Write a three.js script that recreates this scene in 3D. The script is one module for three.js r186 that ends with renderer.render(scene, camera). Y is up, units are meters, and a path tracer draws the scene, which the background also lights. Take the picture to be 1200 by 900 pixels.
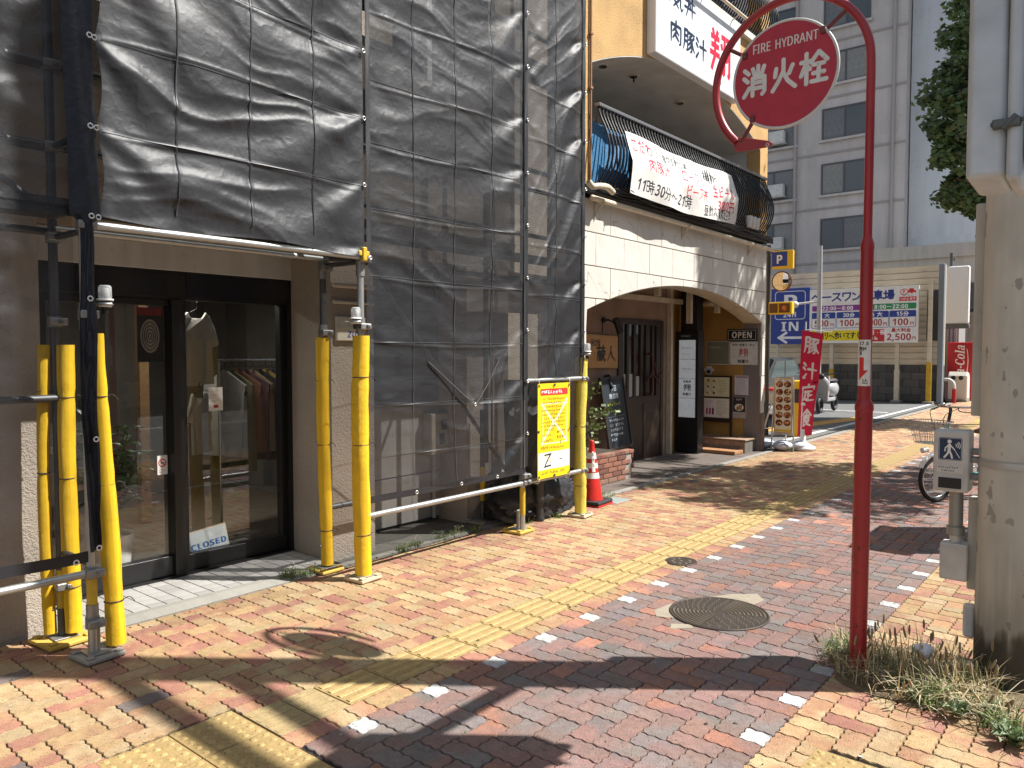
import * as THREE from 'three';
import { mergeGeometries } from 'three/addons/utils/BufferGeometryUtils.js';
import { RectAreaLightUniformsLib } from 'three/addons/lights/RectAreaLightUniformsLib.js';
import { RoundedBoxGeometry } from 'three/addons/geometries/RoundedBoxGeometry.js';

// ---------------------------------------------------------------- camera, sky, sun, exposure
// x runs along the shop fronts (down the street), z towards the road, y up; the camera stands above the origin.
class SimplexFbm {                                                   // smooth value noise for the clouds
  constructor(s) { this.s = s; }
  h(x, y) { let h = Math.imul(x, 374761393) + Math.imul(y, 668265263) + this.s * 974634; h = Math.imul(h ^ (h >>> 13), 1274126177); return ((h ^ (h >>> 16)) >>> 0) / 4294967296; }
  v(x, y) { const a = Math.floor(x), b = Math.floor(y), f = (t) => t * t * (3 - 2 * t), u = f(x - a), w = f(y - b), p = this.h(a, b), q = this.h(a + 1, b), r = this.h(a, b + 1), t = this.h(a + 1, b + 1); return p + (q - p) * u + (r - p) * w + (p - q - r + t) * u * w; }
  at(x, y) { let v = 0, a = 0.5; for (let o = 0; o < 5; o++) { v += a * this.v(x, y); x = x * 2.03 + 7; y = y * 2.03 + 3; a *= 0.5; } return v / 0.97; }
}
const scene = new THREE.Scene();
const camera = new THREE.PerspectiveCamera(53.13, 4 / 3, 0.05, 600);
camera.position.set(0, 1.667, 0);
camera.lookAt(0.770, 1.667 - 0.0433, -0.637);
const SUN = new THREE.Vector3(0.612, 0, 0.791).normalize().multiplyScalar(Math.cos(0.902)).setY(Math.sin(0.902));
{                                                                    // a hazy summer sky with thin cloud, brighter towards the sun and the horizon
  const W = 512, H = 256, d = new Float32Array(W * H * 4), n = new SimplexFbm(11);
  for (let r = 0; r < H; r++) for (let c = 0; c < W; c++) {
    const up = ((r + 0.5) / H - 0.5) * Math.PI, az = ((c + 0.5) / W - 0.5) * 2 * Math.PI, y = Math.sin(up), x = Math.cos(az) * Math.cos(up), z = Math.sin(az) * Math.cos(up);
    const k = Math.pow(Math.max(0, y), 0.45), s = Math.max(0, x * SUN.x + y * SUN.y + z * SUN.z), o = (r * W + c) * 4;
    const q = 1 / (0.25 + Math.max(0, y)), cl = y > 0 ? THREE.MathUtils.smoothstep(n.at(x * q * 1.5, z * q * 1.5), 0.48, 0.78) * 0.65 * Math.min(1, y * 5) : 0;
    for (let i = 0; i < 3; i++) {
      const air = [0.36, 0.385, 0.41][i] * (1 - k) + [0.105, 0.145, 0.215][i] * k + [0.2, 0.19, 0.17][i] * Math.pow(s, 12);
      d[o + i] = y > 0 ? air + ([0.52, 0.52, 0.53][i] - air) * cl : [0.20, 0.19, 0.18][i];
    }
    d[o + 3] = 1;
  }
  const t = new THREE.DataTexture(d, W, H, THREE.RGBAFormat, THREE.FloatType);
  t.mapping = THREE.EquirectangularReflectionMapping; t.magFilter = THREE.LinearFilter; t.needsUpdate = true;
  scene.background = t; scene.environment = t;
}
const sun = new THREE.DirectionalLight(new THREE.Color(1, 0.968, 0.915), 4.3);
sun.position.copy(SUN).multiplyScalar(60).add(new THREE.Vector3(8, 0, -3));
sun.target.position.set(8, 0, -3);
sun.castShadow = true;
sun.shadow.mapSize.set(4096, 4096);
Object.assign(sun.shadow.camera, { left: -30, right: 30, top: 30, bottom: -30, near: 1, far: 160 });
scene.add(sun, sun.target);
const renderer = new THREE.WebGLRenderer({ antialias: true });
renderer.setSize(1024, 768);
renderer.shadowMap.enabled = true;
renderer.toneMapping = THREE.LinearToneMapping;
renderer.toneMappingExposure = 2.25;

// ---------------------------------------------------------------- helpers
let seed = 7;
const rnd = () => { seed = (seed + 0x6d2b79f5) | 0; let t = Math.imul(seed ^ (seed >>> 15), 1 | seed); t = (t + Math.imul(t ^ (t >>> 7), 61 | t)) ^ t; return ((t ^ (t >>> 14)) >>> 0) / 4294967296; };
const rr = (a, b) => a + (b - a) * rnd();
const V = (x, y, z) => new THREE.Vector3(x, y, z);
const hash = (x, y, s) => { let h = Math.imul(x, 374761393) + Math.imul(y, 668265263) + Math.imul(s, 974634563); h = Math.imul(h ^ (h >>> 13), 1274126177); return ((h ^ (h >>> 16)) >>> 0) / 4294967296; };
const sm = (t) => t * t * (3 - 2 * t);
function vnoise(x, y, s = 0, per = 1e6) {
  const xi = Math.floor(x), yi = Math.floor(y), fx = sm(x - xi), fy = sm(y - yi), w = (a) => ((a % per) + per) % per;
  const a = hash(w(xi), w(yi), s), b = hash(w(xi + 1), w(yi), s), c = hash(w(xi), w(yi + 1), s), d = hash(w(xi + 1), w(yi + 1), s);
  return a + (b - a) * fx + (c - a) * fy + (a - b - c + d) * fx * fy;
}
function fbm(x, y, oct = 4, s = 0, per = 1e6) {
  let v = 0, a = 0.5, n = 0;
  for (let o = 0; o < oct; o++) { v += a * vnoise(x, y, s + o * 17, per); n += a; x *= 2; y *= 2; per *= 2; a *= 0.5; }
  return v / n;
}
function grayTex(size, fn) {                                       // a tileable grey map, fn(u, v) in 0..1
  const d = new Uint8Array(size * size * 4);
  for (let y = 0; y < size; y++) for (let x = 0; x < size; x++) {
    const r = fn(x / size, y / size), o = (y * size + x) * 4, c = Array.isArray(r) ? r : [r, r, r];
    for (let k = 0; k < 3; k++) d[o + k] = Math.max(0, Math.min(255, c[k] * 255));
    d[o + 3] = 255;
  }
  const t = new THREE.DataTexture(d, size, size);
  t.wrapS = t.wrapT = THREE.RepeatWrapping; t.magFilter = THREE.LinearFilter; t.minFilter = THREE.LinearMipmapLinearFilter; t.generateMipmaps = true; t.needsUpdate = true;
  return t;
}
const T = {
  grain: grayTex(256, (u, v) => 0.72 + 0.28 * fbm(u * 64, v * 64, 2, 3, 64)),
  speckle: grayTex(512, (u, v) => { const n = vnoise(u * 128, v * 128, 5, 128), n2 = vnoise(u * 70, v * 70, 6, 70), m = fbm(u * 12, v * 12, 3, 9, 12); return 0.50 + 0.30 * m + 0.24 * n + (n2 > 0.85 ? 0.2 : n2 < 0.15 ? -0.25 : 0) + (n > 0.9 ? 0.15 : 0); }),
  vein: grayTex(512, (u, v) => { const a = fbm(u * 4 + v * 2, v * 3, 3, 81, 1e6), w = Math.abs(2 * fbm((u * 2 + v * 1.0) * 3, v * 2.2, 3, 85, 1e6) - 1); return 0.78 + 0.22 * a - (w < 0.022 ? 0.5 * (1 - w / 0.022) : 0); }),
  blotch: grayTex(256, (u, v) => 0.62 + 0.42 * fbm(u * 5, v * 5, 5, 21, 5)),
  stucco: grayTex(512, (u, v) => 0.5 * fbm(u * 40, v * 40, 3, 31, 40) + 0.5 * fbm(u * 90, v * 90, 2, 33, 90)),
  concrete: grayTex(512, (u, v) => { const s = fbm(u * 3, v * 3, 5, 41, 3), st = fbm(u * 24, v * 2, 3, 47, 24); return 0.6 + 0.25 * s + 0.2 * st - (vnoise(u * 90, v * 90, 43, 90) > 0.93 ? 0.2 : 0); }),
  crinkle: grayTex(512, (u, v) => { let h = 0; for (let o = 0; o < 3; o++) { const p = 5 * 2 ** o; h += (1 - Math.abs(2 * fbm(u * p + 0, v * p, 2, 51 + o, p) - 1)) * 0.55 ** o; } return h / 2; }),
  brushed: grayTex(256, (u, v) => 0.6 + 0.4 * fbm(u * 4, v * 64, 3, 61, 64)),
  asphalt: grayTex(512, (u, v) => 0.5 + 0.35 * vnoise(u * 170, v * 170, 71, 170) + 0.3 * fbm(u * 6, v * 6, 3, 73, 6)),
};
const useTex = (t, size, srgb) => { const c = t.clone(); const s = Array.isArray(size) ? size : [size, size]; c.repeat.set(1 / s[0], 1 / s[1]); c.wrapS = c.wrapT = THREE.RepeatWrapping; c.needsUpdate = true; return c; };
function M(color, o = {}) {                                         // o: r roughness, m metalness, map [name, metres], bump [name, metres, height]
  const p = { color: new THREE.Color().setRGB(...color), roughness: o.r ?? 0.7, metalness: o.m ?? 0 };
  if (o.map) p.map = useTex(T[o.map[0]], o.map[1]);
  if (o.bump) { p.bumpMap = useTex(T[o.bump[0]], o.bump[1]); p.bumpScale = o.bump[2]; }
  if (o.rmap) { p.roughnessMap = useTex(T[o.rmap[0]], o.rmap[1]); }
  if (o.op !== undefined) { p.opacity = o.op; p.transparent = true; }
  if (o.vc) p.vertexColors = true;
  const phys = o.coat || o.trans || o.sheen;
  if (o.coat) { p.clearcoat = o.coat; p.clearcoatRoughness = o.coatR ?? 0.1; }
  if (o.trans) { p.transmission = o.trans; p.thickness = 0; if (o.ior) p.ior = o.ior; }
  if (o.emi) { p.emissive = new THREE.Color().setRGB(...o.emi); }
  p.side = THREE.DoubleSide;
  return phys ? new THREE.MeshPhysicalMaterial(p) : new THREE.MeshStandardMaterial(p);
}
function boxUV(g) {                                                 // uv in metres from the main direction of each normal
  const p = g.attributes.position, n = g.attributes.normal, uv = new Float32Array(p.count * 2);
  for (let i = 0; i < p.count; i++) {
    const ax = Math.abs(n.getX(i)), ay = Math.abs(n.getY(i)), az = Math.abs(n.getZ(i));
    if (ay >= ax && ay >= az) { uv[2 * i] = p.getX(i); uv[2 * i + 1] = p.getZ(i); }
    else if (ax >= az) { uv[2 * i] = p.getZ(i); uv[2 * i + 1] = p.getY(i); }
    else { uv[2 * i] = p.getX(i); uv[2 * i + 1] = p.getY(i); }
  }
  g.setAttribute('uv', new THREE.BufferAttribute(uv, 2));
  return g;
}
function clean(g, keep) {
  let r = g.index ? g.toNonIndexed() : g;
  for (const k of Object.keys(r.attributes)) if (!['position', 'normal', 'uv', 'color'].includes(k)) r.deleteAttribute(k);
  if (!r.attributes.normal) r.computeVertexNormals();
  if (!keep && !g.userData.keep) boxUV(r);
  return r;
}
const merge = (list) => { const a = [list].flat(9).map((g) => clean(g)); return a.length === 1 ? a[0] : mergeGeometries(a); };
const B = (x0, x1, y0, y1, z0, z1) => new THREE.BoxGeometry(Math.abs(x1 - x0), Math.abs(y1 - y0), Math.abs(z1 - z0)).translate((x0 + x1) / 2, (y0 + y1) / 2, (z0 + z1) / 2);
const RB = (x0, x1, y0, y1, z0, z1, r = 0.008, s = 2) => new RoundedBoxGeometry(Math.abs(x1 - x0), Math.abs(y1 - y0), Math.abs(z1 - z0), s, r).translate((x0 + x1) / 2, (y0 + y1) / 2, (z0 + z1) / 2);
function rod(a, b, r, seg = 12, r2 = r) {
  const A = V(...a), Bv = V(...b), d = Bv.clone().sub(A), L = d.length();
  const g = new THREE.CylinderGeometry(r2, r, L, seg, 1);
  g.applyQuaternion(new THREE.Quaternion().setFromUnitVectors(V(0, 1, 0), d.normalize()));
  return g.translate((A.x + Bv.x) / 2, (A.y + Bv.y) / 2, (A.z + Bv.z) / 2);
}
const wire = (pts, r, n = 24, rs = 6, closed = false) => new THREE.TubeGeometry(new THREE.CatmullRomCurve3(pts.map((p) => V(...p)), closed, 'catmullrom', 0.5), n, r, rs, closed);
const ring = (x, y, z, R, r, axis = 'y', n = 20, m = 6) => { const g = new THREE.TorusGeometry(R, r, m, n); if (axis === 'y') g.rotateX(Math.PI / 2); if (axis === 'x') g.rotateY(Math.PI / 2); return g.translate(x, y, z); };
const ball = (x, y, z, r, sx = 1, sy = 1, sz = 1, n = 12) => new THREE.SphereGeometry(r, n, Math.round(n * 0.7)).scale(sx, sy, sz).translate(x, y, z);
const lathe = (pts, x, y, z, n = 20) => new THREE.LatheGeometry(pts.map((p) => new THREE.Vector2(p[0], p[1])), n).translate(x, y, z);
function prism(pts, z0, z1, bevel = 0) {                            // outline in x, y pushed from z0 to z1
  const s = new THREE.Shape(pts.map((p) => new THREE.Vector2(p[0], p[1])));
  const d = Math.abs(z1 - z0);
  return new THREE.ExtrudeGeometry(s, { depth: d - 2 * bevel, bevelEnabled: bevel > 0, bevelSize: bevel, bevelThickness: bevel, bevelOffset: -bevel, bevelSegments: 1, curveSegments: 8 }).translate(0, 0, Math.min(z0, z1) + bevel);
}
const prismX = (pts, x0, x1, bevel = 0) => prism(pts.map((p) => [-p[0], p[1]]), x0, x1, bevel).rotateY(Math.PI / 2);   // outline in z, y pushed along x
const face = (w, h, x, y, z, turn = 0, tilt = 0) => { const g = new THREE.PlaneGeometry(w, h); g.rotateX(tilt); g.rotateY(turn); g.translate(x, y, z); g.userData.keep = true; return g; };
const TOCAM = -Math.PI / 2;                                         // turn of a face that looks back up the street

const usedNames = {}, bases = new WeakMap();
const num = (n) => { usedNames[n] = (usedNames[n] || 0) + 1; return usedNames[n] === 1 ? n : n + '_' + String(usedNames[n] - 1).padStart(3, '0'); };
function thing(name, label, category, base = [0, 0, 0], group, kind) {
  const o = new THREE.Group(); o.name = num(name); o.position.set(...base); o.userData = { label, category };
  if (group) o.userData.group = group;
  if (kind) o.userData.kind = kind;
  scene.add(o); bases.set(o, base); return o;
}
function part(parent, name, geo, m, label, kind) {
  const g = merge([geo]), b = bases.get(parent); g.translate(-b[0], -b[1], -b[2]);
  const o = new THREE.Mesh(g, m); o.name = name; o.castShadow = o.receiveShadow = true;
  if (label) o.userData.label = label;
  if (kind) o.userData.kind = kind;
  parent.add(o); bases.set(o, b); return o;
}
function copy(src, name, base, label, turn) {
  const r = src.clone(); r.name = num(name); r.position.set(...base); if (turn !== undefined) r.rotation.y = turn;
  r.userData = { ...src.userData, label }; scene.add(r); bases.set(r, base); return r;
}
// ---------------------------------------------------------------- lettering: each character as pen strokes on a 100 x 100 square
const K = {
  消: '1015 2527;0838 2250;0892 2868;6008 6038;4014 4834;8212 7432;4042 4092;4042 8442 8484 7692;4056 8456;4072 8472',
  火: '4808 4840 3068 1092;2230 1852;8028 6850;5048 6470 9090',
  栓: '0630 4030;2408 2492;2236 0668;2844 3652;6608 4034;6608 9434;4842 8442;6642 6688;4866 8466;4288 9288',
  本: '1028 9028;5008 5092;4830 2860 0878;5230 7260 9278;3470 6670',
  気: '3008 1032;2622 8422;2834 7434;1448 7248 7272 8290 9478;2058 5886;5656 1888',
  丼: '1028 9028;0656 9456;3610 3450 1890;6610 6690;4638 5448',
  肉: '1424 1492;1424 8624 8684 7690;5008 5024;5028 2650;4840 7254;5050 2676;4862 7278',
  豚: '1412 1460 0690;1412 3812 3886 3090;1434 3834;1456 3856;4616 9416;7216 5640 4446;5632 7450 7286 6290;6648 4466;7062 4486;8828 7242;7240 8268 9684',
  汁: '1015 2527;0838 2250;0892 2868;3842 9442;6610 6692',
  翔: '1410 2022;3810 3222;0626 4626;0842 4442;0258 4858;2626 2660 1092;5416 7016 7084 6290;5430 6042;5460 6850;7616 9416 9484 8690;7830 8442;7660 9050',
  蔵: '0818 9218;3006 3028;7006 7028;1638 9438;1638 1660 0692;2850 2884;2850 5650;2860 5660 5672 2872;2884 5884;4250 4260;4272 4284;6232 6860 8490 9482;8648 5888;7834 8640',
  人: '4810 4244 1090;4636 6066 9290',
  居: '1814 8214 8234;1834 8234;1814 1850 0690;2848 9448;6034 6064;3464 8464 8490;3464 3490 8490',
  酒: '1015 2525;0638 2048;0690 2266;3416 9616;5416 5440;7416 7440;3636 3692;3636 9436 9492;3690 9490;3668 9468',
  屋: '1814 8214 8232;1832 8232;1814 1850 0690;2844 9444;5044 3860 8460;7452 8464;6060 6090;3674 8674;2690 9690',
  手: '7810 2020;1438 8438;0660 9460;5018 5088 3684',
  作: '2810 0650;1834 1892;4410 3240;4026 9426;6026 6092;6046 9046;6066 9066',
  り: '2812 2650 3450;7012 7250 6476 4492',
  定: '5006 5018;1018 1034;1018 9018 9032;2442 7642;5042 5084;5062 8062;3054 2474 0890;2478 5088 9688',
  食: '5006 0638;5006 9438;5022 5034;3038 7238 7260 3060;3049 7249;3038 3090 5080;7266 5274;4464 6482 9290',
  駐: '1010 1060;1010 4210;1026 4026;1042 4042;2810 2858;1058 4658 4488 3690;0872 0690;1870 2080;2870 3078;3668 4074;7006 7816;5426 9626;7426 7488;5656 9456;5088 9888',
  車: '1818 8218;5006 5094;2432 7632 7662 2462 2432;2447 7647;0678 9478',
  場: '0636 3636;2212 2280;0486 3874;5010 8610 8638 5038 5010;5024 8624;4250 9650;5450 4070;5260 9060 8684 7690;6660 5084;7860 6290',
  最: '2808 7208 7234 2834 2808;2821 7221;0644 9444;1844 1880;4244 4292;1856 4256;1868 4268;0484 4878;5254 8854 7274 4892;5658 7478 9690',
  大: '0634 9434;5008 4844 3070 0892;5040 6870 9490',
  円: '1214 1292;1214 8814 8884 7890;5014 5048;1248 8848',
  分: '3808 2634 0650;6208 7634 9650;2248 7648 7284 6090;4648 3876 1492',
  時: '0814 3614 3676 0876 0814;0844 3644;4420 9420;6806 6838;4038 9638;4256 9656;7844 7886 6690;5264 6078',
  日: '2412 2490;2412 7612 7690;2450 7650;2488 7688',
  祝: '2206 3014;0824 4024 0862;2446 2492;2846 4058;5012 8812 8844 5044 5012;6044 5874 4092;7644 7680 8690 9480',
  通: '1010 2222;0638 2438 2070 0486;1676 4090 9690;4012 8612 6626;5016 6428;4430 4478;4430 8830 8874 8278;4446 8846;4460 8860;6630 6678',
  歩: '3014 3036;5006 5036;5020 8020;0638 9438;5038 5068 4068;2850 1468;7248 8662;8870 5488 1894',
  町: '0816 4616 4676 0876 0816;2716 2776;0846 4646;5020 9620;7620 7688 6086',
  料: '0822 1638;4218 3234;0444 4644;2606 2694;2446 0476;2850 4468;6014 7024;5638 6848;5066 9656;8406 8494',
  金: '5004 0640;5004 9440;2838 7238;1656 8456;5038 5088;2464 3078;7662 6878;0888 9288',
  昼: '2010 8010 8032;2032 8032;2010 2040 0664;6030 7446 9660;3048 7048 7080 3080 3048;3064 7064;1092 9092',
  飲: '2804 0434;2804 5034;2820 2830;1432 4232 4256 1456;1444 4244;1432 1488 3480;3462 4690;6606 5440;6224 9424 8638;7430 7260 5292;7450 8074 9892',
  歓: '0818 4418;2608 1440;2236 2292;2238 4638;2254 4454;2270 4470;2288 4888;3428 3488;6606 5440;6224 9424 8638;7430 7260 5292;7450 8074 9892',
  迎: '1010 2222;0638 2438 2070 0486;1676 4090 9690;6010 4220 4462 5856;6620 6676;6620 9020 9056 8058',
  生: '2810 1040;2230 8630;5006 5088;1858 8258;0688 9488',
  込: '1010 2222;0638 2438 2070 0486;1676 4090 9690;5010 6420 4466;6426 7650 9466',
  多: '4806 1840;2416 7016 3052;3426 5034;5846 2884;3454 8454 2496;4666 6076',
  先: '2810 1440;2426 8426;5006 5052;0652 9452;3652 3274 0892;6052 6084 7490 9288 9276',
  工: '1820 8220;5020 5084;0684 9484',
  事: '0616 9416;5004 5090 4084;2426 7626 7640 2440 2426;1850 8250 8276;0663 9663;1876 8276',
  こ: '~2222 7620 6230;1870 3488 8486', だ: '~0828 5628;3410 1888;4846 8444;4668 5086 9084;7414 8026;8410 9020',
  わ: '~2610 2690;0632 3630 0874;1860 5238 8044 8476 5690', ら: '~4410 6420;2632 2066 5048 8056 7684 3690',
  め: '~2018 3080;6610 4470 1888 1450 4030 8244 8276 6088', ん: '~5010 0890;1276 3650 5054 5486 7488 9460',
  お: '~1028 5828;3410 3486 1072 4850 8660 7688 5884;7218 8834', か: '~0832 5830 5480 4086;3410 1490;7226 9056',
  ー: '1050 9050', タ: '4210 1046;3824 8624 6060 1892;3646 7266', レ: '2612 2684 9050', カ: '1032 8632 8086 6680;4608 4250 1490',
  ツ: '1824 2646;4618 5440;8820 7860 3490', ロ: '1822 1884;1822 8222 8284;1880 8280', ス: '1820 8020 5660 1090;5456 9088',
  ト: '3010 3090;3040 8066', ビ: '2214 2280 8480;7436 2450;7010 7622;8406 9016', フ: '1420 8620 7060 2490', ル: '3014 2660 0888;5414 5486 9250',
  の: '~5024 4066 2080 0858 3024 7024 9054 6086', み: '~1820 5420 1880 0866 3058 9278;7640 7064 4892', へ: '~0660 3232 9480',
  い: '~1822 1464 2880 3266;7826 9064', て: '~1022 8820 5444 5074 7688', す: '~0628 9428;5608 5656 4064 3650 5640 6060 3692',
  ぐ: '~6010 2450 6490;7630 8642;8824 9634', ワ: '1448 1418 8618 7662 3892', ン: '1222 3436;1286 5474 9030', ベ: '0658 3230 9278;6018 7030;7410 8422',
  つ: '~0830 6022 8850 6480 3486', え: '~4008 5818;2034 6834 1090;4262 5888 9088', ま: '~1424 8624;1844 8044;5010 5078 2686 2270 5068 8486',
  キ: '1430 8224;1060 9052;4408 5690', '・': '4848 5252', '〜': '~0856 3040 6660 9244',
};
function glyph(g, c, x, y, s, w, brush, sx = 1) {
  const smooth = K[c][0] === '~', strokes = K[c].replace('~', '').split(';');
  for (const st of strokes) {
    const pts = st.split(' ').map((p) => [x + (+p.slice(0, 2) / 100) * s * sx, y + (+p.slice(2) / 100) * s]);
    if (brush) {                                                    // a brush: wide at the start, thin at the end
      const c3 = new THREE.CatmullRomCurve3(pts.map((p) => V(p[0], p[1], 0)), false, 'catmullrom', smooth ? 0.5 : 0.15), n = Math.max(8, Math.ceil((c3.getLength() / w) * 3));
      for (let i = 0; i <= n; i++) { const t = i / n, p = c3.getPoint(t); g.beginPath(); g.ellipse(p.x, p.y, w * 0.5 * (1.25 - 0.6 * t * t), w * 0.5 * (1.0 - 0.5 * t * t), -0.6, 0, 7); g.fill(); }
      continue;
    }
    g.beginPath(); g.moveTo(...pts[0]);
    if (smooth && pts.length > 2) {
      for (let i = 1; i < pts.length - 1; i++) { const e = i === pts.length - 2 ? pts[i + 1] : [(pts[i][0] + pts[i + 1][0]) / 2, (pts[i][1] + pts[i + 1][1]) / 2]; g.quadraticCurveTo(pts[i][0], pts[i][1], e[0], e[1]); }
    } else for (const p of pts.slice(1)) g.lineTo(...p);
    g.stroke();
  }
}
function write(g, str, x, y, s, o = {}) {                           // o: color, w pen width share, font, gap, vertical, brush, sx
  const w = (o.w ?? 0.1) * s;
  g.strokeStyle = g.fillStyle = o.color ?? '#222'; g.lineWidth = w; g.lineCap = o.cap ?? 'round'; g.lineJoin = 'round'; g.textBaseline = 'alphabetic'; g.textAlign = 'left';
  for (const c of str) {
    let adv;
    if (c === ' ') adv = s * 0.4;
    else if (K[c]) { glyph(g, c, x, y, s, w, o.brush, o.sx ?? 1); adv = s * (o.sx ?? 1); }
    else { g.font = (o.font ?? 'bold ') + Math.round(s * 1.05) + 'px sans-serif'; adv = g.measureText(c).width * (o.sx ?? 1); g.save(); g.translate(x, y + s * 0.86); g.scale(o.sx ?? 1, 1); g.fillText(c, 0, 0); g.restore(); }
    if (o.vertical) y += s * (1 + (o.gap ?? 0.06)); else x += adv + s * (o.gap ?? 0.04);
  }
  return o.vertical ? y : x;
}
function writeC(g, str, cx, y, s, o = {}) {                         // centred line
  let w = 0;
  for (const c of str) { g.font = (o.font ?? 'bold ') + Math.round(s * 1.05) + 'px sans-serif'; w += (c === ' ' ? s * 0.4 : (K[c] ? s : g.measureText(c).width) * (o.sx ?? 1)) + s * (o.gap ?? 0.04); }
  write(g, str, cx - w / 2, y, s, o);
}
function scribble(g, x, y, w, s, color, rows = 1, lh = 1.5, lw = 0.1) {   // lines of print too small to read
  g.strokeStyle = color; g.lineWidth = Math.max(1, s * lw); g.lineCap = 'butt';
  for (let r = 0; r < rows; r++) {
    const end = x + w * (r === rows - 1 && rows > 1 ? 0.6 : rr(0.85, 1));
    for (let q = x; q < end - s; q += s * rr(0.95, 1.1)) {
      if (rnd() < 0.08) continue;
      for (let k = 0; k < 4; k++) { const a = rnd() < 0.55, t = rr(0.1, 0.9) * s; g.beginPath(); if (a) { g.moveTo(q + s * rr(0, 0.25), y + r * s * lh + t); g.lineTo(q + s * rr(0.65, 0.9), y + r * s * lh + t); } else { g.moveTo(q + t * 0.9, y + r * s * lh + s * rr(0, 0.25)); g.lineTo(q + t * 0.9, y + r * s * lh + s * rr(0.7, 1)); } g.stroke(); }
    }
  }
}
function print(w, h, draw, o = {}) {                                // a printed face: canvas of w x h pixels as the colour map
  const c = document.createElement('canvas'); c.width = w; c.height = h; const g = c.getContext('2d');
  draw(g, w, h);
  if (!o.clean) {                                                   // faint wear of the print
    const im = g.getImageData(0, 0, w, h);
    for (let y = 0; y < h; y++) for (let x = 0; x < w; x++) { const k = 0.9 + 0.1 * fbm(x / 60, y / 60, 3, w) + 0.04 * (hash(x, y, 3) - 0.5), q = (y * w + x) * 4; for (let j = 0; j < 3; j++) im.data[q + j] *= k; }
    g.putImageData(im, 0, 0);
  }
  const t = new THREE.CanvasTexture(c); t.colorSpace = THREE.SRGBColorSpace; t.anisotropy = 8;
  const p = { map: t, roughness: o.r ?? 0.55, metalness: 0, side: THREE.DoubleSide };
  if (o.emi) { p.emissive = new THREE.Color(1, 1, 1); p.emissiveMap = t; p.emissiveIntensity = o.emi; }
  return new THREE.MeshStandardMaterial(p);
}
const fill = (g, c, x, y, w, h) => { g.fillStyle = c; g.fillRect(x, y, w, h); };
// ---------------------------------------------------------------- the ground: earth, road, parking lot, paved sidewalk
const structure = (name, label, category = 'ground') => thing(name, label, category, [0, 0, 0], undefined, 'structure');
const mk = {
  cement: M([0.30, 0.285, 0.25], { r: 0.9, map: ['concrete', 1.3], bump: ['stucco', 0.35, 0.004] }),
  darkCement: M([0.16, 0.15, 0.13], { r: 0.95, map: ['concrete', 1.1], bump: ['stucco', 0.3, 0.005] }),
  asphalt: M([0.15, 0.15, 0.148], { r: 0.92, map: ['asphalt', 1.6], bump: ['asphalt', 1.6, 0.005] }),
  mortar: M([0.03, 0.024, 0.018], { r: 1, map: ['grain', 0.3] }),
  paver: M([1, 1, 1], { r: 0.88, vc: true, map: ['speckle', 0.33], bump: ['speckle', 0.33, 0.004] }),
  tactile: M([0.40, 0.275, 0.11], { r: 0.8, map: ['speckle', 0.4], bump: ['speckle', 0.4, 0.0015] }),
  tactileBar: M([0.50, 0.345, 0.135], { r: 0.7, map: ['speckle', 0.35] }),
  tactileOld: M([0.42, 0.31, 0.15], { r: 0.9, map: ['speckle', 0.4], bump: ['speckle', 0.3, 0.002] }),
  white: M([0.72, 0.72, 0.70], { r: 0.7, map: ['blotch', 0.7] }),
};
const earth = structure('ground', 'broad ground around the buildings');
part(earth, 'earth_surface', B(-200, 260, -0.6, -0.25, -220, 200), mk.darkCement);
const road = structure('road', 'grey asphalt road beside the sidewalk', 'road');
part(road, 'asphalt', B(-60, 120, -0.25, -0.13, 0.75, 12.6), mk.asphalt);
part(road, 'centre_line', B(-60, 120, -0.13, -0.126, 6.6, 6.75), mk.white);
part(road, 'kerb', Array.from({ length: 60 }, (_, i) => RB(-20 + i * 1, -20 + i * 1 + 0.99, -0.25, 0.0, 0.55, 0.75, 0.015, 1)), mk.cement);
const lot = structure('parking_lot', 'grey asphalt parking lot beyond the restaurant building', 'parking lot');
part(lot, 'asphalt', B(12.75, 27.4, -0.2, -0.02, -24, -4.86), mk.asphalt);
part(lot, 'kerb', Array.from({ length: 15 }, (_, i) => RB(12.75 + i, 13.735 + i, -0.2, 0.004, -4.86, -4.73, 0.012, 1)), mk.cement);
{
  const orange = M([0.62, 0.33, 0.06], { r: 0.75, map: ['blotch', 0.8] });
  const s = new THREE.Shape([[15.2, -6.6], [20.5, -5.7], [19.9, -5.35], [14.8, -6.2]].map((p) => new THREE.Vector2(...p)));
  part(lot, 'orange_marking', new THREE.ShapeGeometry(s).rotateX(Math.PI / 2).translate(0, -0.0155, 0), orange);
  part(lot, 'white_line', [B(22.5, 22.62, -0.02, -0.0155, -12, -5.4), B(14.0, 27, -0.02, -0.0155, -5.28, -5.18)], mk.white);
}

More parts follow.
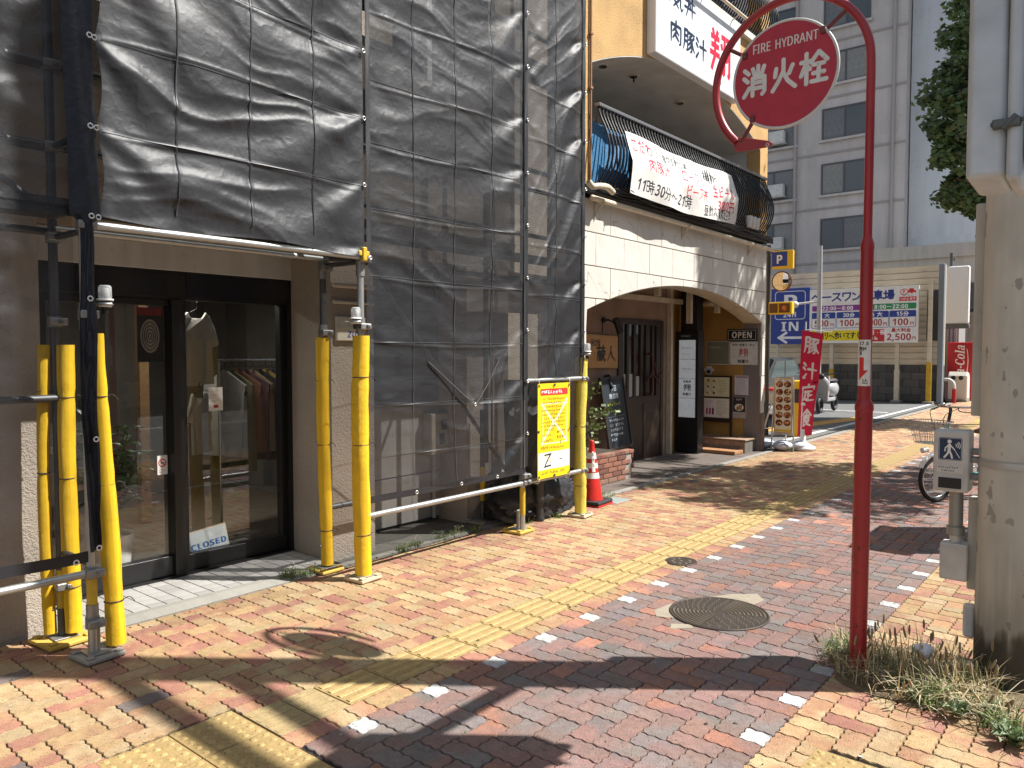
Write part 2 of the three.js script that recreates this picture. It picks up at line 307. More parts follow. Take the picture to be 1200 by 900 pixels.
const walk = structure('sidewalk', 'sidewalk of yellow, red and grey interlocking pavers with a tactile strip', 'sidewalk');
part(walk, 'bedding', B(-30, 60, -0.2, -0.011, -4.96, 0.55), mk.mortar);
const C = 0.1125, WAVE = [0, 1, 0.1, -1, 0, 1, -0.1, -1], WN = 8;
function paverGeo(m, n, c1, c2, spot) {                              // m x n cells with wavy edges, upper face and bevel
  const A = 0.0042, W = m * C, H = n * C, out = [];
  for (let i = 0; i < m * WN; i++) out.push([i * C / WN, A * WAVE[i % WN], 0, 1]);
  for (let i = 0; i < n * WN; i++) out.push([W + A * WAVE[i % WN], i * C / WN, -1, 0]);
  for (let i = m * WN; i > 0; i--) out.push([i * C / WN, H + A * WAVE[i % WN], 0, -1]);
  for (let i = n * WN; i > 0; i--) out.push([A * WAVE[i % WN], i * C / WN, 1, 0]);
  const N = out.length, pos = [], col = [], idx = [];
  const corner = { 0: [1, 1], [m * WN]: [-1, 1], [m * WN + n * WN]: [-1, -1], [2 * m * WN + n * WN]: [1, -1] };
  const put = (q, inset, y) => { const d = corner[q] ?? [out[q][2], out[q][3]]; const x = out[q][0] + d[0] * inset, z = out[q][1] + d[1] * inset; pos.push(x, y, z); tint(x, z); };
  const tint = (x, z) => {
    const t = THREE.MathUtils.smoothstep(fbm(x * 9 + spot * 7.3, z * 9 + spot * 3.1, 3, 5) + (m > n ? x / W - 0.5 : z / H - 0.5) * spot * 0.7, 0.36, 0.62);
    for (let k = 0; k < 3; k++) col.push(c1[k] + (c2[k] - c1[k]) * t);
  };
  // centre spine, so that the two-tone colour shows across the face
  const S = 5, sp = [];
  for (let k = 0; k < S; k++) { const t = (k + 0.5) / S; sp.push(pos.length / 3); const x = m > n ? W * t : W / 2, z = m > n ? H / 2 : H * t; pos.push(x, 0, z); tint(x, z); }
  const top = pos.length / 3; for (let q = 0; q < N; q++) put(q, 0.0056, 0);
  const low = pos.length / 3; for (let q = 0; q < N; q++) put(q, 0.003, -0.0045);
  const foot = pos.length / 3; for (let q = 0; q < N; q++) put(q, 0.003, -0.012);
  const near = (q) => { const x = pos[(top + q) * 3], z = pos[(top + q) * 3 + 2]; const t = m > n ? x / W : z / H; return sp[Math.max(0, Math.min(S - 1, Math.floor(t * S)))]; };
  for (let q = 0; q < N; q++) {
    const r = (q + 1) % N, a = near(q), b = near(r);
    idx.push(top + q, a, top + r); if (a !== b) idx.push(top + r, a, b);
    idx.push(low + q, top + q, low + r, low + r, top + q, top + r, foot + q, low + q, foot + r, foot + r, low + q, low + r);
  }
  const g = new THREE.BufferGeometry();
  g.setAttribute('position', new THREE.Float32BufferAttribute(pos, 3)); g.setAttribute('color', new THREE.Float32BufferAttribute(col, 3)); g.setIndex(idx);
  const r = g.toNonIndexed(); r.computeVertexNormals();
  // shared wavy vertical faces keep their flat shading; uv in metres with a random shift so that the speckle differs
  boxUV(r); const uv = r.attributes.uv; for (let i = 0; i < uv.count; i++) uv.setXY(i, uv.getX(i) + spot * 1.7, uv.getY(i) + spot * 0.9);
  return r;
}
const ochre = [0.49, 0.325, 0.165], pale = [0.52, 0.375, 0.21], orange = [0.47, 0.265, 0.145], brick = [0.41, 0.195, 0.135], plum = [0.21, 0.165, 0.155];
const dgrey = [0.225, 0.185, 0.172], drose = [0.30, 0.178, 0.15], dbrown = [0.26, 0.17, 0.145], whit = [0.55, 0.55, 0.53];
const jit = (c, a = 0.11) => { const k = 1 + rr(-a, a); return c.map((v) => v * k * (1 + rr(-0.04, 0.04))); };
const PAL = {
  yellow: () => { const t = rnd(); return t < 0.26 ? [jit(ochre), jit(pale)] : t < 0.50 ? [jit(pale), jit(orange)] : t < 0.70 ? [jit(ochre), jit(brick)] : t < 0.86 ? [jit(orange), jit(brick)] : t < 0.985 ? [jit(orange), jit(ochre)] : [jit(plum), jit(plum)]; },
  dark: () => { const t = rnd(); return t < 0.34 ? [jit(dgrey), jit(drose)] : t < 0.56 ? [jit(drose), jit(brick, 0.2)] : t < 0.84 ? [jit(dgrey), jit(dbrown)] : [jit(drose), jit(dbrown)]; },
  white: () => [jit(whit, 0.08), jit(whit, 0.08)],
};
const VAR = {};
const variant = (kind, m, n) => {
  const key = kind + m + n, want = kind === 'white' ? 6 : m + n > 2 ? 40 : 10;
  const list = (VAR[key] ??= []);
  if (list.length < want) { const [a, b] = PAL[kind](); list.push(paverGeo(m, n, a, b, rr(-1.4, 1.4))); return list[list.length - 1]; }
  return list[Math.floor(rnd() * want)];
};
const pavers = [];
function field(x0, x1, z0, rows, cz, kind, ok = () => true, whites = false) {
  const nx = Math.floor((x1 - x0) / C);
  for (let j = 0; j < rows; j++) for (let i = 0; i < nx; i++) {
    const k = (((i - j) % 4) + 4) % 4, at = (ii, jj) => ii >= 0 && ii < nx && jj >= 0 && jj < rows && ok(x0 + (ii + 0.5) * C, z0 + (jj + 0.5) * cz);
    if (!at(i, j)) continue;
    let m = 1, n = 1, kd = kind;
    if (k === 0) { if (at(i + 1, j)) m = 2; } else if (k === 1) { if (at(i - 1, j)) continue; } else if (k === 3) { if (at(i, j + 1)) n = 2; } else if (at(i, j - 1)) continue;
    if (whites && m === 1 && n === 1 && (j === 0 || j === rows - 1)) kd = 'white';
    const x = x0 + i * C, z = z0 + j * cz;
    pavers.push({ g: variant(kd, m, n), x, z, s: cz / C, d: Math.hypot(x + m * C / 2, 1.667, z + n * cz / 2), m, n });
  }
}
const FAR = 17;
const notWarn = (x, z) => !(x > 1.26 && x < 1.864 && z > -3.235) && !(x > 1.86 && x < 2.252 && z > -3.17 && z < -2.84) && !(x > 2.65 && x < 3.25 && z > -1.03);
const hatch = (x, z) => Math.hypot(x - 4.541, z + 2.054) > 0.2;
const lid = () => true;
field(0.3, FAR, -3.14 - 16 * C, 16, C, 'yellow', (x, z) => notWarn(x, z) && (z > -4.72 || x < 1.72));
field(1.864, FAR, -2.85, 1, 0.139, 'yellow', (x, z) => notWarn(x, z) && lid(x, z));
field(0.535, FAR, -2.711, 13, 0.1157, 'dark', (x, z) => notWarn(x, z) && hatch(x, z) && lid(x, z), true);
field(0.8, FAR, -1.207, 15, C, 'yellow', (x, z) => notWarn(x, z) && Math.hypot(x - 4.5, z + 0.55) > 0.25);
{
  const cp = V(), seen = (p) => { cp.set(p.x + 0.08, 0, p.z + 0.08).project(camera); return Math.abs(cp.x) < 1.04 && Math.abs(cp.y) < 1.05 && cp.z < 1; };
  camera.updateMatrixWorld(); camera.aspect = 4 / 3; camera.updateProjectionMatrix();
  const near = pavers.filter(seen).sort((a, b) => a.d - b.d).slice(0, 300), set = new WeakSet(near), rest = [];
  const stain = (x, z) => THREE.MathUtils.clamp(1.75 * fbm(x * 1.1 + 3, z * 1.1, 4, 77) - 0.15 - (z < -4.5 ? 0.3 : 0) - (Math.abs(z + 2.3) < 0.35 ? 0.06 : 0) + rr(-0.12, 0.12), 0, 1);   // trodden and dirty zones
  const worn = Array.from({ length: 7 }, (_, i) => { const m = mk.paver.clone(); m.color.setScalar(0.74 + 0.26 * i / 6); return m; });
  for (const p of pavers) {
    p.y = rr(-0.0014, 0.0010);
    if (set.has(p)) { const o = new THREE.Mesh(p.g, worn[Math.round(stain(p.x, p.z) * 6)]); o.name = 'paver'; o.position.set(p.x, p.y, p.z); o.scale.set(1, 1, p.s); o.castShadow = o.receiveShadow = true; walk.add(o); }
    else if (p.x + 0.3 > 0) { const q = p.g.clone().scale(1, 1, p.s).translate(p.x, p.y, p.z), c = q.attributes.color, k = 0.74 + 0.26 * Math.round(stain(p.x, p.z) * 6) / 6; for (let i = 0; i < c.array.length; i++) c.array[i] *= k; rest.push(q); }
  }
  const o = new THREE.Mesh(mergeGeometries(rest), mk.paver); o.name = 'pavers_beyond'; o.userData.kind = 'stuff'; o.receiveShadow = true; walk.add(o);
  const far = print(1024, 1024, (g, w) => {                           // the same paving far down the street, 9.0 m x 4.75 m to a picture
    fill(g, '#3a3026', 0, 0, w, w);
    const css = (c) => '#' + new THREE.Color().setRGB(...c).getHexString(), cw = w / 80, chh = w / 42;
    for (let j = 0; j < 42; j++) for (let i = -1; i < 80; i++) {
      const k = (((i - j) % 4) + 4) % 4, dark = j > 18 && j < 31; if (k !== 0 && k !== 3) continue;
      fill(g, css(PAL[dark ? 'dark' : 'yellow']()[rnd() < 0.5 ? 0 : 1]), i * cw + 1, j * chh + 1, (k === 0 ? 2 : 1) * cw - 2, (k === 0 ? 1 : 2) * chh - 2);
    }
    fill(g, '#c39a45', 0, 14 * chh, w, 2.6 * chh); for (let i = 0; i < 80; i += 4) { fill(g, '#ddd', i * cw, 18 * chh, cw, chh); fill(g, '#ddd', i * cw + 20, 31 * chh, cw, chh); }
  }, { r: 0.9 });
  far.map.wrapS = THREE.RepeatWrapping;
  const fg = new THREE.PlaneGeometry(45, 4.76).rotateX(-Math.PI / 2).translate(FAR + 22.5, -0.004, -4.73 + 2.38); const u = fg.attributes.uv; for (let i = 0; i < u.count; i++) u.setX(i, u.getX(i) * 5);
  const fm = new THREE.Mesh(fg, far); fm.name = 'distant_paving'; walk.add(fm);
}
// tactile strip: ribbed guide tiles and dotted warning tiles, each a piece of its own
function sub(parent, name, g, m, x, y, z) { const o = new THREE.Mesh(g, m); o.name = name; o.position.set(x, y, z); o.castShadow = o.receiveShadow = true; parent.add(o); return o; }
{
  const base = merge(RB(0.002, 0.298, -0.03, 0, 0.002, 0.288, 0.004, 1));
  const bars = merge([0, 1, 2, 3].map((k) => { const z = 0.036 + k * 0.0725; const s = prismX([[-z + 0.017, 0], [-z + 0.011, 0.005], [-z - 0.011, 0.005], [-z - 0.017, 0]].map((p) => [-p[0], p[1]]), 0.014, 0.286); return s; }));
  for (let i = 0; i < 62; i++) { const x = 2.252 + i * 0.3, t = sub(walk, 'guide_tile', base, mk.tactile, x, rr(0, 0.0015), -3.14); if (i < 30) sub(t, 'raised_bars', bars, mk.tactileBar, 0, 0, 0); }
  const dots = []; for (let a = 0; a < 5; a++) for (let b = 0; b < 5; b++) dots.push(new THREE.CylinderGeometry(0.0085, 0.0165, 0.0055, 10).translate(0.03 + a * 0.06, 0.0026, 0.03 + b * 0.06));
  const dg = merge(dots), wb = merge(RB(0.002, 0.298, -0.03, 0, 0.002, 0.298, 0.004, 1));
  const warn = (x, z) => { const t = sub(walk, 'warning_tile', wb, mk.tactile, x, rr(0, 0.0015), z); sub(t, 'raised_dots', dg, mk.tactileBar, 0, 0, 0); };
  for (let r = 0; r < 7; r++) for (let c = 0; c < 2; c++) warn(1.264 + c * 0.3, -3.235 + r * 0.3);
  for (let r = 0; r < 4; r++) for (let c = 0; c < 2; c++) warn(2.65 + c * 0.3, -1.03 + r * 0.3);
  for (const [x0, x1, z0, z1] of [[1.872, 2.068, -3.15, -2.846], [2.072, 2.246, -3.15, -2.846]])
    part(walk, 'worn_tile', [RB(x0, x1, -0.03, 0.001, z0, z1, 0.004, 1), ...[0, 1, 2, 3].map((k) => B(x0 + 0.008, x1 - 0.008, 0.001, 0.0028, z0 + 0.03 + k * 0.07, z0 + 0.062 + k * 0.07))], mk.tactileOld);
  // cement patches round the manhole
  const patch = M([0.38, 0.33, 0.25], { r: 0.95, map: ['concrete', 0.5], bump: ['stucco', 0.15, 0.004] });
  const patchOf = (pts) => prism(pts.map((p) => [p[0], -p[1]]), -0.02, 0.0022, 0.0005).rotateX(-Math.PI / 2);
  part(walk, 'cement_patch', patchOf([[4.24, -2.33], [4.33, -2.40], [4.50, -2.38], [4.66, -2.31], [4.60, -2.2], [4.3, -2.2]]), patch);
  part(walk, 'cement_patch', patchOf([[4.72, -2.22], [4.80, -2.24], [4.95, -2.16], [5.08, -2.02], [4.98, -1.93], [4.84, -1.95], [4.75, -2.05]]), patch);
  part(walk, 'cement_patch', patchOf([[4.10, -2.16], [4.18, -2.20], [4.25, -2.10], [4.2, -2.06]]), patch);
}
// manholes
const iron = M([0.075, 0.06, 0.05], { r: 0.55, m: 0.5, map: ['blotch', 0.4], bump: ['grain', 0.1, 0.001] });
const ironHi = M([0.30, 0.25, 0.19], { r: 0.45, m: 0.6, map: ['grain', 0.1] });
{
  const mh = thing('manhole_cover', 'large round iron manhole cover with ring and dot relief in grey paving', 'manhole cover', [4.541, 0, -2.054]);
  part(mh, 'frame', ring(4.541, 0.002, -2.054, 0.302, 0.008, 'y', 48, 6), iron);
  part(mh, 'lid', new THREE.CylinderGeometry(0.295, 0.295, 0.02, 48).translate(4.541, -0.0045, -2.054), iron);
  const rel = [];
  for (let k = 0; k < 10; k++) { const R = 0.055 + k * 0.025; for (const a0 of [0.35 + 0.6, 0.35 + Math.PI + 0.6]) { const g = new THREE.TorusGeometry(R, 0.0055, 4, 20, 1.25); g.rotateX(Math.PI / 2); g.rotateY(-a0 + 1.0); rel.push(g.translate(4.541, 0.006, -2.054)); } }
  for (let k = 0; k < 10; k++) { const R = 0.05 + k * 0.025, n = Math.round(R * 110); for (let q = 0; q < n; q++) { const a = (q / n) * Math.PI * 2, d = Math.abs((((a - 0.58) % Math.PI) + Math.PI) % Math.PI - Math.PI / 2); if (d < 0.93) rel.push(new THREE.CylinderGeometry(0.004, 0.0065, 0.007, 6).translate(4.541 + R * Math.cos(a), 0.008, -2.054 + R * Math.sin(a))); } }
  part(mh, 'relief', rel, ironHi, undefined, 'stuff');
  const s = thing('valve_cover', 'small dark round iron valve cover at edge of the tactile strip', 'valve cover', [5.483, 0, -2.8]);
  part(s, 'frame', ring(5.483, 0, -2.8, 0.118, 0.008, 'y', 28, 6), iron);
  part(s, 'lid', new THREE.CylinderGeometry(0.116, 0.116, 0.03, 28).translate(5.483, -0.009, -2.8), iron);
  part(s, 'relief', Array.from({ length: 9 }, (_, k) => new THREE.CylinderGeometry(0.012, 0.016, 0.008, 8).translate(5.483 + 0.07 * Math.cos(k * 0.7) * (k ? 1 : 0), 0.004, -2.8 + 0.07 * Math.sin(k * 0.7) * (k ? 1 : 0))), ironHi, undefined, 'stuff');
}

// grit, dry leaves and bits of dirt on the paving
{
  const g = new THREE.CircleGeometry(1, 5); g.rotateX(-Math.PI / 2); boxUV(g);
  const n = 1500, m = new THREE.InstancedMesh(g, M([1, 1, 1], { r: 1 }), n), mx = new THREE.Matrix4(), q = new THREE.Quaternion(), e = new THREE.Euler();
  for (let i = 0; i < n; i++) {
    const t = rnd(), x = t < 0.4 ? rr(1.9, 12) : rr(1, 9), z = t < 0.4 ? -4.7 + Math.abs(rr(-0.12, 0.12)) : t < 0.55 ? rr(-1.9, -0.6) : rr(-4.6, -0.9), s = rnd() < 0.06 ? rr(0.008, 0.016) : rr(0.002, 0.006);
    e.set(rr(-0.25, 0.25), rr(0, 6.3), rr(-0.25, 0.25)); q.setFromEuler(e); mx.compose(V(x, 0.0032, z), q, V(s, s, s * rr(0.4, 1))); m.setMatrixAt(i, mx);
    m.setColorAt(i, new THREE.Color().setRGB(...jit([[0.05, 0.04, 0.03], [0.16, 0.11, 0.05], [0.35, 0.33, 0.3], [0.10, 0.08, 0.03]][Math.floor(rnd() * 4)], 0.3)));
  }
  m.name = 'grit'; m.userData = { label: 'grit and dry leaf crumbs scattered over the sidewalk pavers', category: 'litter', kind: 'stuff' }; scene.add(m);
}
// ---------------------------------------------------------------- the building under renovation
const mb = {
  stucco: M([0.43, 0.37, 0.305], { r: 0.95, map: ['blotch', 2.2], bump: ['stucco', 0.5, 0.008] }),
  stuccoUp: M([0.40, 0.335, 0.26], { r: 0.95, map: ['concrete', 2.4], bump: ['stucco', 0.5, 0.008] }),
  panel: M([0.52, 0.49, 0.45], { r: 0.7, map: ['concrete', 1.7], bump: ['stucco', 0.6, 0.001] }),
  fascia: M([0.62, 0.62, 0.62], { r: 0.4, map: ['concrete', 1.6] }),
  black: M([0.012, 0.012, 0.013], { r: 0.38, map: ['grain', 0.2] }),
  navy: M([0.035, 0.038, 0.05], { r: 0.5, map: ['blotch', 0.8] }),
  glass: M([0.95, 0.97, 0.96], { r: 0.0, trans: 1, ior: 1.8 }),
  tile: M([0.36, 0.345, 0.325], { r: 0.55, map: ['blotch', 0.35], bump: ['grain', 0.15, 0.0008] }),
  inner: M([0.24, 0.22, 0.19], { r: 0.9, map: ['blotch', 1.5] }),
  innerFloor: M([0.28, 0.23, 0.17], { r: 0.6, map: ['brushed', [0.4, 1.5]] }),
};
const A = thing('renovated_building', 'plaster shop building wrapped in black scaffold sheeting', 'building', [3.8, 0, -5.2]);
part(A, 'wall', B(-3.2, 1.70, -0.1, 2.47, -5.3, -4.975), mb.stucco);
part(A, 'wall', [B(3.74, 4.17, -0.1, 2.47, -5.6, -4.935), B(5.40, 6.02, -0.1, 2.47, -5.6, -5.03)], mb.stucco);
part(A, 'wall', B(6.02, 7.05, -0.1, 2.47, -5.7, -5.3), mb.stuccoUp);
const upper = part(A, 'upper_wall', [B(-3.2, 7.05, 2.475, 4.1, -5.6, -5.05), B(-3.2, 7.05, 5.2, 9.5, -5.6, -5.05), ...[[-3.2, 0.2], [1.1, 2.2], [3.6, 4.5], [5.7, 7.05]].map(([a, b]) => B(a, b, 4.1, 5.2, -5.6, -5.05))], mb.stuccoUp);
for (const [a, b] of [[0.2, 1.1], [2.2, 3.6], [4.5, 5.7]]) {
  const w = part(A, 'window', [B(a, a + 0.05, 4.1, 5.2, -5.3, -5.2), B(b - 0.05, b, 4.1, 5.2, -5.3, -5.2), B(a + 0.05, b - 0.05, 4.1, 4.15, -5.3, -5.2), B(a + 0.05, b - 0.05, 5.15, 5.2, -5.3, -5.2), B((a + b) / 2 - 0.03, (a + b) / 2 + 0.03, 4.15, 5.15, -5.3, -5.21)], mb.fascia);
  part(w, 'pane', B(a + 0.05, b - 0.05, 4.15, 5.15, -5.28, -5.27), M([0.03, 0.035, 0.04], { r: 0.08 }));
}
part(A, 'side_wall', B(6.85, 7.05, -0.1, 9.5, -12, -5.7), mb.stuccoUp);
part(A, 'roof', B(-3.2, 7.05, 9.5, 9.7, -12, -5.05), mb.stuccoUp);
part(A, 'fascia_panel', [RB(1.70, 3.74, 2.245, 2.47, -5.56, -5.44, 0.006)], mb.fascia);
part(A, 'sign_ledge', RB(3.66, 4.3, 2.475, 2.56, -5.05, -4.86, 0.01), mb.stucco);
// shop front: black frame, fixed pane and sliding door
const fr = part(A, 'door_frame', [B(1.70, 1.86, 0, 2.245, -5.56, -5.46), B(3.70, 3.74, 0, 2.245, -5.56, -5.46), B(1.86, 3.70, 2.04, 2.245, -5.56, -5.46), B(1.86, 3.70, -0.02, 0.02, -5.58, -5.44),
  RB(2.715, 2.80, 0.02, 2.04, -5.55, -5.43, 0.006), RB(2.805, 2.84, 0.02, 2.04, -5.56, -5.47, 0.004)], mb.black);
part(A, 'transom', [B(1.86, 2.7, 2.06, 2.23, -5.459, -5.455), B(2.84, 3.7, 2.06, 2.23, -5.459, -5.455)], M([0.02, 0.022, 0.03], { r: 0.12 }));
const dl = part(A, 'sliding_door', [RB(1.86, 2.715, 0.02, 0.165, -5.55, -5.47, 0.005), RB(1.86, 1.91, 0.165, 2.04, -5.55, -5.48, 0.004), RB(1.91, 2.715, 1.99, 2.04, -5.55, -5.48, 0.004)], mb.black);
part(dl, 'pane', new THREE.PlaneGeometry(0.805, 1.825).translate(2.3125, 1.0775, -5.515), mb.glass);
part(dl, 'lock', [new THREE.CylinderGeometry(0.022, 0.022, 0.012, 16).rotateX(Math.PI / 2).translate(1.97, 0.1, -5.464)], M([0.6, 0.6, 0.6], { r: 0.3, m: 0.9 }));
const dr = part(A, 'sliding_door', [RB(2.84, 3.70, 0.02, 0.14, -5.57, -5.49, 0.005), RB(3.655, 3.70, 0.14, 2.04, -5.57, -5.5, 0.004)], mb.black);
part(dr, 'pane', new THREE.PlaneGeometry(0.815, 1.9).translate(3.2475, 1.09, -5.535), mb.glass);
// inside the shop
part(A, 'interior_wall', [B(0.2, 5.2, 0, 2.7, -9.1, -9.0), B(0.1, 0.2, 0, 2.7, -9.0, -5.56), B(5.2, 5.3, 0, 2.7, -9.0, -5.6), B(0.2, 1.70, 0, 2.7, -5.6, -5.5), B(3.74, 5.2, 0, 2.7, -5.66, -5.6)], mb.inner);
part(A, 'interior_floor', B(0.2, 5.2, -0.1, -0.01, -9.0, -5.56), mb.innerFloor);
part(A, 'interior_ceiling', B(0.2, 5.2, 2.6, 2.7, -9.0, -5.56), mb.inner);
part(A, 'timber_post', [B(3.38, 3.47, 0, 2.6, -7.5, -7.41), B(3.9, 3.99, 0, 2.6, -7.9, -7.81), B(2.2, 2.29, 0, 2.6, -8.2, -8.1)], M([0.30, 0.17, 0.07], { r: 0.6, map: ['brushed', [0.2, 1.2]] }));
part(A, 'display_shelf', [B(1.3, 2.7, 0.75, 0.79, -8.0, -7.5), B(1.3, 1.36, 0, 0.75, -8.0, -7.5), B(2.64, 2.7, 0, 0.75, -8.0, -7.5)], M([0.28, 0.25, 0.2], { r: 0.6 }));
// tiled entrance step: every tile a piece of its own
const entry = part(A, 'entrance_slab', B(1.72, 3.73, -0.15, -0.006, -5.58, -4.90), mk.darkCement);
{
  const tg = merge(RB(0.002, 0.106, -0.008, 0.004, 0.002, 0.106, 0.0025, 1)), tm = [0.9, 1, 1.08].map((k) => { const m = mb.tile.clone(); m.color.multiplyScalar(k); return m; });
  for (let i = 0; i < 18; i++) for (let j = 0; j < 5; j++) { const o = sub(entry, 'floor_tile', tg, tm[Math.floor(rnd() * 3)], 1.735 + i * 0.11 - 3.8, rr(-0.0008, 0.0008), -5.455 + j * 0.11 + 5.2); }
}
const kerb = structure('kerb', 'low cement kerb strips between the sidewalk and the shop fronts', 'kerb');
part(kerb, 'entrance_edge', prismX([[-4.90, -0.1], [-4.90, 0.012], [-4.83, 0.018], [-4.725, 0.003], [-4.725, -0.1]], 1.73, 3.55, 0.002), mk.cement);
part(kerb, 'kerb_stone', Array.from({ length: 8 }, (_, i) => RB(3.56 + i * 0.45, 4.003 + i * 0.45, -0.1, 0.016 + rr(-0.004, 0.004), -4.785, -4.722, 0.008, 1)), mk.cement);
part(kerb, 'forecourt', B(3.75, 7.15, -0.1, -0.004, -5.42, -4.787), mk.darkCement);
// garage bay: flat panels with joints, dark transom above
part(A, 'panel', [B(4.17, 5.40, 0.03, 0.475, -5.46, -5.40), B(4.17, 5.40, 0.487, 1.17, -5.46, -5.40)], mb.panel);
part(A, 'dark_shutter', Array.from({ length: 9 }, (_, i) => prismX([[-5.46, 1.18 + i * 0.106], [-5.415, 1.18 + i * 0.106], [-5.40, 1.22 + i * 0.106], [-5.41, 1.28 + i * 0.106], [-5.46, 1.282 + i * 0.106]], 4.175, 5.395)), mb.navy);
{
  const tw = part(A, 'transom_window', [B(4.17, 5.4, 2.14, 2.18, -5.46, -5.38), B(4.17, 5.4, 2.43, 2.475, -5.46, -5.38), ...[4.17, 4.56, 4.97, 5.35].map((x) => B(x, x + 0.05, 2.18, 2.43, -5.46, -5.38))], mb.navy);
  part(tw, 'pane', [4.22, 4.61, 5.02].map((x) => B(x, x + 0.34, 2.18, 2.43, -5.44, -5.43)), M([0.25, 0.27, 0.29], { r: 0.15, map: ['blotch', 0.3] }));
}
part(A, 'plinth', B(4.17, 5.40, -0.1, 0.03, -5.5, -5.42), mk.darkCement);
{
  const t = thing('electric_meter_box', 'beige electric meter box on the panel wall behind the sheeting', 'meter box', [5.27, 0.67, -5.4]);
  part(t, 'body', RB(5.16, 5.40, 0.66, 1.06, -5.395, -5.27, 0.012), M([0.48, 0.44, 0.36], { r: 0.5, map: ['blotch', 0.3] }));
  part(t, 'dial_window', [B(5.29, 5.37, 0.90, 1.0, -5.27, -5.262), B(5.27, 5.33, 0.76, 0.86, -5.27, -5.262)], mb.black);
  part(t, 'conduit', rod([5.28, 0.03, -5.36], [5.28, 0.66, -5.36], 0.02), mb.panel);
}
{
  const t = thing('enamel_plate', 'cream wall plate with blue letters on the pillar behind yellow pads', 'sign', [3.9, 1.75, -4.93]);
  part(t, 'plate', RB(3.77, 4.07, 1.745, 1.94, -4.933, -4.905, 0.012), M([0.66, 0.62, 0.53], { r: 0.45, map: ['blotch', 0.3] }));
  part(t, 'lettering', face(0.28, 0.1, 3.92, 1.80, -4.9035), print(280, 100, (g) => { fill(g, '#d8d0bd', 0, 0, 280, 100); g.save(); g.transform(1, 0, -0.2, 1, 20, 0); write(g, 'ZUUK', 90, 22, 66, { color: '#24379a' }); g.restore(); }));
  const c = thing('wall_conduit', 'pale cable conduit running across the pillar above the plate', 'pipe', [3.9, 2.1, -4.92]);
  part(c, 'pipe', [rod([3.75, 2.18, -4.915], [4.16, 2.18, -4.915], 0.018), rod([3.75, 2.05, -4.915], [4.16, 2.05, -4.915], 0.014), rod([4.02, 2.05, -4.915], [4.02, 1.94, -4.915], 0.012)], M([0.6, 0.56, 0.47], { r: 0.5 }));
}
// ---------------------------------------------------------------- things in the shop window
const cloth = (c) => M(c, { r: 0.95, map: ['grain', 0.08], bump: ['blotch', 0.25, 0.01] });
{
  const t = thing('clothes_rack', 'metal clothes rack on the shop floor behind the right pane', 'clothes rack', [4.0, 0, -6.4]);
  const mtl = M([0.5, 0.5, 0.5], { r: 0.3, m: 0.9 });
  part(t, 'rail', rod([3.58, 1.58, -6.35], [4.62, 1.58, -6.55], 0.012), mtl);
  part(t, 'post', rod([3.6, 0.05, -6.36], [3.6, 1.58, -6.36], 0.012), mtl);
  part(t, 'post', rod([4.6, 0.05, -6.55], [4.6, 1.58, -6.55], 0.012), mtl);
  part(t, 'foot', [rod([3.6, 0.05, -6.6], [3.6, 0.05, -6.1], 0.012), rod([4.6, 0.05, -6.8], [4.6, 0.05, -6.3], 0.012)], mtl);
  const cols = [['grey', [0.3, 0.29, 0.27]], ['olive', [0.14, 0.13, 0.07]], ['rust', [0.22, 0.09, 0.05]], ['plum', [0.13, 0.05, 0.07]], ['plaid tan', [0.28, 0.20, 0.12]], ['black', [0.015, 0.015, 0.017]], ['mustard', [0.34, 0.22, 0.05]], ['navy', [0.03, 0.035, 0.06]], ['pale blue', [0.35, 0.38, 0.42]], ['khaki', [0.32, 0.27, 0.18]], ['beige', [0.42, 0.37, 0.29]], ['sand', [0.38, 0.32, 0.23]]];
  cols.forEach(([nm, c], i) => {
    const k = (i + 0.5) / cols.length, x = 3.62 + k * 0.95, z = -6.358 - k * 0.19, trousers = i > 7, L = trousers ? 1.15 : 0.85 + rr(-0.1, 0.1), w = trousers ? 0.17 : 0.24;
    const g = new THREE.BoxGeometry(0.05, L, w * 2, 3, 8, 8), p = g.attributes.position;
    for (let q = 0; q < p.count; q++) {
      const v = p.getY(q) / L + 0.5, u = p.getZ(q) / (w * 2) + 0.5;
      p.setY(q, p.getY(q) - (v > 0.8 ? Math.abs(u - 0.5) * 0.28 : 0));
      p.setX(q, p.getX(q) * (0.5 + 0.9 * (1 - v)) + 0.03 * Math.sin(u * 17 + i * 2) * (1 - v));
    }
    g.computeVertexNormals(); g.rotateY(0.35 + rr(-0.15, 0.15)); g.translate(x, 1.5 - L / 2, z);
    const o = thing('hanging_garment', nm + (trousers ? ' trousers' : ' shirt') + ' hanging on the rack inside the shop window', trousers ? 'trousers' : 'shirt', [x, 1.5 - L, z]);
    part(o, 'fabric', g, cloth(c));
    part(o, 'hanger', [wire([[x, 1.49, z], [x, 1.56, z], [x, 1.61, z + 0.01], [x, 1.59, z + 0.02]], 0.003, 10), rod([x - 0.01, 1.5, z - 0.19], [x, 1.53, z], 0.004, 6), rod([x + 0.01, 1.5, z + 0.19], [x, 1.53, z], 0.004, 6)], mb.black);
  });
}
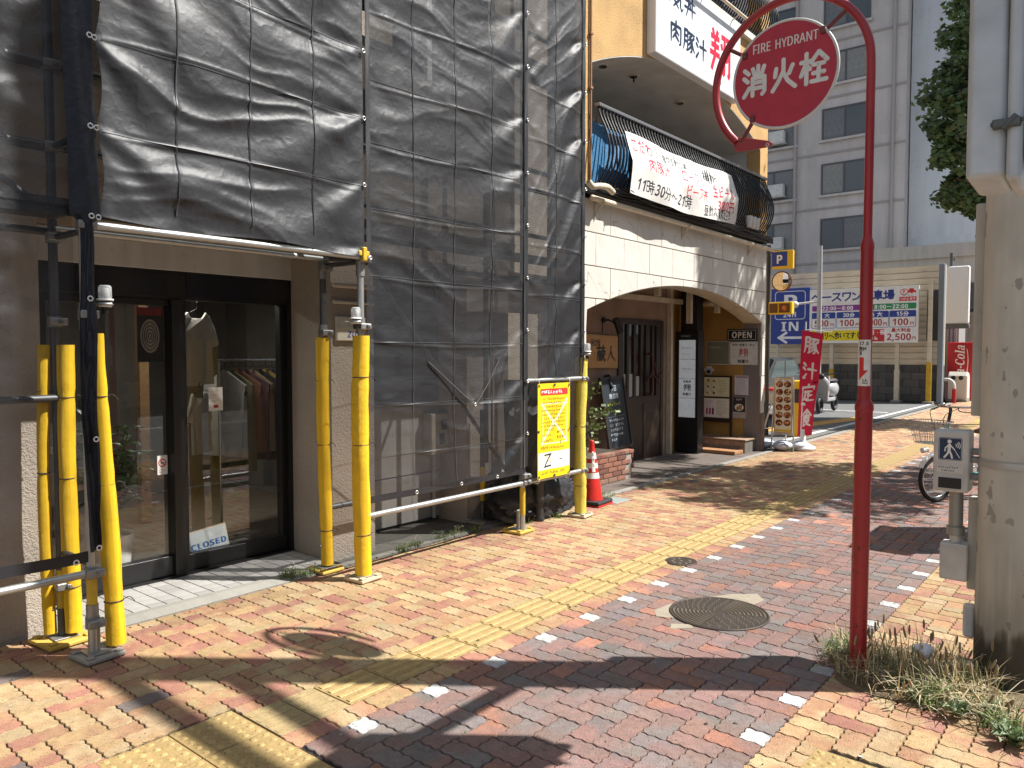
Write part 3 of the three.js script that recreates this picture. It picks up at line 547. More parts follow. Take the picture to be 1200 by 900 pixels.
function tshirt(label, x, y, z, s, c, turn) {
  const pts = [[-0.10, 0], [-0.19, -0.05], [-0.25, -0.15], [-0.30, -0.33], [-0.20, -0.36], [-0.185, -0.22], [-0.20, -0.74], [-0.07, -0.755], [0.08, -0.745], [0.20, -0.74], [0.185, -0.22], [0.20, -0.36], [0.30, -0.33], [0.25, -0.15], [0.19, -0.05], [0.10, 0], [0.05, -0.06], [-0.05, -0.06]];
  const g = prism(pts.map((p) => [p[0] * s, p[1] * s]), -0.012, 0.012, 0.004), p = g.attributes.position;
  for (let i = 0; i < p.count; i++) p.setZ(i, p.getZ(i) + 0.02 * Math.sin(p.getX(i) * 26 + p.getY(i) * 3));
  g.computeVertexNormals(); g.rotateY(turn); g.translate(x, y, z);
  const t = thing('t_shirt', label, 'T-shirt', [x, y - 0.74 * s, z]);
  part(t, 'fabric', g, cloth(c));
  part(t, 'hanger', [wire([[x - 0.12 * s, y - 0.02, z], [x, y + 0.03, z], [x, y + 0.08, z], [x + 0.02, y + 0.1, z]], 0.004, 12)], mb.black);
  return t;
}
tshirt('cream T-shirt hanging high in the middle of the right shop pane', 3.42, 2.0, -6.4, 0.85, [0.42, 0.40, 0.36], 0.25);
tshirt('pale blue shirt hanging at the far right of the shop window', 4.32, 2.0, -6.42, 1.05, [0.33, 0.38, 0.45], 1.1);
tshirt('white cotton skirt hanging low behind the notice in the window', 3.38, 1.30, -6.3, 0.7, [0.38, 0.37, 0.35], 0.5);
{
  const p = thing('wall_poster', 'dark red poster with a pale oval hung inside the left pane', 'poster', [2.75, 1.4, -5.9]);
  part(p, 'print', face(0.2, 0.42, 2.80, 1.79, -5.95), print(200, 420, (g) => { fill(g, '#1a1512', 0, 0, 200, 420); fill(g, '#8c1f1b', 0, 0, 200, 60); g.fillStyle = '#a39e94'; g.beginPath(); g.ellipse(100, 220, 74, 130, 0, 0, 7); g.fill(); g.fillStyle = '#2a211c'; for (const k of [0, 1, 2, 3]) { g.lineWidth = 7; g.strokeStyle = '#2a211c'; g.beginPath(); g.ellipse(100, 220, 58 - k * 15, 108 - k * 28, 0, 0, 7); g.stroke(); } }));
  const n = thing('paper_notice', 'small white paper notice taped to the right shop pane', 'notice', [3.1, 1.2, -5.53]);
  part(n, 'print', face(0.115, 0.18, 3.10, 1.295, -5.530), print(128, 200, (g) => { fill(g, '#e9e6df', 0, 0, 128, 200); scribble(g, 36, 26, 60, 9, '#555', 1); scribble(g, 14, 60, 100, 12, '#c05040', 2, 1.6); scribble(g, 24, 105, 80, 9, '#555', 2); fill(g, '#b32f24', 44, 150, 42, 26); }));
  const s = thing('no_smoking_sticker', 'small square no smoking sticker low on the left pane', 'sticker', [2.62, 0.8, -5.51]);
  part(s, 'print', face(0.075, 0.14, 2.665, 0.835, -5.511), print(96, 180, (g) => { fill(g, '#e6e4de', 0, 0, 96, 180); g.strokeStyle = '#b8231c'; g.lineWidth = 10; g.beginPath(); g.arc(48, 70, 34, 0, 7); g.moveTo(26, 46); g.lineTo(70, 94); g.stroke(); fill(g, '#333', 24, 66, 46, 8); scribble(g, 12, 130, 72, 14, '#444', 2, 1.4); }));
  const c = thing('closed_sign', 'white CLOSED sign board leaning inside the shop door', 'sign', [3.03, 0.02, -5.6]);
  part(c, 'board', RB(-0.168, 0.168, -0.12, 0.12, -0.012, 0.0, 0.004).rotateX(-0.16).rotateZ(0.10).translate(3.06, 0.17, -5.60), M([0.5, 0.34, 0.2], { r: 0.6 }));
  part(c, 'print', face(0.325, 0.228, 0, 0, 0).translate(0, 0, 0.002).rotateX(-0.16).rotateZ(0.10).translate(3.06, 0.17, -5.60), print(325, 228, (g) => { fill(g, '#dfe3e6', 0, 0, 325, 228); g.save(); g.translate(162, 0); g.scale(1.2, 1); for (const k of [0, 2, 4]) writeC(g, 'CLOSED', k, 88, 60, { color: '#2f6cb4', gap: 0.05 }); g.restore(); }));
}
{
  const t = thing('potted_plant', 'leafy dark green plant in white pot behind left shop pane', 'potted plant', [2.46, 0, -5.76]);
  const X = 2.39, Z = -5.76;
  const pot = part(t, 'pot', lathe([[0.001, 0.01], [0.11, 0.01], [0.14, 0.05], [0.158, 0.2], [0.158, 0.34], [0.147, 0.34], [0.145, 0.30], [0.001, 0.30]], X, 0, Z, 32), M([0.62, 0.60, 0.55], { r: 0.6, map: ['blotch', 0.4] }));
  const stems = [], leaves = [];
  for (let k = 0; k < 7; k++) {
    const a = k * 0.9 + 0.3, h = 0.55 + 0.09 * k % 0.4 + rr(0, 0.15), tip = V(X + Math.cos(a) * 0.2, 0.3 + h, Z + Math.sin(a) * 0.16);
    stems.push(wire([[X, 0.28, Z], [X + Math.cos(a) * 0.04, 0.3 + h * 0.5, Z + Math.sin(a) * 0.04], tip.toArray()], 0.006, 10, 5));
    for (let q = 0; q < 15; q++) {
      const f = 0.35 + 0.65 * (q / 14), L = rr(0.13, 0.21), la = q * 2.4 + a, b = V(X, 0.28, Z).lerp(tip, f);
      const g = new THREE.PlaneGeometry(L, 0.07, 6, 2), p = g.attributes.position;
      for (let i = 0; i < p.count; i++) { const u = p.getX(i) / L + 0.5, v = p.getY(i); p.setXYZ(i, p.getX(i) + L / 2, 0.02 * Math.sin(u * 3) - 0.05 * u * u + Math.abs(v) * 0.3, v * Math.sin(Math.PI * Math.min(1, u * 0.94 + 0.04))); }
      g.computeVertexNormals(); g.rotateZ(rr(0, 0.7)); g.rotateY(la); g.translate(b.x, b.y, b.z); leaves.push(g);
    }
  }
  part(t, 'stem', stems, M([0.16, 0.12, 0.06], { r: 0.8 }));
  part(t, 'foliage', leaves, M([0.06, 0.12, 0.045], { r: 0.35 }));
}

{
  // fluorescent tube on the shop ceiling: its area light is set to brighten the shop interior
  const t = thing('ceiling_lamp', 'lit fluorescent tube under the ceiling behind left shop pane', 'lamp', [2.9, 2.4, -6.5]);
  part(t, 'tube', rod([2.62, 2.40, -6.5], [3.75, 2.40, -6.5], 0.018, 12), M([0.9, 0.9, 0.88], { r: 0.4, emi: [2.2, 2.2, 2.1] }));
  part(t, 'housing', RB(2.58, 3.8, 2.43, 2.50, -6.55, -6.45, 0.01), M([0.6, 0.6, 0.6], { r: 0.5 }));
  RectAreaLightUniformsLib.init();
  const l = new THREE.RectAreaLight(new THREE.Color(1, 0.97, 0.9), 42, 1.1, 0.06); l.position.set(3.18, 2.375, -6.5); l.lookAt(3.18, 0, -6.5); scene.add(l);
}
// ---------------------------------------------------------------- scaffold
const ms = {
  galv: M([0.50, 0.51, 0.50], { r: 0.42, m: 0.75, map: ['blotch', 0.5], bump: ['grain', 0.1, 0.0006] }),
  galvDark: M([0.11, 0.115, 0.12], { r: 0.5, m: 0.6, map: ['blotch', 0.4] }),
  clampM: M([0.34, 0.34, 0.33], { r: 0.5, m: 0.7, map: ['blotch', 0.2] }),
  pad: M([0.86, 0.54, 0.012], { r: 0.62, map: ['concrete', 0.45], bump: ['blotch', 0.16, 0.004] }),
  padPale: M([0.76, 0.62, 0.085], { r: 0.65, map: ['concrete', 0.4], bump: ['blotch', 0.12, 0.005] }),
  yellowPaint: M([0.62, 0.42, 0.03], { r: 0.5, map: ['blotch', 0.3] }),
  tie: M([0.05, 0.045, 0.04], { r: 0.5, m: 0.4 }),
};
const OZ = -4.36, IZ = -4.75;
const S = thing('scaffold', 'steel pipe scaffold standing in front of the shrouded building', 'scaffold', [3.8, 0, -4.55]);
const pole = (x, z, y0, y1, m = ms.galv, lbl) => part(S, 'pole', rod([x, y0, z], [x, y1, z], 0.0243, 16), m, lbl);
pole(1.71, OZ, 0.03, 8.6); pole(3.567, OZ, 0.03, 8.6); pole(5.42, OZ, 0.62, 8.6); pole(6.345, OZ, 0.03, 8.6);
pole(1.70, IZ, 0.03, 8.6, ms.galvDark); pole(3.53, IZ, 0.03, 8.6, ms.galvDark); pole(5.36, IZ, 0.62, 8.6, ms.galvDark); pole(6.34, IZ, 0.62, 8.6, ms.galvDark);
pole(5.42, OZ, 0.03, 0.62, ms.galv); pole(5.50, -4.92, 0.03, 1.1, ms.galvDark);
for (const [x, a, b, z] of [[5.42, 0.17, 0.42, OZ], [5.50, 0.22, 0.55, -4.92], [1.70, 0.2, 0.42, IZ], [1.71, 0.24, 0.44, OZ]]) part(S, 'yellow_sleeve', rod([x, a, z], [x, b, z], 0.0265, 16), ms.yellowPaint);
const rail = (x0, x1, y, z, m = ms.galv, r = 0.0215) => part(S, 'rail', rod([x0, y, z], [x1, y, z], r, 14), m);
rail(0.2, 1.70, 0.475, OZ + 0.02); rail(3.57, 5.42, 0.467, OZ + 0.03); rail(5.42, 6.40, 0.47, OZ + 0.03); rail(5.43, 6.34, 1.393, OZ + 0.03);
rail(1.72, 3.57, 2.332, OZ + 0.035); rail(1.70, 3.55, 2.345, IZ + 0.03);
rail(3.53, 4.2, 0.47, IZ - 0.04, ms.galvDark);
for (const y of [2.335, 2.80, 3.25, 4.3, 4.75, 5.2, 6.2]) { if (y > 2.4) rail(0.2, 6.4, y, IZ + 0.03, ms.galvDark); rail(0.2, 1.70, y, IZ - 0.03, ms.galvDark); }
rail(3.55, 6.4, 2.36, IZ + 0.03, ms.galvDark); rail(3.6, 6.4, 3.32, OZ - 0.05, ms.galvDark); rail(0.2, 1.7, 1.40, IZ + 0.03, ms.galvDark);
for (const [x, ys] of [[1.705, [0.52, 2.3, 2.8, 4.3]], [3.55, [2.3, 4.3]], [5.39, [2.3, 4.3]], [6.34, [0.47, 2.3, 4.3]]]) for (const y of ys) part(S, 'cross_bar', rod([x, y, OZ], [x, y, IZ], 0.018, 10), ms.galvDark);
part(S, 'brace', rod([3.60, 2.72, -4.72], [5.86, 0.25, -4.72], 0.018, 10), ms.galvDark);
part(S, 'brace', rod([0.4, 3.3, -4.68], [1.7, 2.4, -4.68], 0.018, 10), ms.galvDark);
part(S, 'plank', [B(0.2, 6.4, 4.30, 4.34, IZ + 0.02, OZ - 0.06), B(0.2, 1.7, 2.40, 2.44, IZ + 0.02, OZ - 0.08), B(3.6, 6.4, 2.52, 2.56, IZ + 0.04, OZ - 0.1)], ms.galvDark);
function clamp(x, y, z, m = ms.clampM) {
  part(S, 'clamp', [new THREE.CylinderGeometry(0.036, 0.036, 0.06, 14).translate(x, y, z), RB(x - 0.045, x + 0.05, y - 0.022, y + 0.022, z + 0.01, z + 0.062, 0.008), rod([x + 0.02, y, z + 0.03], [x + 0.02, y, z + 0.085], 0.009, 8), RB(x + 0.005, x + 0.035, y - 0.014, y + 0.014, z + 0.06, z + 0.078, 0.003)], m);
}
for (const [x, y, z] of [[1.71, 0.475, OZ], [1.71, 0.20, OZ], [1.71, 1.86, OZ], [1.71, 2.33, OZ], [1.70, 2.30, IZ], [1.70, 1.83, IZ], [1.70, 0.33, IZ], [3.567, 2.32, OZ], [3.567, 1.84, OZ], [3.53, 2.28, IZ], [3.53, 1.80, IZ], [5.42, 0.53, OZ], [5.42, 0.47, OZ], [6.345, 1.39, OZ], [6.345, 0.47, OZ], [5.36, 2.36, IZ], [5.36, 3.25, IZ], [1.70, 2.8, IZ], [1.70, 3.25, IZ]]) clamp(x, y, z);
for (const [x, a, b, z] of [[1.71, 0.19, 0.30, OZ], [1.71, 1.78, 1.92, OZ], [3.567, 1.79, 1.9, OZ], [3.567, 2.2, 2.38, OZ], [3.53, 1.77, 1.86, IZ], [3.53, 2.2, 2.33, IZ]]) part(S, 'coupler', rod([x, a, z], [x, b, z], 0.0315, 14), ms.clampM);
part(S, 'yellow_clamp', [RB(3.50, 3.60, 2.335, 2.375, OZ + 0.01, OZ + 0.07, 0.01), RB(3.53, 3.57, 2.30, 2.40, OZ + 0.03, OZ + 0.08, 0.01)], ms.yellowPaint);
function basePlate(x, z, m, s = 0.1, turn = 0, lbl) {
  const pl = [RB(-s, s, 0.004, 0.03, -s, s, 0.01)]; for (const [a, b] of [[-1, -1], [1, -1], [-1, 1], [1, 1]]) pl.push(RB(a * s * 0.72 - 0.02, a * s * 0.72 + 0.02, 0.03, 0.042, b * s * 0.72 - 0.02, b * s * 0.72 + 0.02, 0.004, 1));
  part(S, 'base_plate', merge(pl).rotateY(turn).translate(x, 0, z), m, lbl);
  part(S, 'jack_base', [rod([x, 0.03, z], [x, 0.2, z], 0.017, 12), RB(x - 0.065, x + 0.065, 0.031, 0.04, z - 0.065, z + 0.065, 0.003), rod([x - 0.05, 0.20, z], [x + 0.05, 0.20, z], 0.008, 8)], ms.clampM);
}
const plasticGrey = M([0.36, 0.34, 0.30], { r: 0.8, map: ['concrete', 0.3] }), plasticCream = M([0.62, 0.48, 0.32], { r: 0.75, map: ['blotch', 0.2] }), plasticYellow = M([0.60, 0.40, 0.07], { r: 0.75, map: ['blotch', 0.2] });
basePlate(1.73, OZ, plasticGrey, 0.105, 0.1, 'worn grey base plate'); basePlate(3.567, OZ, plasticCream, 0.1, 0.06, 'cream plastic base plate'); basePlate(5.43, OZ - 0.06, plasticYellow, 0.11, 0.05, 'yellow base plate'); basePlate(6.35, OZ, plasticCream, 0.1, 0.1);
basePlate(1.70, IZ, plasticYellow, 0.13, 0.1, 'worn yellow base plate'); basePlate(3.53, IZ, plasticYellow, 0.1); basePlate(5.50, -4.92, plasticGrey, 0.12);
// yellow foam pads round the poles
function padGeo(x, z, y0, y1, r, lean, wob, s) {
  const n = 34, g = new THREE.CylinderGeometry(r, r, y1 - y0, 22, n, false), p = g.attributes.position, H = y1 - y0;
  for (let i = 0; i < p.count; i++) {
    const v = p.getY(i) / H + 0.5, a = Math.atan2(p.getZ(i), p.getX(i));
    let k = 1 + wob * (fbm(v * 5 + s, a * 0.6 + s * 3, 3, 4) - 0.5) * 2;
    for (const tv of [0.12, 0.5, 0.78]) k *= 1 - 0.10 * Math.exp(-(((v - tv - 0.02 * s) / 0.012) ** 2));
    p.setXYZ(i, p.getX(i) * k + lean[0] * (1 - v) + 0.012 * Math.sin(v * 4 + s), p.getY(i), p.getZ(i) * k + lean[1] * (1 - v));
  }
  g.computeVertexNormals(); return g.translate(x, (y0 + y1) / 2, z);
}
function pad(label, x, z, y0, y1, r, lean = [0, 0], s = 1, m = ms.pad) {
  const t = thing('pole_pad', label, 'foam pad', [x, y0, z], 'yellow foam pads on the scaffold poles');
  part(t, 'foam', padGeo(x, z, y0, y1, r, lean, 0.15, s), m);
  const ties = [];
  for (const v of [0.12, 0.5, 0.78]) { const vy = v + 0.02 * s, y = y0 + (y1 - y0) * vy, cx = x + lean[0] * (1 - vy) + 0.012 * Math.sin(vy * 4 + s), cz = z + lean[1] * (1 - vy); const g = new THREE.TorusGeometry(r * 0.93, 0.0035, 6, 24); g.rotateX(Math.PI / 2 + 0.06 * Math.sin(s * 9 + v * 20)); ties.push(g.translate(cx, y, cz), wire([[cx + r * 0.9, y, cz + r * 0.3], [cx + r * 1.4, y + 0.01, cz + r * 0.5], [cx + r * 1.9, y - 0.02, cz + r * 0.6]], 0.0025, 6, 5)); }
  part(t, 'cable_tie', ties, ms.tie);
}
pad('leaning yellow pad on the outer pole left of the shop door', 1.765, OZ - 0.02, 0.05, 1.76, 0.052, [0.055, 0.02], 1);
pad('narrow yellow pad on the inner pole left of the shop door', 1.745, IZ + 0.04, 0.06, 1.70, 0.045, [-0.01, 0], 2);
pad('thin dull yellow pad on the building side of the inner pole', 1.645, IZ - 0.03, 0.06, 1.70, 0.034, [0.0, 0], 3);
pad('yellow pad on the inner pole right of the shop door', 3.53, IZ, 0.05, 1.765, 0.047, [0, 0], 1.6);
pad('thick yellow pad on the outer pole right of the shop door', 3.567, OZ, 0.04, 1.775, 0.061, [0, 0], 2.4);
pad('pale lemon pad on the scaffold pole beside the traffic cone', 6.35, OZ, 0.03, 1.60, 0.060, [0, 0], 3.1, ms.padPale);
// clip-on safety lamps
{
  const clear = M([0.85, 0.86, 0.86], { r: 0.15, trans: 0.6 }), whiteP = M([0.7, 0.7, 0.68], { r: 0.4 });
  const lamp = (x, y, z, label) => {
    const t = thing('safety_lamp', label, 'lamp', [x, y, z], 'clear safety lamps clipped to the scaffold');
    part(t, 'lens', lathe([[0.001, 0.075], [0.026, 0.073], [0.033, 0.064], [0.034, 0.0], [0.001, 0.0]], x, y, z, 20), clear);
    part(t, 'reflector', lathe([[0.001, 0.06], [0.02, 0.055], [0.024, 0.0], [0.001, 0]], x, y, z, 14), whiteP);
    part(t, 'collar', [lathe([[0.001, -0.012], [0.04, -0.012], [0.042, 0.0], [0.001, 0.0]], x, y, z, 20), lathe([[0.001, -0.045], [0.034, -0.043], [0.034, -0.02], [0.001, -0.02]], x, y, z, 20)], whiteP);
    part(t, 'battery_case', [lathe([[0.001, -0.08], [0.018, -0.08], [0.02, -0.045], [0.001, -0.045]], x, y, z, 14), lathe([[0.001, -0.02], [0.03, -0.02], [0.03, -0.012], [0.001, -0.012]], x, y, z, 16)], mb.black);
    part(t, 'clip', [ring(x, y - 0.03, z, 0.038, 0.004, 'y', 16, 5), rod([x - 0.03, y - 0.03, z], [x - 0.07, y - 0.03, z - 0.03], 0.006, 6)], ms.clampM);
  };
  lamp(1.80, 1.945, OZ + 0.03, 'clear safety lamp on the pole left of the shop door');
  lamp(3.49, 1.90, OZ + 0.04, 'clear safety lamp between the two pads right of the door');
  lamp(6.37, 1.665, OZ + 0.06, 'clear safety lamp on the pole beside the marble front');
}
// ---------------------------------------------------------------- black mesh sheeting
const sheetMat = (op, k = 1, r = 0.52) => M([0.031 * k, 0.033 * k, 0.0385 * k], { r, map: ['blotch', 0.7], bump: ['crinkle', 0.7, 0.006], op });
const ridge = (n, e = 2) => Math.pow(1 - Math.abs(2 * n - 1), e);
function folds(o) {                                                  // height of the cloth at (x, y): wrinkles, packing creases, tension folds from ties
  return (x, y) => {
    const u = x * Math.cos(o.dir) + y * Math.sin(o.dir), v = -x * Math.sin(o.dir) + y * Math.cos(o.dir);
    const wx = fbm(x * 1.3, y * 1.3, 2, o.s) - 0.5;
    let d = o.a * (ridge(fbm(u * 0.55 + o.s, v * 3.1 + wx * 1.6, 3, o.s + 1), 2.2) - 0.35) + o.a * 0.45 * (ridge(fbm(u * 1.4, v * 6.5 + wx * 3, 2, o.s + 5), 2) - 0.4) + o.b * (fbm(x * 1.1, y * 1.1, 3, o.s + 9) - 0.5);
    for (const cx of o.cx ?? []) d += 0.006 * Math.exp(-(((x - cx - 0.006 * Math.sin(y * 5)) / 0.008) ** 2)) - 0.004 * Math.exp(-(((x - cx) / 0.03) ** 2));
    for (const cy of o.cy ?? []) d += 0.007 * Math.exp(-(((y - cy - 0.03 * Math.sin(x * 2 + cy)) / 0.009) ** 2));
    for (const [tx, ty, ang, amp, L] of o.ties ?? []) {
      const dx = x - tx, dy = y - ty, s = dx * Math.cos(ang) + dy * Math.sin(ang), p = -dx * Math.sin(ang) + dy * Math.cos(ang);
      if (s > -0.03) { const w = 0.022 + 0.20 * Math.max(0, s); d += amp * Math.exp(-s / L) * (Math.exp(-((p / w) ** 2)) - 0.7 * Math.exp(-(((p + w * 1.5) / w) ** 2))) * Math.min(1, (s + 0.03) / 0.1); }
    }
    return d;
  };
}
function sheetGeo(x0, x1, y0, y1, z, f, o = {}) {
  const st = o.step ?? 0.011, nx = Math.ceil((x1 - x0) / st), ny = Math.ceil((y1 - y0) / st), g = new THREE.PlaneGeometry(1, 1, nx, ny), p = g.attributes.position;
  for (let i = 0; i < p.count; i++) {
    const u = p.getX(i) + 0.5, v = p.getY(i) + 0.5; let x = x0 + (x1 - x0) * u, y = y0 + (y1 - y0) * v;
    const pu = o.full ? (x - o.full[0]) / (o.full[1] - o.full[0]) : u, pin = Math.min(1, Math.min(pu, 1 - pu) * 9) * 0.85 + 0.15;
    if (o.left) x += o.left(y) * (1 - u) ** 6; if (o.bottom) y += o.bottom(x) * (1 - v) ** 3;
    p.setXYZ(i, x, y, z + f(x, y) * pin);
  }
  g.computeVertexNormals();
  return g;
}
const seamM = M([0.05, 0.051, 0.056], { r: 0.5 });
function seams(t, f, x0, x1, y0, y1, z, xs, ys) {                   // paler ribbons along the seams and packing creases of the sheet
  for (const x of xs) part(t, 'seam', sheetGeo(x - 0.0035, x + 0.0035, y0, y1, z + 0.004, f, { step: 0.02, full: [x0, x1] }), seamM);
  for (const y of ys) part(t, 'seam', sheetGeo(x0 + 0.03, x1 - 0.03, y - 0.003, y + 0.003, z + 0.004, f, { step: 0.02, full: [x0, x1] }), seamM);
}
const grommetM = M([0.75, 0.75, 0.73], { r: 0.3, m: 0.7 }), hemM = M([0.018, 0.018, 0.022], { r: 0.5, bump: ['grain', 0.05, 0.002] });
function grommets(t, list, z) { for (const [x, y] of list) part(t, 'grommet', ring(x, y, z, 0.012, 0.004, 'z', 14, 6), grommetM); }
const every = (a, b, s) => Array.from({ length: Math.floor((b - a) / s + 1.001) }, (_, i) => a + i * s);
{
  // panel over the doorway, rolled up at pipe height
  const ties = [];
  for (const y of every(2.37, 4.6, 0.465)) { ties.push([1.76, y, -0.42 - 0.3 * hash(9, Math.round(y * 10), 1), 0.035, 1.0], [1.76, y, -1.0, 0.02, 0.5], [3.56, y, Math.PI + 0.3 + 0.4 * hash(3, Math.round(y * 10), 1), 0.03 * hash(5, Math.round(y * 10), 2) + 0.018, 0.8]); }
  const f = folds({ dir: -0.16, a: 0.024, b: 0.06, s: 3, cx: [2.2, 2.67, 3.13], cy: [2.8, 3.3, 3.75], ties });
  const t = thing('mesh_sheet', 'creased black mesh sheet hanging over the shop doorway', 'scaffold sheet', [2.6, 2.35, OZ]);
  part(t, 'sheet', sheetGeo(1.765, 3.56, 2.375, 4.75, OZ + 0.05, f, { left: (y) => 0.035 * Math.abs(Math.sin((y - 2.37) / 0.465 * Math.PI)), bottom: (x) => 0.012 * Math.sin(x * 5) - 0.02 * (x - 1.76) }), sheetMat(0.975, 0.85));
  seams(t, f, 1.765, 3.56, 2.44, 4.75, OZ + 0.05, [2.2, 2.67, 3.13], [2.83, 3.31, 3.78]);
  part(t, 'rolled_hem', padGeo(0, 0, -0.89, 0.89, 0.032, [0, 0], 0.3, 4).rotateZ(Math.PI / 2 - 0.013).translate(2.67, 2.385, OZ - 0.03), hemM);
  grommets(t, every(2.37, 4.2, 0.465).flatMap((y) => [[3.555, y]]), OZ + 0.07);
  const lin = every(2.37, 4.2, 0.465);
  grommets(t, lin.map((y) => [1.755, y]), OZ + 0.08);
}
{
  // see-through sheet left of the door: lower single layer, doubled above
  const f = folds({ dir: 0.3, a: 0.03, b: 0.06, s: 11, cx: [0.9, 1.3], ties: [[1.6, 2.8, Math.PI - 0.5, 0.03, 0.5], [1.6, 3.3, Math.PI + 0.6, 0.03, 0.5]] });
  const t = thing('mesh_sheet', 'translucent black mesh sheet left of the shop doorway', 'scaffold sheet', [1.1, 0.56, OZ]);
  part(t, 'sheet', sheetGeo(0.1, 1.66, 0.57, 2.42, OZ - 0.01, f, { step: 0.03 }), sheetMat(0.27, 1.4));
  part(t, 'upper_sheet', sheetGeo(0.1, 1.69, 2.42, 4.8, OZ + 0.0, f, { step: 0.02 }), sheetMat(0.5, 1.4), 'denser upper layer of the sheet');
  part(t, 'hem', sheetGeo(0.1, 1.69, 0.535, 0.595, OZ + 0.015, (x, y) => 0.01 * Math.sin(x * 9), { step: 0.02 }), hemM);
  part(t, 'hem', sheetGeo(0.1, 1.66, 2.37, 2.46, OZ + 0.0, (x, y) => 0.012 * Math.sin(x * 7), { step: 0.02 }), sheetMat(0.85, 0.8));
  // gathered dark edge along the pole
  const strip = new THREE.PlaneGeometry(1, 1, 14, 90), p = strip.attributes.position;
  for (let i = 0; i < p.count; i++) {
    const u = p.getX(i) + 0.5, v = p.getY(i) + 0.5, y = 0.6 + v * 3.9, w = y > 2.35 ? 0.15 : 0.055 + 0.03 * fbm(y * 3, 1, 2, 3);
    p.setXYZ(i, (y > 2.35 ? 1.615 : 1.665) + w * u + 0.012 * Math.sin(y * 3.3), y, OZ + 0.055 + 0.02 * Math.sin(u * 5 + y * 2) + 0.02 * fbm(u * 4, y * 6, 2, 8));
  }
  strip.computeVertexNormals();
  part(t, 'gathered_edge', strip, M([0.010, 0.012, 0.020], { r: 0.55, bump: ['crinkle', 0.3, 0.006] }));
  grommets(t, [[1.715, 2.37], [1.72, 2.835], [1.725, 3.30], [1.715, 0.62], [1.712, 1.20], [1.70, 1.94], [1.60, 0.565]], OZ + 0.095);
}
{
  const ties = [];
  for (const y of every(1.39, 4.8, 0.465)) ties.push([5.40, y, Math.PI + 0.55 + 0.5 * hash(7, Math.round(y * 10), 1), 0.006 + 0.028 * hash(8, Math.round(y * 10), 1), 0.7], [3.6, y, -0.5, 0.012, 0.3]);
  ties.push([5.40, 0.9, Math.PI + 0.9, 0.05, 0.3], [4.72, 1.22, 2.45, 0.02, 0.3], [4.72, 1.22, 0.75, 0.02, 0.3]);
  const f = folds({ dir: -0.05, a: 0.016, b: 0.06, s: 23, cx: [4.05, 4.5, 4.95], cy: [0.87, 1.25, 1.72, 2.2, 2.68, 3.15, 3.6, 4.1], ties });
  const t = thing('mesh_sheet', 'wide see-through black mesh sheet between doorway and yellow notice', 'scaffold sheet', [4.5, 0.56, OZ]);
  part(t, 'sheet', sheetGeo(3.60, 5.42, 0.60, 1.22, OZ + 0.03, f, { bottom: (x) => 0.0 }), sheetMat(0.47, 0.85), 'thin single layer at the foot of the sheet');
  part(t, 'sheet', sheetGeo(3.60, 5.42, 1.22, 2.95, OZ + 0.03, f), sheetMat(0.68, 0.85));
  part(t, 'sheet', sheetGeo(3.60, 5.42, 2.95, 5.4, OZ + 0.03, f), sheetMat(0.86, 0.95), 'doubled upper layer of the sheet');
  seams(t, f, 3.6, 5.42, 0.62, 5.2, OZ + 0.03, [4.05, 4.5, 4.95], [0.88, 1.26, 1.73, 2.21, 2.69, 3.16, 3.61]);
  part(t, 'hem', sheetGeo(3.60, 5.42, 0.555, 0.605, OZ + 0.035, (x, y) => 0.008 * Math.sin(x * 8), { step: 0.02 }), hemM);
  part(t, 'hem', [sheetGeo(5.395, 5.435, 0.62, 5.4, OZ + 0.05, (x, y) => 0.006 * Math.sin(y * 9), { step: 0.02 }), sheetGeo(3.585, 3.625, 2.35, 5.4, OZ + 0.05, (x, y) => 0.006 * Math.sin(y * 9), { step: 0.02 })], hemM);
  grommets(t, [...every(1.39, 5, 0.465).map((y) => [5.418, y]), [5.418, 0.92], [4.05, 0.58], [4.55, 0.58], [5.0, 0.58], [4.72, 1.22], [3.61, 2.33]], OZ + 0.062);
  part(t, 'cord', [wire([[4.2, 1.58, OZ + 0.04], [4.45, 1.40, OZ + 0.05], [4.70, 1.225, OZ + 0.06]], 0.005, 12, 5), wire([[5.05, 1.60, OZ + 0.04], [4.9, 1.40, OZ + 0.05], [4.73, 1.225, OZ + 0.06]], 0.004, 12, 5)], M([0.08, 0.08, 0.085], { r: 0.6 }));
}
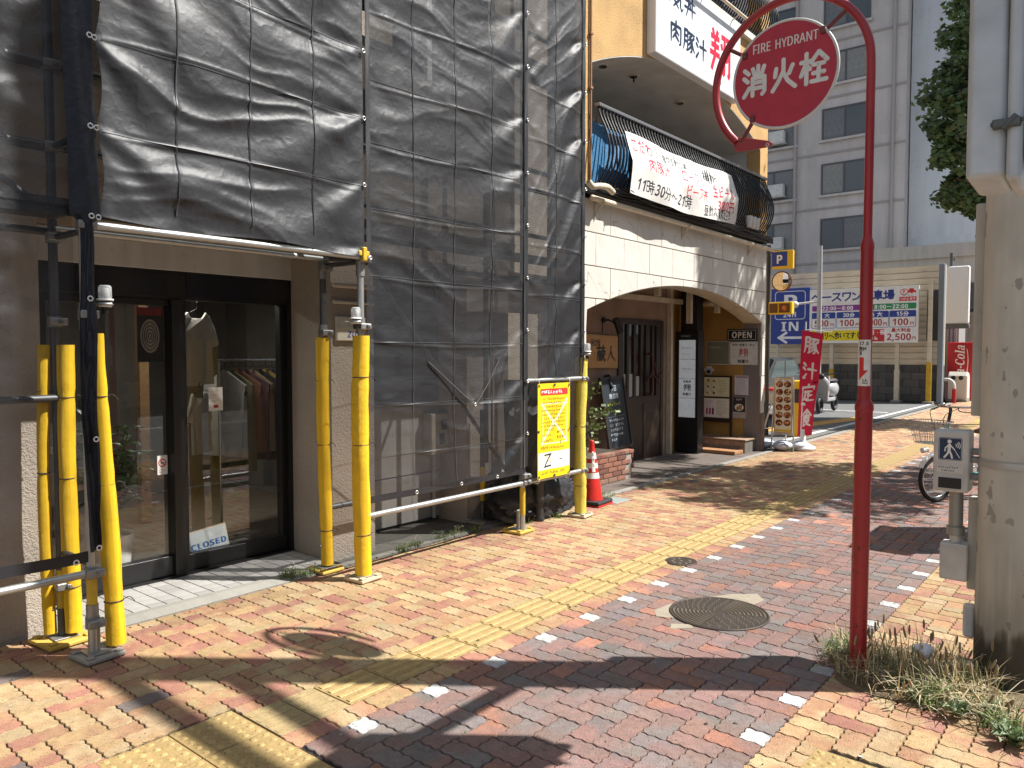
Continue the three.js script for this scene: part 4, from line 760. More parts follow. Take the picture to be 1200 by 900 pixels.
{
  const ties = []; for (const y of every(1.39, 5, 0.465)) ties.push([6.30, y, Math.PI + 0.6 + 0.6 * hash(4, Math.round(y * 10), 1), 0.006 + 0.028 * hash(2, Math.round(y * 10), 1), 0.7], [5.45, y, -0.5, 0.012, 0.3]);
  const f = folds({ dir: 0.9, a: 0.02, b: 0.05, s: 37, cx: [5.87], cy: [1.7, 2.15, 2.6, 3.1, 3.55, 4.0], ties });
  const t = thing('mesh_sheet', 'narrow black mesh sheet above the yellow notice beside marble front', 'scaffold sheet', [5.9, 1.4, OZ]);
  part(t, 'sheet', sheetGeo(5.435, 6.33, 1.41, 2.9, OZ + 0.03, f), sheetMat(0.74, 0.85));
  part(t, 'sheet', sheetGeo(5.435, 6.33, 2.9, 5.6, OZ + 0.03, f), sheetMat(0.8, 1.15));
  seams(t, f, 5.435, 6.33, 1.43, 5.2, OZ + 0.03, [5.87], [1.71, 2.16, 2.61, 3.11, 3.56]);
  part(t, 'hem', sheetGeo(6.30, 6.345, 1.41, 5.6, OZ + 0.045, (x, y) => 0.01 * Math.sin(y * 9), { step: 0.02 }), hemM);
  grommets(t, every(1.39, 5, 0.465).map((y) => [6.33, y]), OZ + 0.065);
  // return sheet on the end of the scaffold
  part(t, 'end_sheet', sheetGeo(-0.4, 0.0, 1.4, 5.6, 0, folds({ dir: 1.2, a: 0.03, b: 0.04, s: 5 }), { step: 0.03 }).rotateY(Math.PI / 2).translate(6.37, 0, -4.76), sheetMat(0.85));
}
{
  const f = folds({ dir: 1.1, a: 0.10, b: 0.12, s: 51, ties: [[5.42, 1.38, -1.2, 0.06, 0.5], [6.3, 1.38, -1.9, 0.05, 0.5]] });
  const t = thing('tarpaulin', 'crumpled black tarpaulin gathered behind the yellow notice', 'tarpaulin', [5.9, 0, -4.6]);
  part(t, 'sheet', sheetGeo(5.30, 6.34, 0.42, 1.40, OZ - 0.12, f, { step: 0.02 }), sheetMat(0.97, 0.8));
  part(t, 'ground_heap', (() => { const g = new THREE.SphereGeometry(1, 60, 36), p = g.attributes.position; for (let i = 0; i < p.count; i++) { const x = p.getX(i), y = p.getY(i), z = p.getZ(i), k = 0.75 + 0.5 * ridge(fbm(x * 2.2 + 4, y * 2.2 + z * 2.6, 3, 6), 1.6); p.setXYZ(i, 6.08 + x * 0.62 * k, Math.max(0.005, 0.16 + y * 0.27 * k), -4.78 + z * 0.22 * k); } g.computeVertexNormals(); return g; })(), sheetMat(1, 0.7));
  const b = thing('drain_pipe', 'short black drain pipe standing behind the lower scaffold rail', 'pipe', [6.0, 0, -4.62]);
  part(b, 'pipe', lathe([[0.045, 0], [0.055, 0.01], [0.05, 0.04], [0.043, 0.05], [0.043, 0.34], [0.05, 0.36], [0.05, 0.42], [0.04, 0.42]], 5.93, 0, -4.56, 18), M([0.03, 0.03, 0.032], { r: 0.4 }));
}
// yellow works notice tied between the rails
{
  const t = thing('works_notice', 'yellow construction notice sheet tied between two scaffold rails', 'notice', [5.78, 0.5, OZ]);
  const g = new THREE.PlaneGeometry(0.52, 0.88, 20, 30), p = g.attributes.position; for (let i = 0; i < p.count; i++) p.setZ(i, 0.006 * Math.sin(p.getX(i) * 18) + 0.006 * fbm(p.getX(i) * 5, p.getY(i) * 5, 2, 3)); g.computeVertexNormals(); g.userData.keep = true;
  part(t, 'print', g.translate(5.785, 0.925, OZ + 0.085), print(520, 880, (c) => {
    fill(c, '#f4cf12', 0, 0, 520, 880);
    c.strokeStyle = 'rgba(250,250,235,0.85)'; c.lineWidth = 26; c.beginPath(); c.moveTo(60, 180); c.lineTo(470, 560); c.moveTo(470, 150); c.lineTo(60, 570); c.stroke(); c.lineWidth = 10; c.strokeRect(90, 190, 380, 370);
    c.fillStyle = '#d8332a'; c.beginPath(); c.roundRect(40, 50, 440, 62, 18); c.fill(); scribble(c, 60, 62, 400, 36, '#fff', 1, 1, 0.14);
    scribble(c, 60, 135, 400, 24, '#222', 9, 1.5, 0.12); scribble(c, 60, 470, 200, 26, '#222', 3, 2.0, 0.12); scribble(c, 300, 440, 160, 34, '#222', 3, 1.5, 0.14); scribble(c, 50, 590, 420, 26, '#cc2a20', 1, 1, 0.14);
    fill(c, '#eeece6', 12, 640, 496, 160);
    c.strokeStyle = '#26303c'; c.lineWidth = 16; c.lineJoin = 'miter'; c.beginPath(); c.moveTo(112, 668); c.lineTo(210, 662); c.lineTo(120, 775); c.lineTo(215, 768); c.stroke(); c.strokeStyle = '#e8b818'; c.lineWidth = 8; c.beginPath(); c.moveTo(140, 668); c.lineTo(214, 740); c.stroke();
    scribble(c, 270, 685, 190, 56, '#6a7076', 1, 1, 0.1); scribble(c, 280, 755, 170, 14, '#888', 1);
    scribble(c, 60, 820, 400, 28, '#222', 1, 1, 0.13);
  }));
  const eyes = []; for (const [x, y] of [[-0.24, 0.42], [0, 0.425], [0.24, 0.42], [-0.245, 0], [0.245, 0], [-0.24, -0.42], [0, -0.425], [0.24, -0.42]]) eyes.push(ring(5.785 + x, 0.925 + y, OZ + 0.095, 0.009, 0.004, 'z', 12, 5));
  part(t, 'eyelet', eyes, M([0.06, 0.06, 0.06], { r: 0.4, m: 0.6 }));
  part(t, 'tie_cord', [[-0.24, 0.42], [0.24, 0.42], [-0.24, -0.42], [0.24, -0.42]].map(([x, y]) => wire([[5.785 + x, 0.925 + y, OZ + 0.095], [5.785 + x, 0.925 + y * 1.12, OZ + 0.09], [5.785 + x + 0.01, y > 0 ? 1.42 : 0.44, OZ + 0.03]], 0.003, 8, 5)), M([0.7, 0.68, 0.6], { r: 0.7 }));
}
// traffic cone in a black weight
{
  const t = thing('traffic_cone', 'red traffic cone with white bands and black weight on paving', 'traffic cone', [6.93, 0, -4.6]);
  const X = 6.94, Z = -4.62, red = M([0.62, 0.02, 0.012], { r: 0.45, map: ['blotch', 0.3] }), refl = M([0.72, 0.72, 0.7], { r: 0.35, bump: ['grain', 0.05, 0.001] });
  const rAt = (y) => 0.125 + (0.024 - 0.125) * ((y - 0.04) / 0.62);
  part(t, 'cone', lathe([[0.001, 0.70], [0.022, 0.70], [0.026, 0.685], [0.027, 0.655], [0.033, 0.64], [rAt(0.63), 0.63], [0.125, 0.04], [0.155, 0.035], [0.155, 0.02], [0.001, 0.02]], X, 0, Z, 32), red);
  for (const [a, b] of [[0.50, 0.565], [0.40, 0.455], [0.29, 0.35]]) part(t, 'reflective_band', new THREE.CylinderGeometry(rAt(b) + 0.0025, rAt(a) + 0.0025, b - a, 32, 1, true).translate(X, (a + b) / 2, Z), refl);
  part(t, 'name_strip', (() => { const g = new THREE.CylinderGeometry(rAt(0.58) + 0.004, rAt(0.36) + 0.004, 0.22, 8, 1, true, -0.35 - 0.55, 0.5).translate(X, 0.47, Z); g.userData.keep = true; return g; })(), print(64, 256, (g) => { fill(g, '#e8e6e0', 0, 0, 64, 256); write(g, '駐車込', 12, 20, 40, { vertical: true, gap: 0.6, color: '#222', w: 0.12 }); }));
  part(t, 'weight', merge(RB(-0.17, 0.17, 0.005, 0.045, -0.17, 0.17, 0.015)).rotateY(0.1).translate(X + 0.01, 0.012, Z), M([0.025, 0.025, 0.026], { r: 0.7, map: ['blotch', 0.3] }));
  part(t, 'base', merge(RB(-0.175, 0.175, 0.0, 0.014, -0.175, 0.175, 0.006)).rotateY(0.1).translate(X + 0.01, 0.002, Z), red);
  const d = thing('drain_cover', 'small grey green drain lid in the paving beside the cone', 'drain lid', [7.3, 0, -4.55]);
  part(d, 'lid', RB(7.12, 7.45, -0.02, 0.004, -4.66, -4.42, 0.004), M([0.30, 0.34, 0.32], { r: 0.7, map: ['concrete', 0.3] }));
}
// ---------------------------------------------------------------- the restaurant building
const mr = {
  marble: [0.97, 1.0, 1.03].map((k) => M([0.70 * k, 0.665 * k, 0.60 * k], { r: 0.5, map: ['vein', 1.5], bump: ['crinkle', 0.9, 0.004] })),
  joint: M([0.22, 0.18, 0.16], { r: 0.9 }),
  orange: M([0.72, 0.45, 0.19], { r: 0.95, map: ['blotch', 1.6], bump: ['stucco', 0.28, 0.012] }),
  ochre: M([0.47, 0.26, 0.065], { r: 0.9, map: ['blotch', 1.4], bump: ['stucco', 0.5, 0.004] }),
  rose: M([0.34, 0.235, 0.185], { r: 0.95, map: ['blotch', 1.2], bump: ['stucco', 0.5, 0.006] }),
  soffit: M([0.62, 0.60, 0.56], { r: 0.85, map: ['blotch', 1.5] }),
  cream: M([0.66, 0.58, 0.44], { r: 0.5, map: ['blotch', 0.7] }),
  ironB: M([0.022, 0.022, 0.024], { r: 0.42, m: 0.5 }),
  wood: M([0.52, 0.33, 0.15], { r: 0.6, map: ['brushed', [1.2, 0.25]] }),
  darkWood: M([0.035, 0.022, 0.016], { r: 0.45, map: ['brushed', [0.2, 1.4]] }),
};
const R = thing('restaurant_building', 'orange stucco restaurant building with marble arch front', 'building', [9.8, 0, -5.2]);
const FX0 = 7.15, FX1 = 12.56, FZ = -4.92, AX = 9.85, AR = 8.13, AC = 2.55 - 8.13;
const archY = (x) => (x > 7.28 && x < 12.42 ? AC + Math.sqrt(AR * AR - (x - AX) ** 2) : 0);
{
  const pts = [[FX0, 0], [FX0, 3.40], [FX1, 3.40], [FX1, 0], [12.42, 0]];
  for (let i = 0; i <= 30; i++) { const x = 12.42 - (12.42 - 7.28) * i / 30; pts.push([x, AC + Math.sqrt(AR * AR - (x - AX) ** 2)]); }
  pts.push([7.28, 0]);
  part(R, 'arch_wall', prism(pts, FZ - 0.30, FZ - 0.022), mr.joint);
  // marble slabs, each cut to the arch
  const rows = [[0.0, 0.62], [0.625, 1.245], [1.25, 1.875], [1.88, 2.265], [2.27, 2.635], [2.64, 3.015], [3.02, 3.395]];
  rows.forEach(([y0, y1], r) => {
    const w = 0.62, off = r % 2 ? 0.31 : 0;
    for (let x = FX0 - off; x < FX1; x += w) {
      const a = Math.max(FX0, x) + 0.003, b = Math.min(FX1, x + w) - 0.003; if (b - a < 0.03) continue;
      const segs = []; let cur = null;                                // stretches of the slab that lie above the arch
      const n = 16; for (let i = 0; i <= n; i++) { const xx = a + (b - a) * i / n, lo = Math.max(y0 + 0.003, archY(xx)); if (lo < y1 - 0.012) (cur ??= []).push([xx, lo]); else if (cur) { segs.push(cur); cur = null; } }
      if (cur) segs.push(cur);
      for (const s of segs) if (s.length > 1) part(R, 'marble_slab', prism([...s, [s[s.length - 1][0], y1 - 0.003], [s[0][0], y1 - 0.003]], FZ - 0.022, FZ + rr(-0.002, 0.002), 0.003), mr.marble[Math.floor(rnd() * 3)]);
    }
  });
  // arch soffit lining and piers' inner faces
  const lin = []; for (let i = 0; i < 30; i++) { const xa = 7.28 + (5.14 * i) / 30, xb = 7.28 + (5.14 * (i + 1)) / 30, ya = archY(xa + 1e-4), yb = archY(xb - 1e-4); lin.push(prism([[xa, ya - 0.012], [xb, yb - 0.012], [xb, yb + 0.004], [xa, ya + 0.004]], FZ - 0.31, FZ - 0.024)); }
  part(R, 'arch_lining', lin, mr.cream);
}
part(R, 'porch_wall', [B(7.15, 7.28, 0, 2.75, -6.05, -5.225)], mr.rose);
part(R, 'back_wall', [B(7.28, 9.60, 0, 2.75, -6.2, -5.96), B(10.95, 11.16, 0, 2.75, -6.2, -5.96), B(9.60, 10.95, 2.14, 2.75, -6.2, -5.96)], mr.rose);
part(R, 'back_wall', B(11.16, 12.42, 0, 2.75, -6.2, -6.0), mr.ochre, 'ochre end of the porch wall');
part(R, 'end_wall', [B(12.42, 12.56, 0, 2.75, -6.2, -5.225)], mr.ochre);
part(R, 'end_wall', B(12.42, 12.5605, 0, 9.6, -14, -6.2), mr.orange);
part(R, 'porch_ceiling', B(7.15, 12.56, 2.75, 2.9, -6.2, -5.22), mr.cream);
part(R, 'ceiling_beam', [B(7.28, 12.42, 2.42, 2.5, -5.92, -5.86), RB(11.1, 11.17, 0, 2.75, -5.96, -5.88, 0.006), RB(11.25, 11.33, 2.1, 2.75, -5.7, -5.62, 0.006), RB(11.75, 11.83, 2.28, 2.75, -5.46, -5.38, 0.006), RB(9.85, 9.93, 2.45, 2.75, -5.5, -5.42, 0.006)], mr.cream);
{
  const pf = []; for (let x = 7.16; x < 12.5; x += 0.2) for (let z = -5.95; z < -4.8; z += 0.1) pf.push(B(x + 0.002, x + 0.197, -0.05, rr(-0.001, 0.001), z + 0.002, z + 0.097));
  const o = part(R, 'porch_paving', pf, M([0.17, 0.135, 0.115], { r: 0.85, map: ['speckle', 0.4] }), undefined, 'stuff');
  part(R, 'porch_base', B(7.15, 12.6, -0.2, -0.004, -5.96, -4.82), mk.mortar);
  const k = []; for (let i = 0; i < 9; i++) k.push(RB(7.16 + i * 0.6, 7.755 + i * 0.6, -0.1, 0.012, -4.82, -4.725, 0.01, 1));
  part(kerb, 'kerb_stone', k, mk.cement);
}
// upper floors with an arched opening
{
  const OA = 9.8, OR = 5.98, OC = 5.45 - 5.98, y1 = 9.6, pts = [[7.05, 3.44], [7.05, y1], [12.56, y1], [12.56, 3.44], [12.25, 3.44]];
  const oy = (x) => OC + Math.sqrt(OR * OR - (x - OA) ** 2);
  for (let i = 0; i <= 30; i++) { const x = 12.25 - 4.9 * i / 30; pts.push([x, oy(x)]); }
  pts.push([7.35, 3.44]);
  const holes = new THREE.Shape(pts.map((p) => new THREE.Vector2(...p)));
  const up = new THREE.Path([[7.4, 6.56], [7.4, 8.6], [12.2, 8.6], [12.2, 6.56]].map((p) => new THREE.Vector2(...p))); holes.holes.push(up);
  part(R, 'upper_wall', new THREE.ExtrudeGeometry(holes, { depth: 0.22, bevelEnabled: false }).translate(0, 0, FZ - 0.22), mr.orange);
  const so = []; for (let i = 0; i < 24; i++) { const xa = 7.35 + 4.9 * i / 24, xb = 7.35 + 4.9 * (i + 1) / 24; so.push(prism([[xa, oy(xa) - 0.012], [xb, oy(xb) - 0.012], [xb, oy(xb) + 0.02], [xa, oy(xa) + 0.02]], -6.6, FZ - 0.002)); }
  part(R, 'soffit', so, mr.soffit);
  part(R, 'balcony_wall', [B(12.25, 12.42, 3.44, 6.2, -6.6, FZ - 0.225), B(7.18, 7.35, 3.44, 6.2, -6.6, FZ - 0.225), B(7.35, 12.25, 3.44, 3.6, -6.7, -6.6), B(7.35, 12.25, 5.2, 5.6, -6.7, -6.6)], mr.soffit);
  part(R, 'balcony_floor', [B(7.05, 12.56, 3.44, 3.54, -6.7, -4.84)], M([0.09, 0.085, 0.08], { r: 0.8 }));
  part(R, 'balcony_floor', [B(7.05, 12.56, 6.46, 6.56, -6.7, -4.84), B(7.4, 12.2, 8.6, 8.7, -6.7, -5.14)], mr.soffit);
  const gl = M([0.012, 0.013, 0.016], { r: 0.12 });
  for (const [i, x] of [7.35, 8.62, 9.88, 11.1].entries()) { const w = part(R, 'window', [B(x, x + 0.1, 3.6, 5.2, -6.6, -6.5), B(x + 0.1, Math.min(x + 1.26, 12.25), 3.6, 3.66, -6.6, -6.52), B(x + 0.1, Math.min(x + 1.26, 12.25), 5.12, 5.2, -6.6, -6.52)], mr.soffit); part(w, 'pane', B(x + 0.1, Math.min(x + 1.26, 12.25), 3.66, 5.12, -6.58, -6.56), gl); }
  part(R, 'upper_room_wall', B(7.3, 12.3, 6.56, 8.7, -6.75, -6.7), gl);
  for (const [x, z] of [[8.25, -5.35], [9.25, -5.5], [10.6, -5.5]]) { const y = oy(x); part(R, 'downlight', [new THREE.CylinderGeometry(0.085, 0.075, 0.03, 24).translate(x, y - 0.014, z)], mr.cream); part(R, 'downlight_lens', new THREE.CylinderGeometry(0.055, 0.05, 0.02, 20).translate(x, y - 0.028, z), M([0.06, 0.06, 0.065], { r: 0.2 })); }
  part(R, 'sprinkler', [rod([9.25, oy(9.25) - 0.10, -5.5], [9.25, oy(9.25) - 0.03, -5.5], 0.012, 8)], mr.ironB);
}
// curved balcony railing, bar by bar
function railing(y0, h, x0, x1) {
  const rg = part(R, 'railing', [RB(x0, x1, y0 + h - 0.02, y0 + h + 0.02, -4.89, -4.82, 0.008), B(x0, x1, y0 + 0.03, y0 + 0.055, -4.86, -4.84)], M([0.24, 0.24, 0.25], { r: 0.35, m: 0.6 }));
  const bar = (x) => wire([[x, y0 + h - 0.02, -4.855], [x, y0 + h * 0.86, -4.825], [x, y0 + h * 0.66, -4.745], [x, y0 + h * 0.44, -4.70], [x, y0 + h * 0.22, -4.74], [x, y0 + h * 0.06, -4.83], [x, y0 - 0.02, -4.88]], 0.012, 14, 5);
  const g = merge(bar(0)); const b = bases.get(rg);
  for (let x = x0 + 0.03; x < x1 - 0.01; x += 0.074) sub(rg, 'bar', g, mr.ironB, x - b[0], -b[1], -b[2]);
}
railing(3.54, 0.90, 7.37, 12.32);
railing(6.56, 0.90, 7.37, 12.40);
part(R, 'balcony_fascia', RB(7.1, 12.6, 3.43, 3.51, -4.84, -4.82, 0.004), mr.ironB);
// drain pipe on brackets along the foot of the balcony
{
  const t = thing('gutter_pipe', 'cream drain pipe on brackets along the top of marble front', 'pipe', [9.8, 3.35, -4.8]);
  part(t, 'pipe', [rod([7.25, 3.375, -4.83], [12.62, 3.33, -4.83], 0.032, 14), ball(7.25, 3.375, -4.83, 0.034), wire([[7.0, 3.50, -4.72], [7.06, 3.45, -4.70], [7.15, 3.47, -4.68], [7.35, 3.49, -4.70], [7.5, 3.46, -4.72]], 0.035, 20, 8)], mr.cream);
  for (const x of [7.42, 9.55, 11.8]) part(t, 'bracket', [rod([x, 3.345, -4.79], [x, 3.20, -4.915], 0.01, 6), rod([x, 3.35, -4.915], [x, 3.34, -4.76], 0.01, 6), rod([x, 3.35, -4.915], [x, 3.16, -4.915], 0.011, 6)], mr.cream);
  const c = thing('electric_cable', 'black cables sagging along the foot of the balcony railing', 'cable', [9.8, 3.5, -4.66]);
  part(c, 'cable', [0, 1, 2].map((k) => wire(Array.from({ length: 12 }, (_, i) => [7.3 + i * 0.47, 3.50 - 0.05 * Math.abs(Math.sin(i * 1.3 + k)) + k * 0.02, -4.80 + 0.012 * k]), 0.009, 60, 5)), mr.ironB);
  const d = thing('down_conduit', 'thin conduit climbing the orange strip at the building edge', 'pipe', [7.28, 4, -4.9]);
  part(d, 'pipe', [rod([7.31, 3.6, -4.90], [7.31, 9.4, -4.90], 0.014, 8), ...[4.6, 5.2, 6.1].map((y) => RB(7.285, 7.335, y, y + 0.03, -4.918, -4.88, 0.004))], M([0.28, 0.15, 0.08], { r: 0.6 }));
}
{
  const t = thing('blue_sheet', 'blue plastic sheet standing behind left end of balcony railing', 'plastic sheet', [7.9, 3.54, -5.0]);
  part(t, 'sheet', sheetGeo(7.38, 8.30, 3.56, 4.30, -5.0, folds({ dir: 1.4, a: 0.03, b: 0.05, s: 61 }), { step: 0.03 }), M([0.05, 0.17, 0.33], { r: 0.45, bump: ['crinkle', 0.5, 0.006] }));
  const b = thing('shop_banner', 'white cloth banner with red and black brush writing on balcony railing', 'banner', [9.65, 3.56, -4.5]);
  const g = new THREE.PlaneGeometry(2.95, 0.72, 60, 16), p = g.attributes.position; for (let i = 0; i < p.count; i++) { const x = p.getX(i), y = p.getY(i); p.setXYZ(i, x, y - 0.02 * Math.cos(x * 2.1), 0.012 * Math.sin(x * 6 + y * 4) + 0.02 * ridge(fbm(x * 2.2, y * 1.5, 2, 7), 2) - (y > 0 ? y * 0.28 : -y * 0.12)); } g.computeVertexNormals(); g.userData.keep = true;
  part(b, 'cloth', g.translate(9.28, 3.84, -4.655), print(1600, 392, (c) => {
    fill(c, '#e6e3de', 0, 0, 1600, 392);
    const rd = '#d01f3c', bk = '#15181d', bs = { brush: true };
    c.save(); c.rotate(-0.03);
    write(c, 'こだわり', 30, 30, 96, { color: rd, w: 0.11, ...bs, sx: 0.85 }); write(c, '肉豚汁', 210, 130, 96, { color: rd, w: 0.105, ...bs });
    write(c, '豚タレカツ丼', 430, 60, 72, { color: bk, w: 0.09, ...bs, sx: 0.8 }); write(c, 'ロースト', 690, 110, 100, { color: rd, w: 0.09, ...bs, sx: 0.85 }); write(c, 'ビーフ丼', 740, 215, 96, { color: rd, w: 0.09, ...bs, sx: 0.85 });
    write(c, 'お昼から', 1040, 80, 70, { color: bk, w: 0.095, ...bs, sx: 0.85 }); write(c, '生ビール', 1180, 170, 100, { color: rd, w: 0.125, ...bs, sx: 0.85 }); write(c, '380円', 1270, 275, 92, { color: rd, w: 0.12 });
    c.restore();
    write(c, '11時30分〜21時', 80, 268, 98, { color: bk, w: 0.095, ...bs, font: 'italic bold ' }); write(c, '昼飲み歓迎!', 1030, 296, 84, { color: bk, w: 0.095, ...bs });
  }, { r: 0.85 }));
  part(b, 'tie', [[-1.45, 0.34], [0, 0.35], [1.45, 0.34], [-1.45, -0.34], [1.45, -0.34]].map(([x, y]) => wire([[9.28 + x, 3.84 + y, -4.64], [9.28 + x, 3.87 + y, -4.68], [9.28 + x, 3.89 + y, -4.71]], 0.006, 6, 5)), mr.ironB);
  const w = thing('small_pots', 'small white pots on the ledge at right end of banner', 'pots', [11.5, 3.54, -4.66]);
  for (const x of [11.35, 11.5, 11.65]) part(w, 'pot', lathe([[0.001, 0], [0.035, 0], [0.05, 0.12], [0.055, 0.17], [0.045, 0.17], [0.035, 0.02], [0.001, 0.02]], x, 3.54, -4.72, 12), mk.white);
}
{
  const t = thing('shop_sign_board', 'large white restaurant sign board with blue and red brush lettering', 'sign', [9.85, 5.4, -4.85]);
  part(t, 'box', RB(8.57, 11.12, 5.36, 6.46, -4.917, -4.79, 0.01), M([0.72, 0.74, 0.76], { r: 0.35 }));
  part(t, 'print', face(2.52, 1.07, 9.845, 5.91, -4.787), print(1512, 642, (g) => {
    fill(g, '#e9eef2', 0, 0, 1512, 642);
    write(g, '本気丼', 14, 60, 186, { color: '#1d2b45', w: 0.13, brush: true, sx: 1.1 }); write(g, '肉豚汁', 200, 320, 192, { color: '#1d2b45', w: 0.14, brush: true, sx: 1.1 });
    g.strokeStyle = g.fillStyle = '#e8203f'; g.lineCap = 'butt'; g.lineJoin = 'miter'; g.lineWidth = 46; glyph(g, '翔', 890, 130, 420, 46, false);
    write(g, '-翔-', 1060, 560, 44, { color: '#1d2b45', w: 0.12 });
  }, { r: 0.3 }));
  part(t, 'lamp_bar', [rod([8.6, 6.52, -4.66], [11.1, 6.52, -4.66], 0.022, 10), ...[8.9, 9.85, 10.8].map((x) => rod([x, 6.45, -4.80], [x, 6.52, -4.66], 0.01, 6))], mr.cream);
  const s = thing('security_camera', 'small black lamp clamped at the top right of the sign board', 'lamp', [11.3, 6.1, -4.85]);
  part(s, 'bracket', rod([11.28, 6.12, -4.92], [11.28, 6.10, -4.74], 0.018, 8), mr.ironB);
  part(s, 'head', [RB(11.22, 11.36, 5.98, 6.12, -4.78, -4.60, 0.03), rod([11.29, 6.05, -4.60], [11.29, 6.03, -4.55], 0.05, 14)], mr.ironB);
}
// porch: door, signs, planter
{
  const d = part(R, 'entrance_door', [RB(9.60, 9.68, 0, 2.14, -5.98, -5.93, 0.006), RB(10.87, 10.95, 0, 2.14, -5.98, -5.93, 0.006), RB(9.68, 10.87, 2.06, 2.14, -5.98, -5.93, 0.006), B(9.68, 10.87, 0, 0.86, -5.975, -5.945), RB(9.68, 10.87, 0.86, 0.97, -5.98, -5.94, 0.006), ...[9.68, 9.85, 10.05, 10.25, 10.41, 10.60].map((x, i) => RB(x, x + (i === 4 ? 0.12 : 0.07), 0.97, 2.06, -5.98, -5.94, 0.005)), RB(10.74, 10.87, 0.97, 2.06, -5.98, -5.94, 0.005), B(10.34, 10.36, 0, 0.86, -5.945, -5.935)], mr.darkWood);
  part(d, 'pane', [B(9.68, 10.87, 0.97, 2.06, -5.972, -5.966)], M([0.02, 0.024, 0.022], { r: 0.06 }));
  part(d, 'paper_screen', [B(9.755, 9.845, 0.98, 1.32, -5.965, -5.96), B(9.925, 10.045, 0.98, 1.32, -5.965, -5.96), B(10.125, 10.245, 0.98, 1.28, -5.965, -5.96)], M([0.45, 0.46, 0.44], { r: 0.8 }));
  part(d, 'handle', [wire([[10.46, 1.62, -5.93], [10.46, 1.60, -5.86], [10.46, 1.30, -5.85], [10.46, 1.02, -5.86], [10.46, 1.0, -5.93]], 0.022, 20, 8), ball(10.46, 1.31, -5.85, 0.05, 0.7, 1.5, 0.6)], M([0.10, 0.025, 0.015], { r: 0.35 }));
  const inn = thing('door_branch', 'dark branch ornament tied across the restaurant door handle', 'ornament', [10.5, 1.3, -5.83]);
  part(inn, 'branch', [wire([[10.25, 1.22, -5.84], [10.4, 1.3, -5.82], [10.56, 1.22, -5.82], [10.72, 1.32, -5.84]], 0.016, 16, 6), wire([[10.5, 1.5, -5.84], [10.52, 1.32, -5.82], [10.62, 1.15, -5.83]], 0.012, 12, 6), ball(10.62, 1.27, -5.82, 0.06, 1, 0.8, 0.5)], M([0.06, 0.02, 0.014], { r: 0.7 }));
}
{
  const t = thing('wooden_sign', 'pale wooden sign board with black brush characters beside restaurant door', 'sign', [9.2, 1.4, -5.95]);
  part(t, 'board', prism([[8.55, 1.43], [9.55, 1.41], [9.555, 1.60], [9.55, 1.885], [8.9, 1.90], [8.55, 1.90]], -5.96, -5.91, 0.008), mr.wood);
  part(t, 'lettering', face(0.94, 0.43, 9.06, 1.655, -5.907), print(940, 430, (g) => {
    fill(g, '#c39356', 0, 0, 940, 430); for (let k = 0; k < 60; k++) { g.strokeStyle = `rgba(120,70,30,${rr(0.05, 0.2)})`; g.lineWidth = rr(1, 3); const y = rr(0, 430); g.beginPath(); g.moveTo(0, y); g.bezierCurveTo(300, y + rr(-20, 20), 600, y + rr(-20, 20), 940, y + rr(-10, 10)); g.stroke(); }
    write(g, '居酒屋', 250, 40, 100, { color: '#1a1713', w: 0.11, brush: true, gap: -0.1, sx: 0.9 }); write(g, '蔵人', 390, 120, 250, { color: '#15120f', w: 0.13, brush: true });
  }));
  const l = thing('spot_light', 'black spotlight on an arm above the wooden sign', 'lamp', [9.35, 2.0, -5.9]);
  part(l, 'arm', [rod([9.22, 2.10, -5.96], [9.22, 2.10, -5.86], 0.012, 8), rod([9.22, 2.10, -5.86], [9.34, 2.04, -5.80], 0.012, 8), new THREE.CylinderGeometry(0.04, 0.04, 0.03, 16).rotateX(Math.PI / 2).translate(9.22, 2.10, -5.945), rod([9.2, 1.92, -5.95], [9.2, 2.1, -5.95], 0.006, 6)], mr.ironB);
  part(l, 'head', rod([9.30, 2.12, -5.80], [9.40, 1.93, -5.78], 0.045, 16, 0.052), mr.ironB);
}
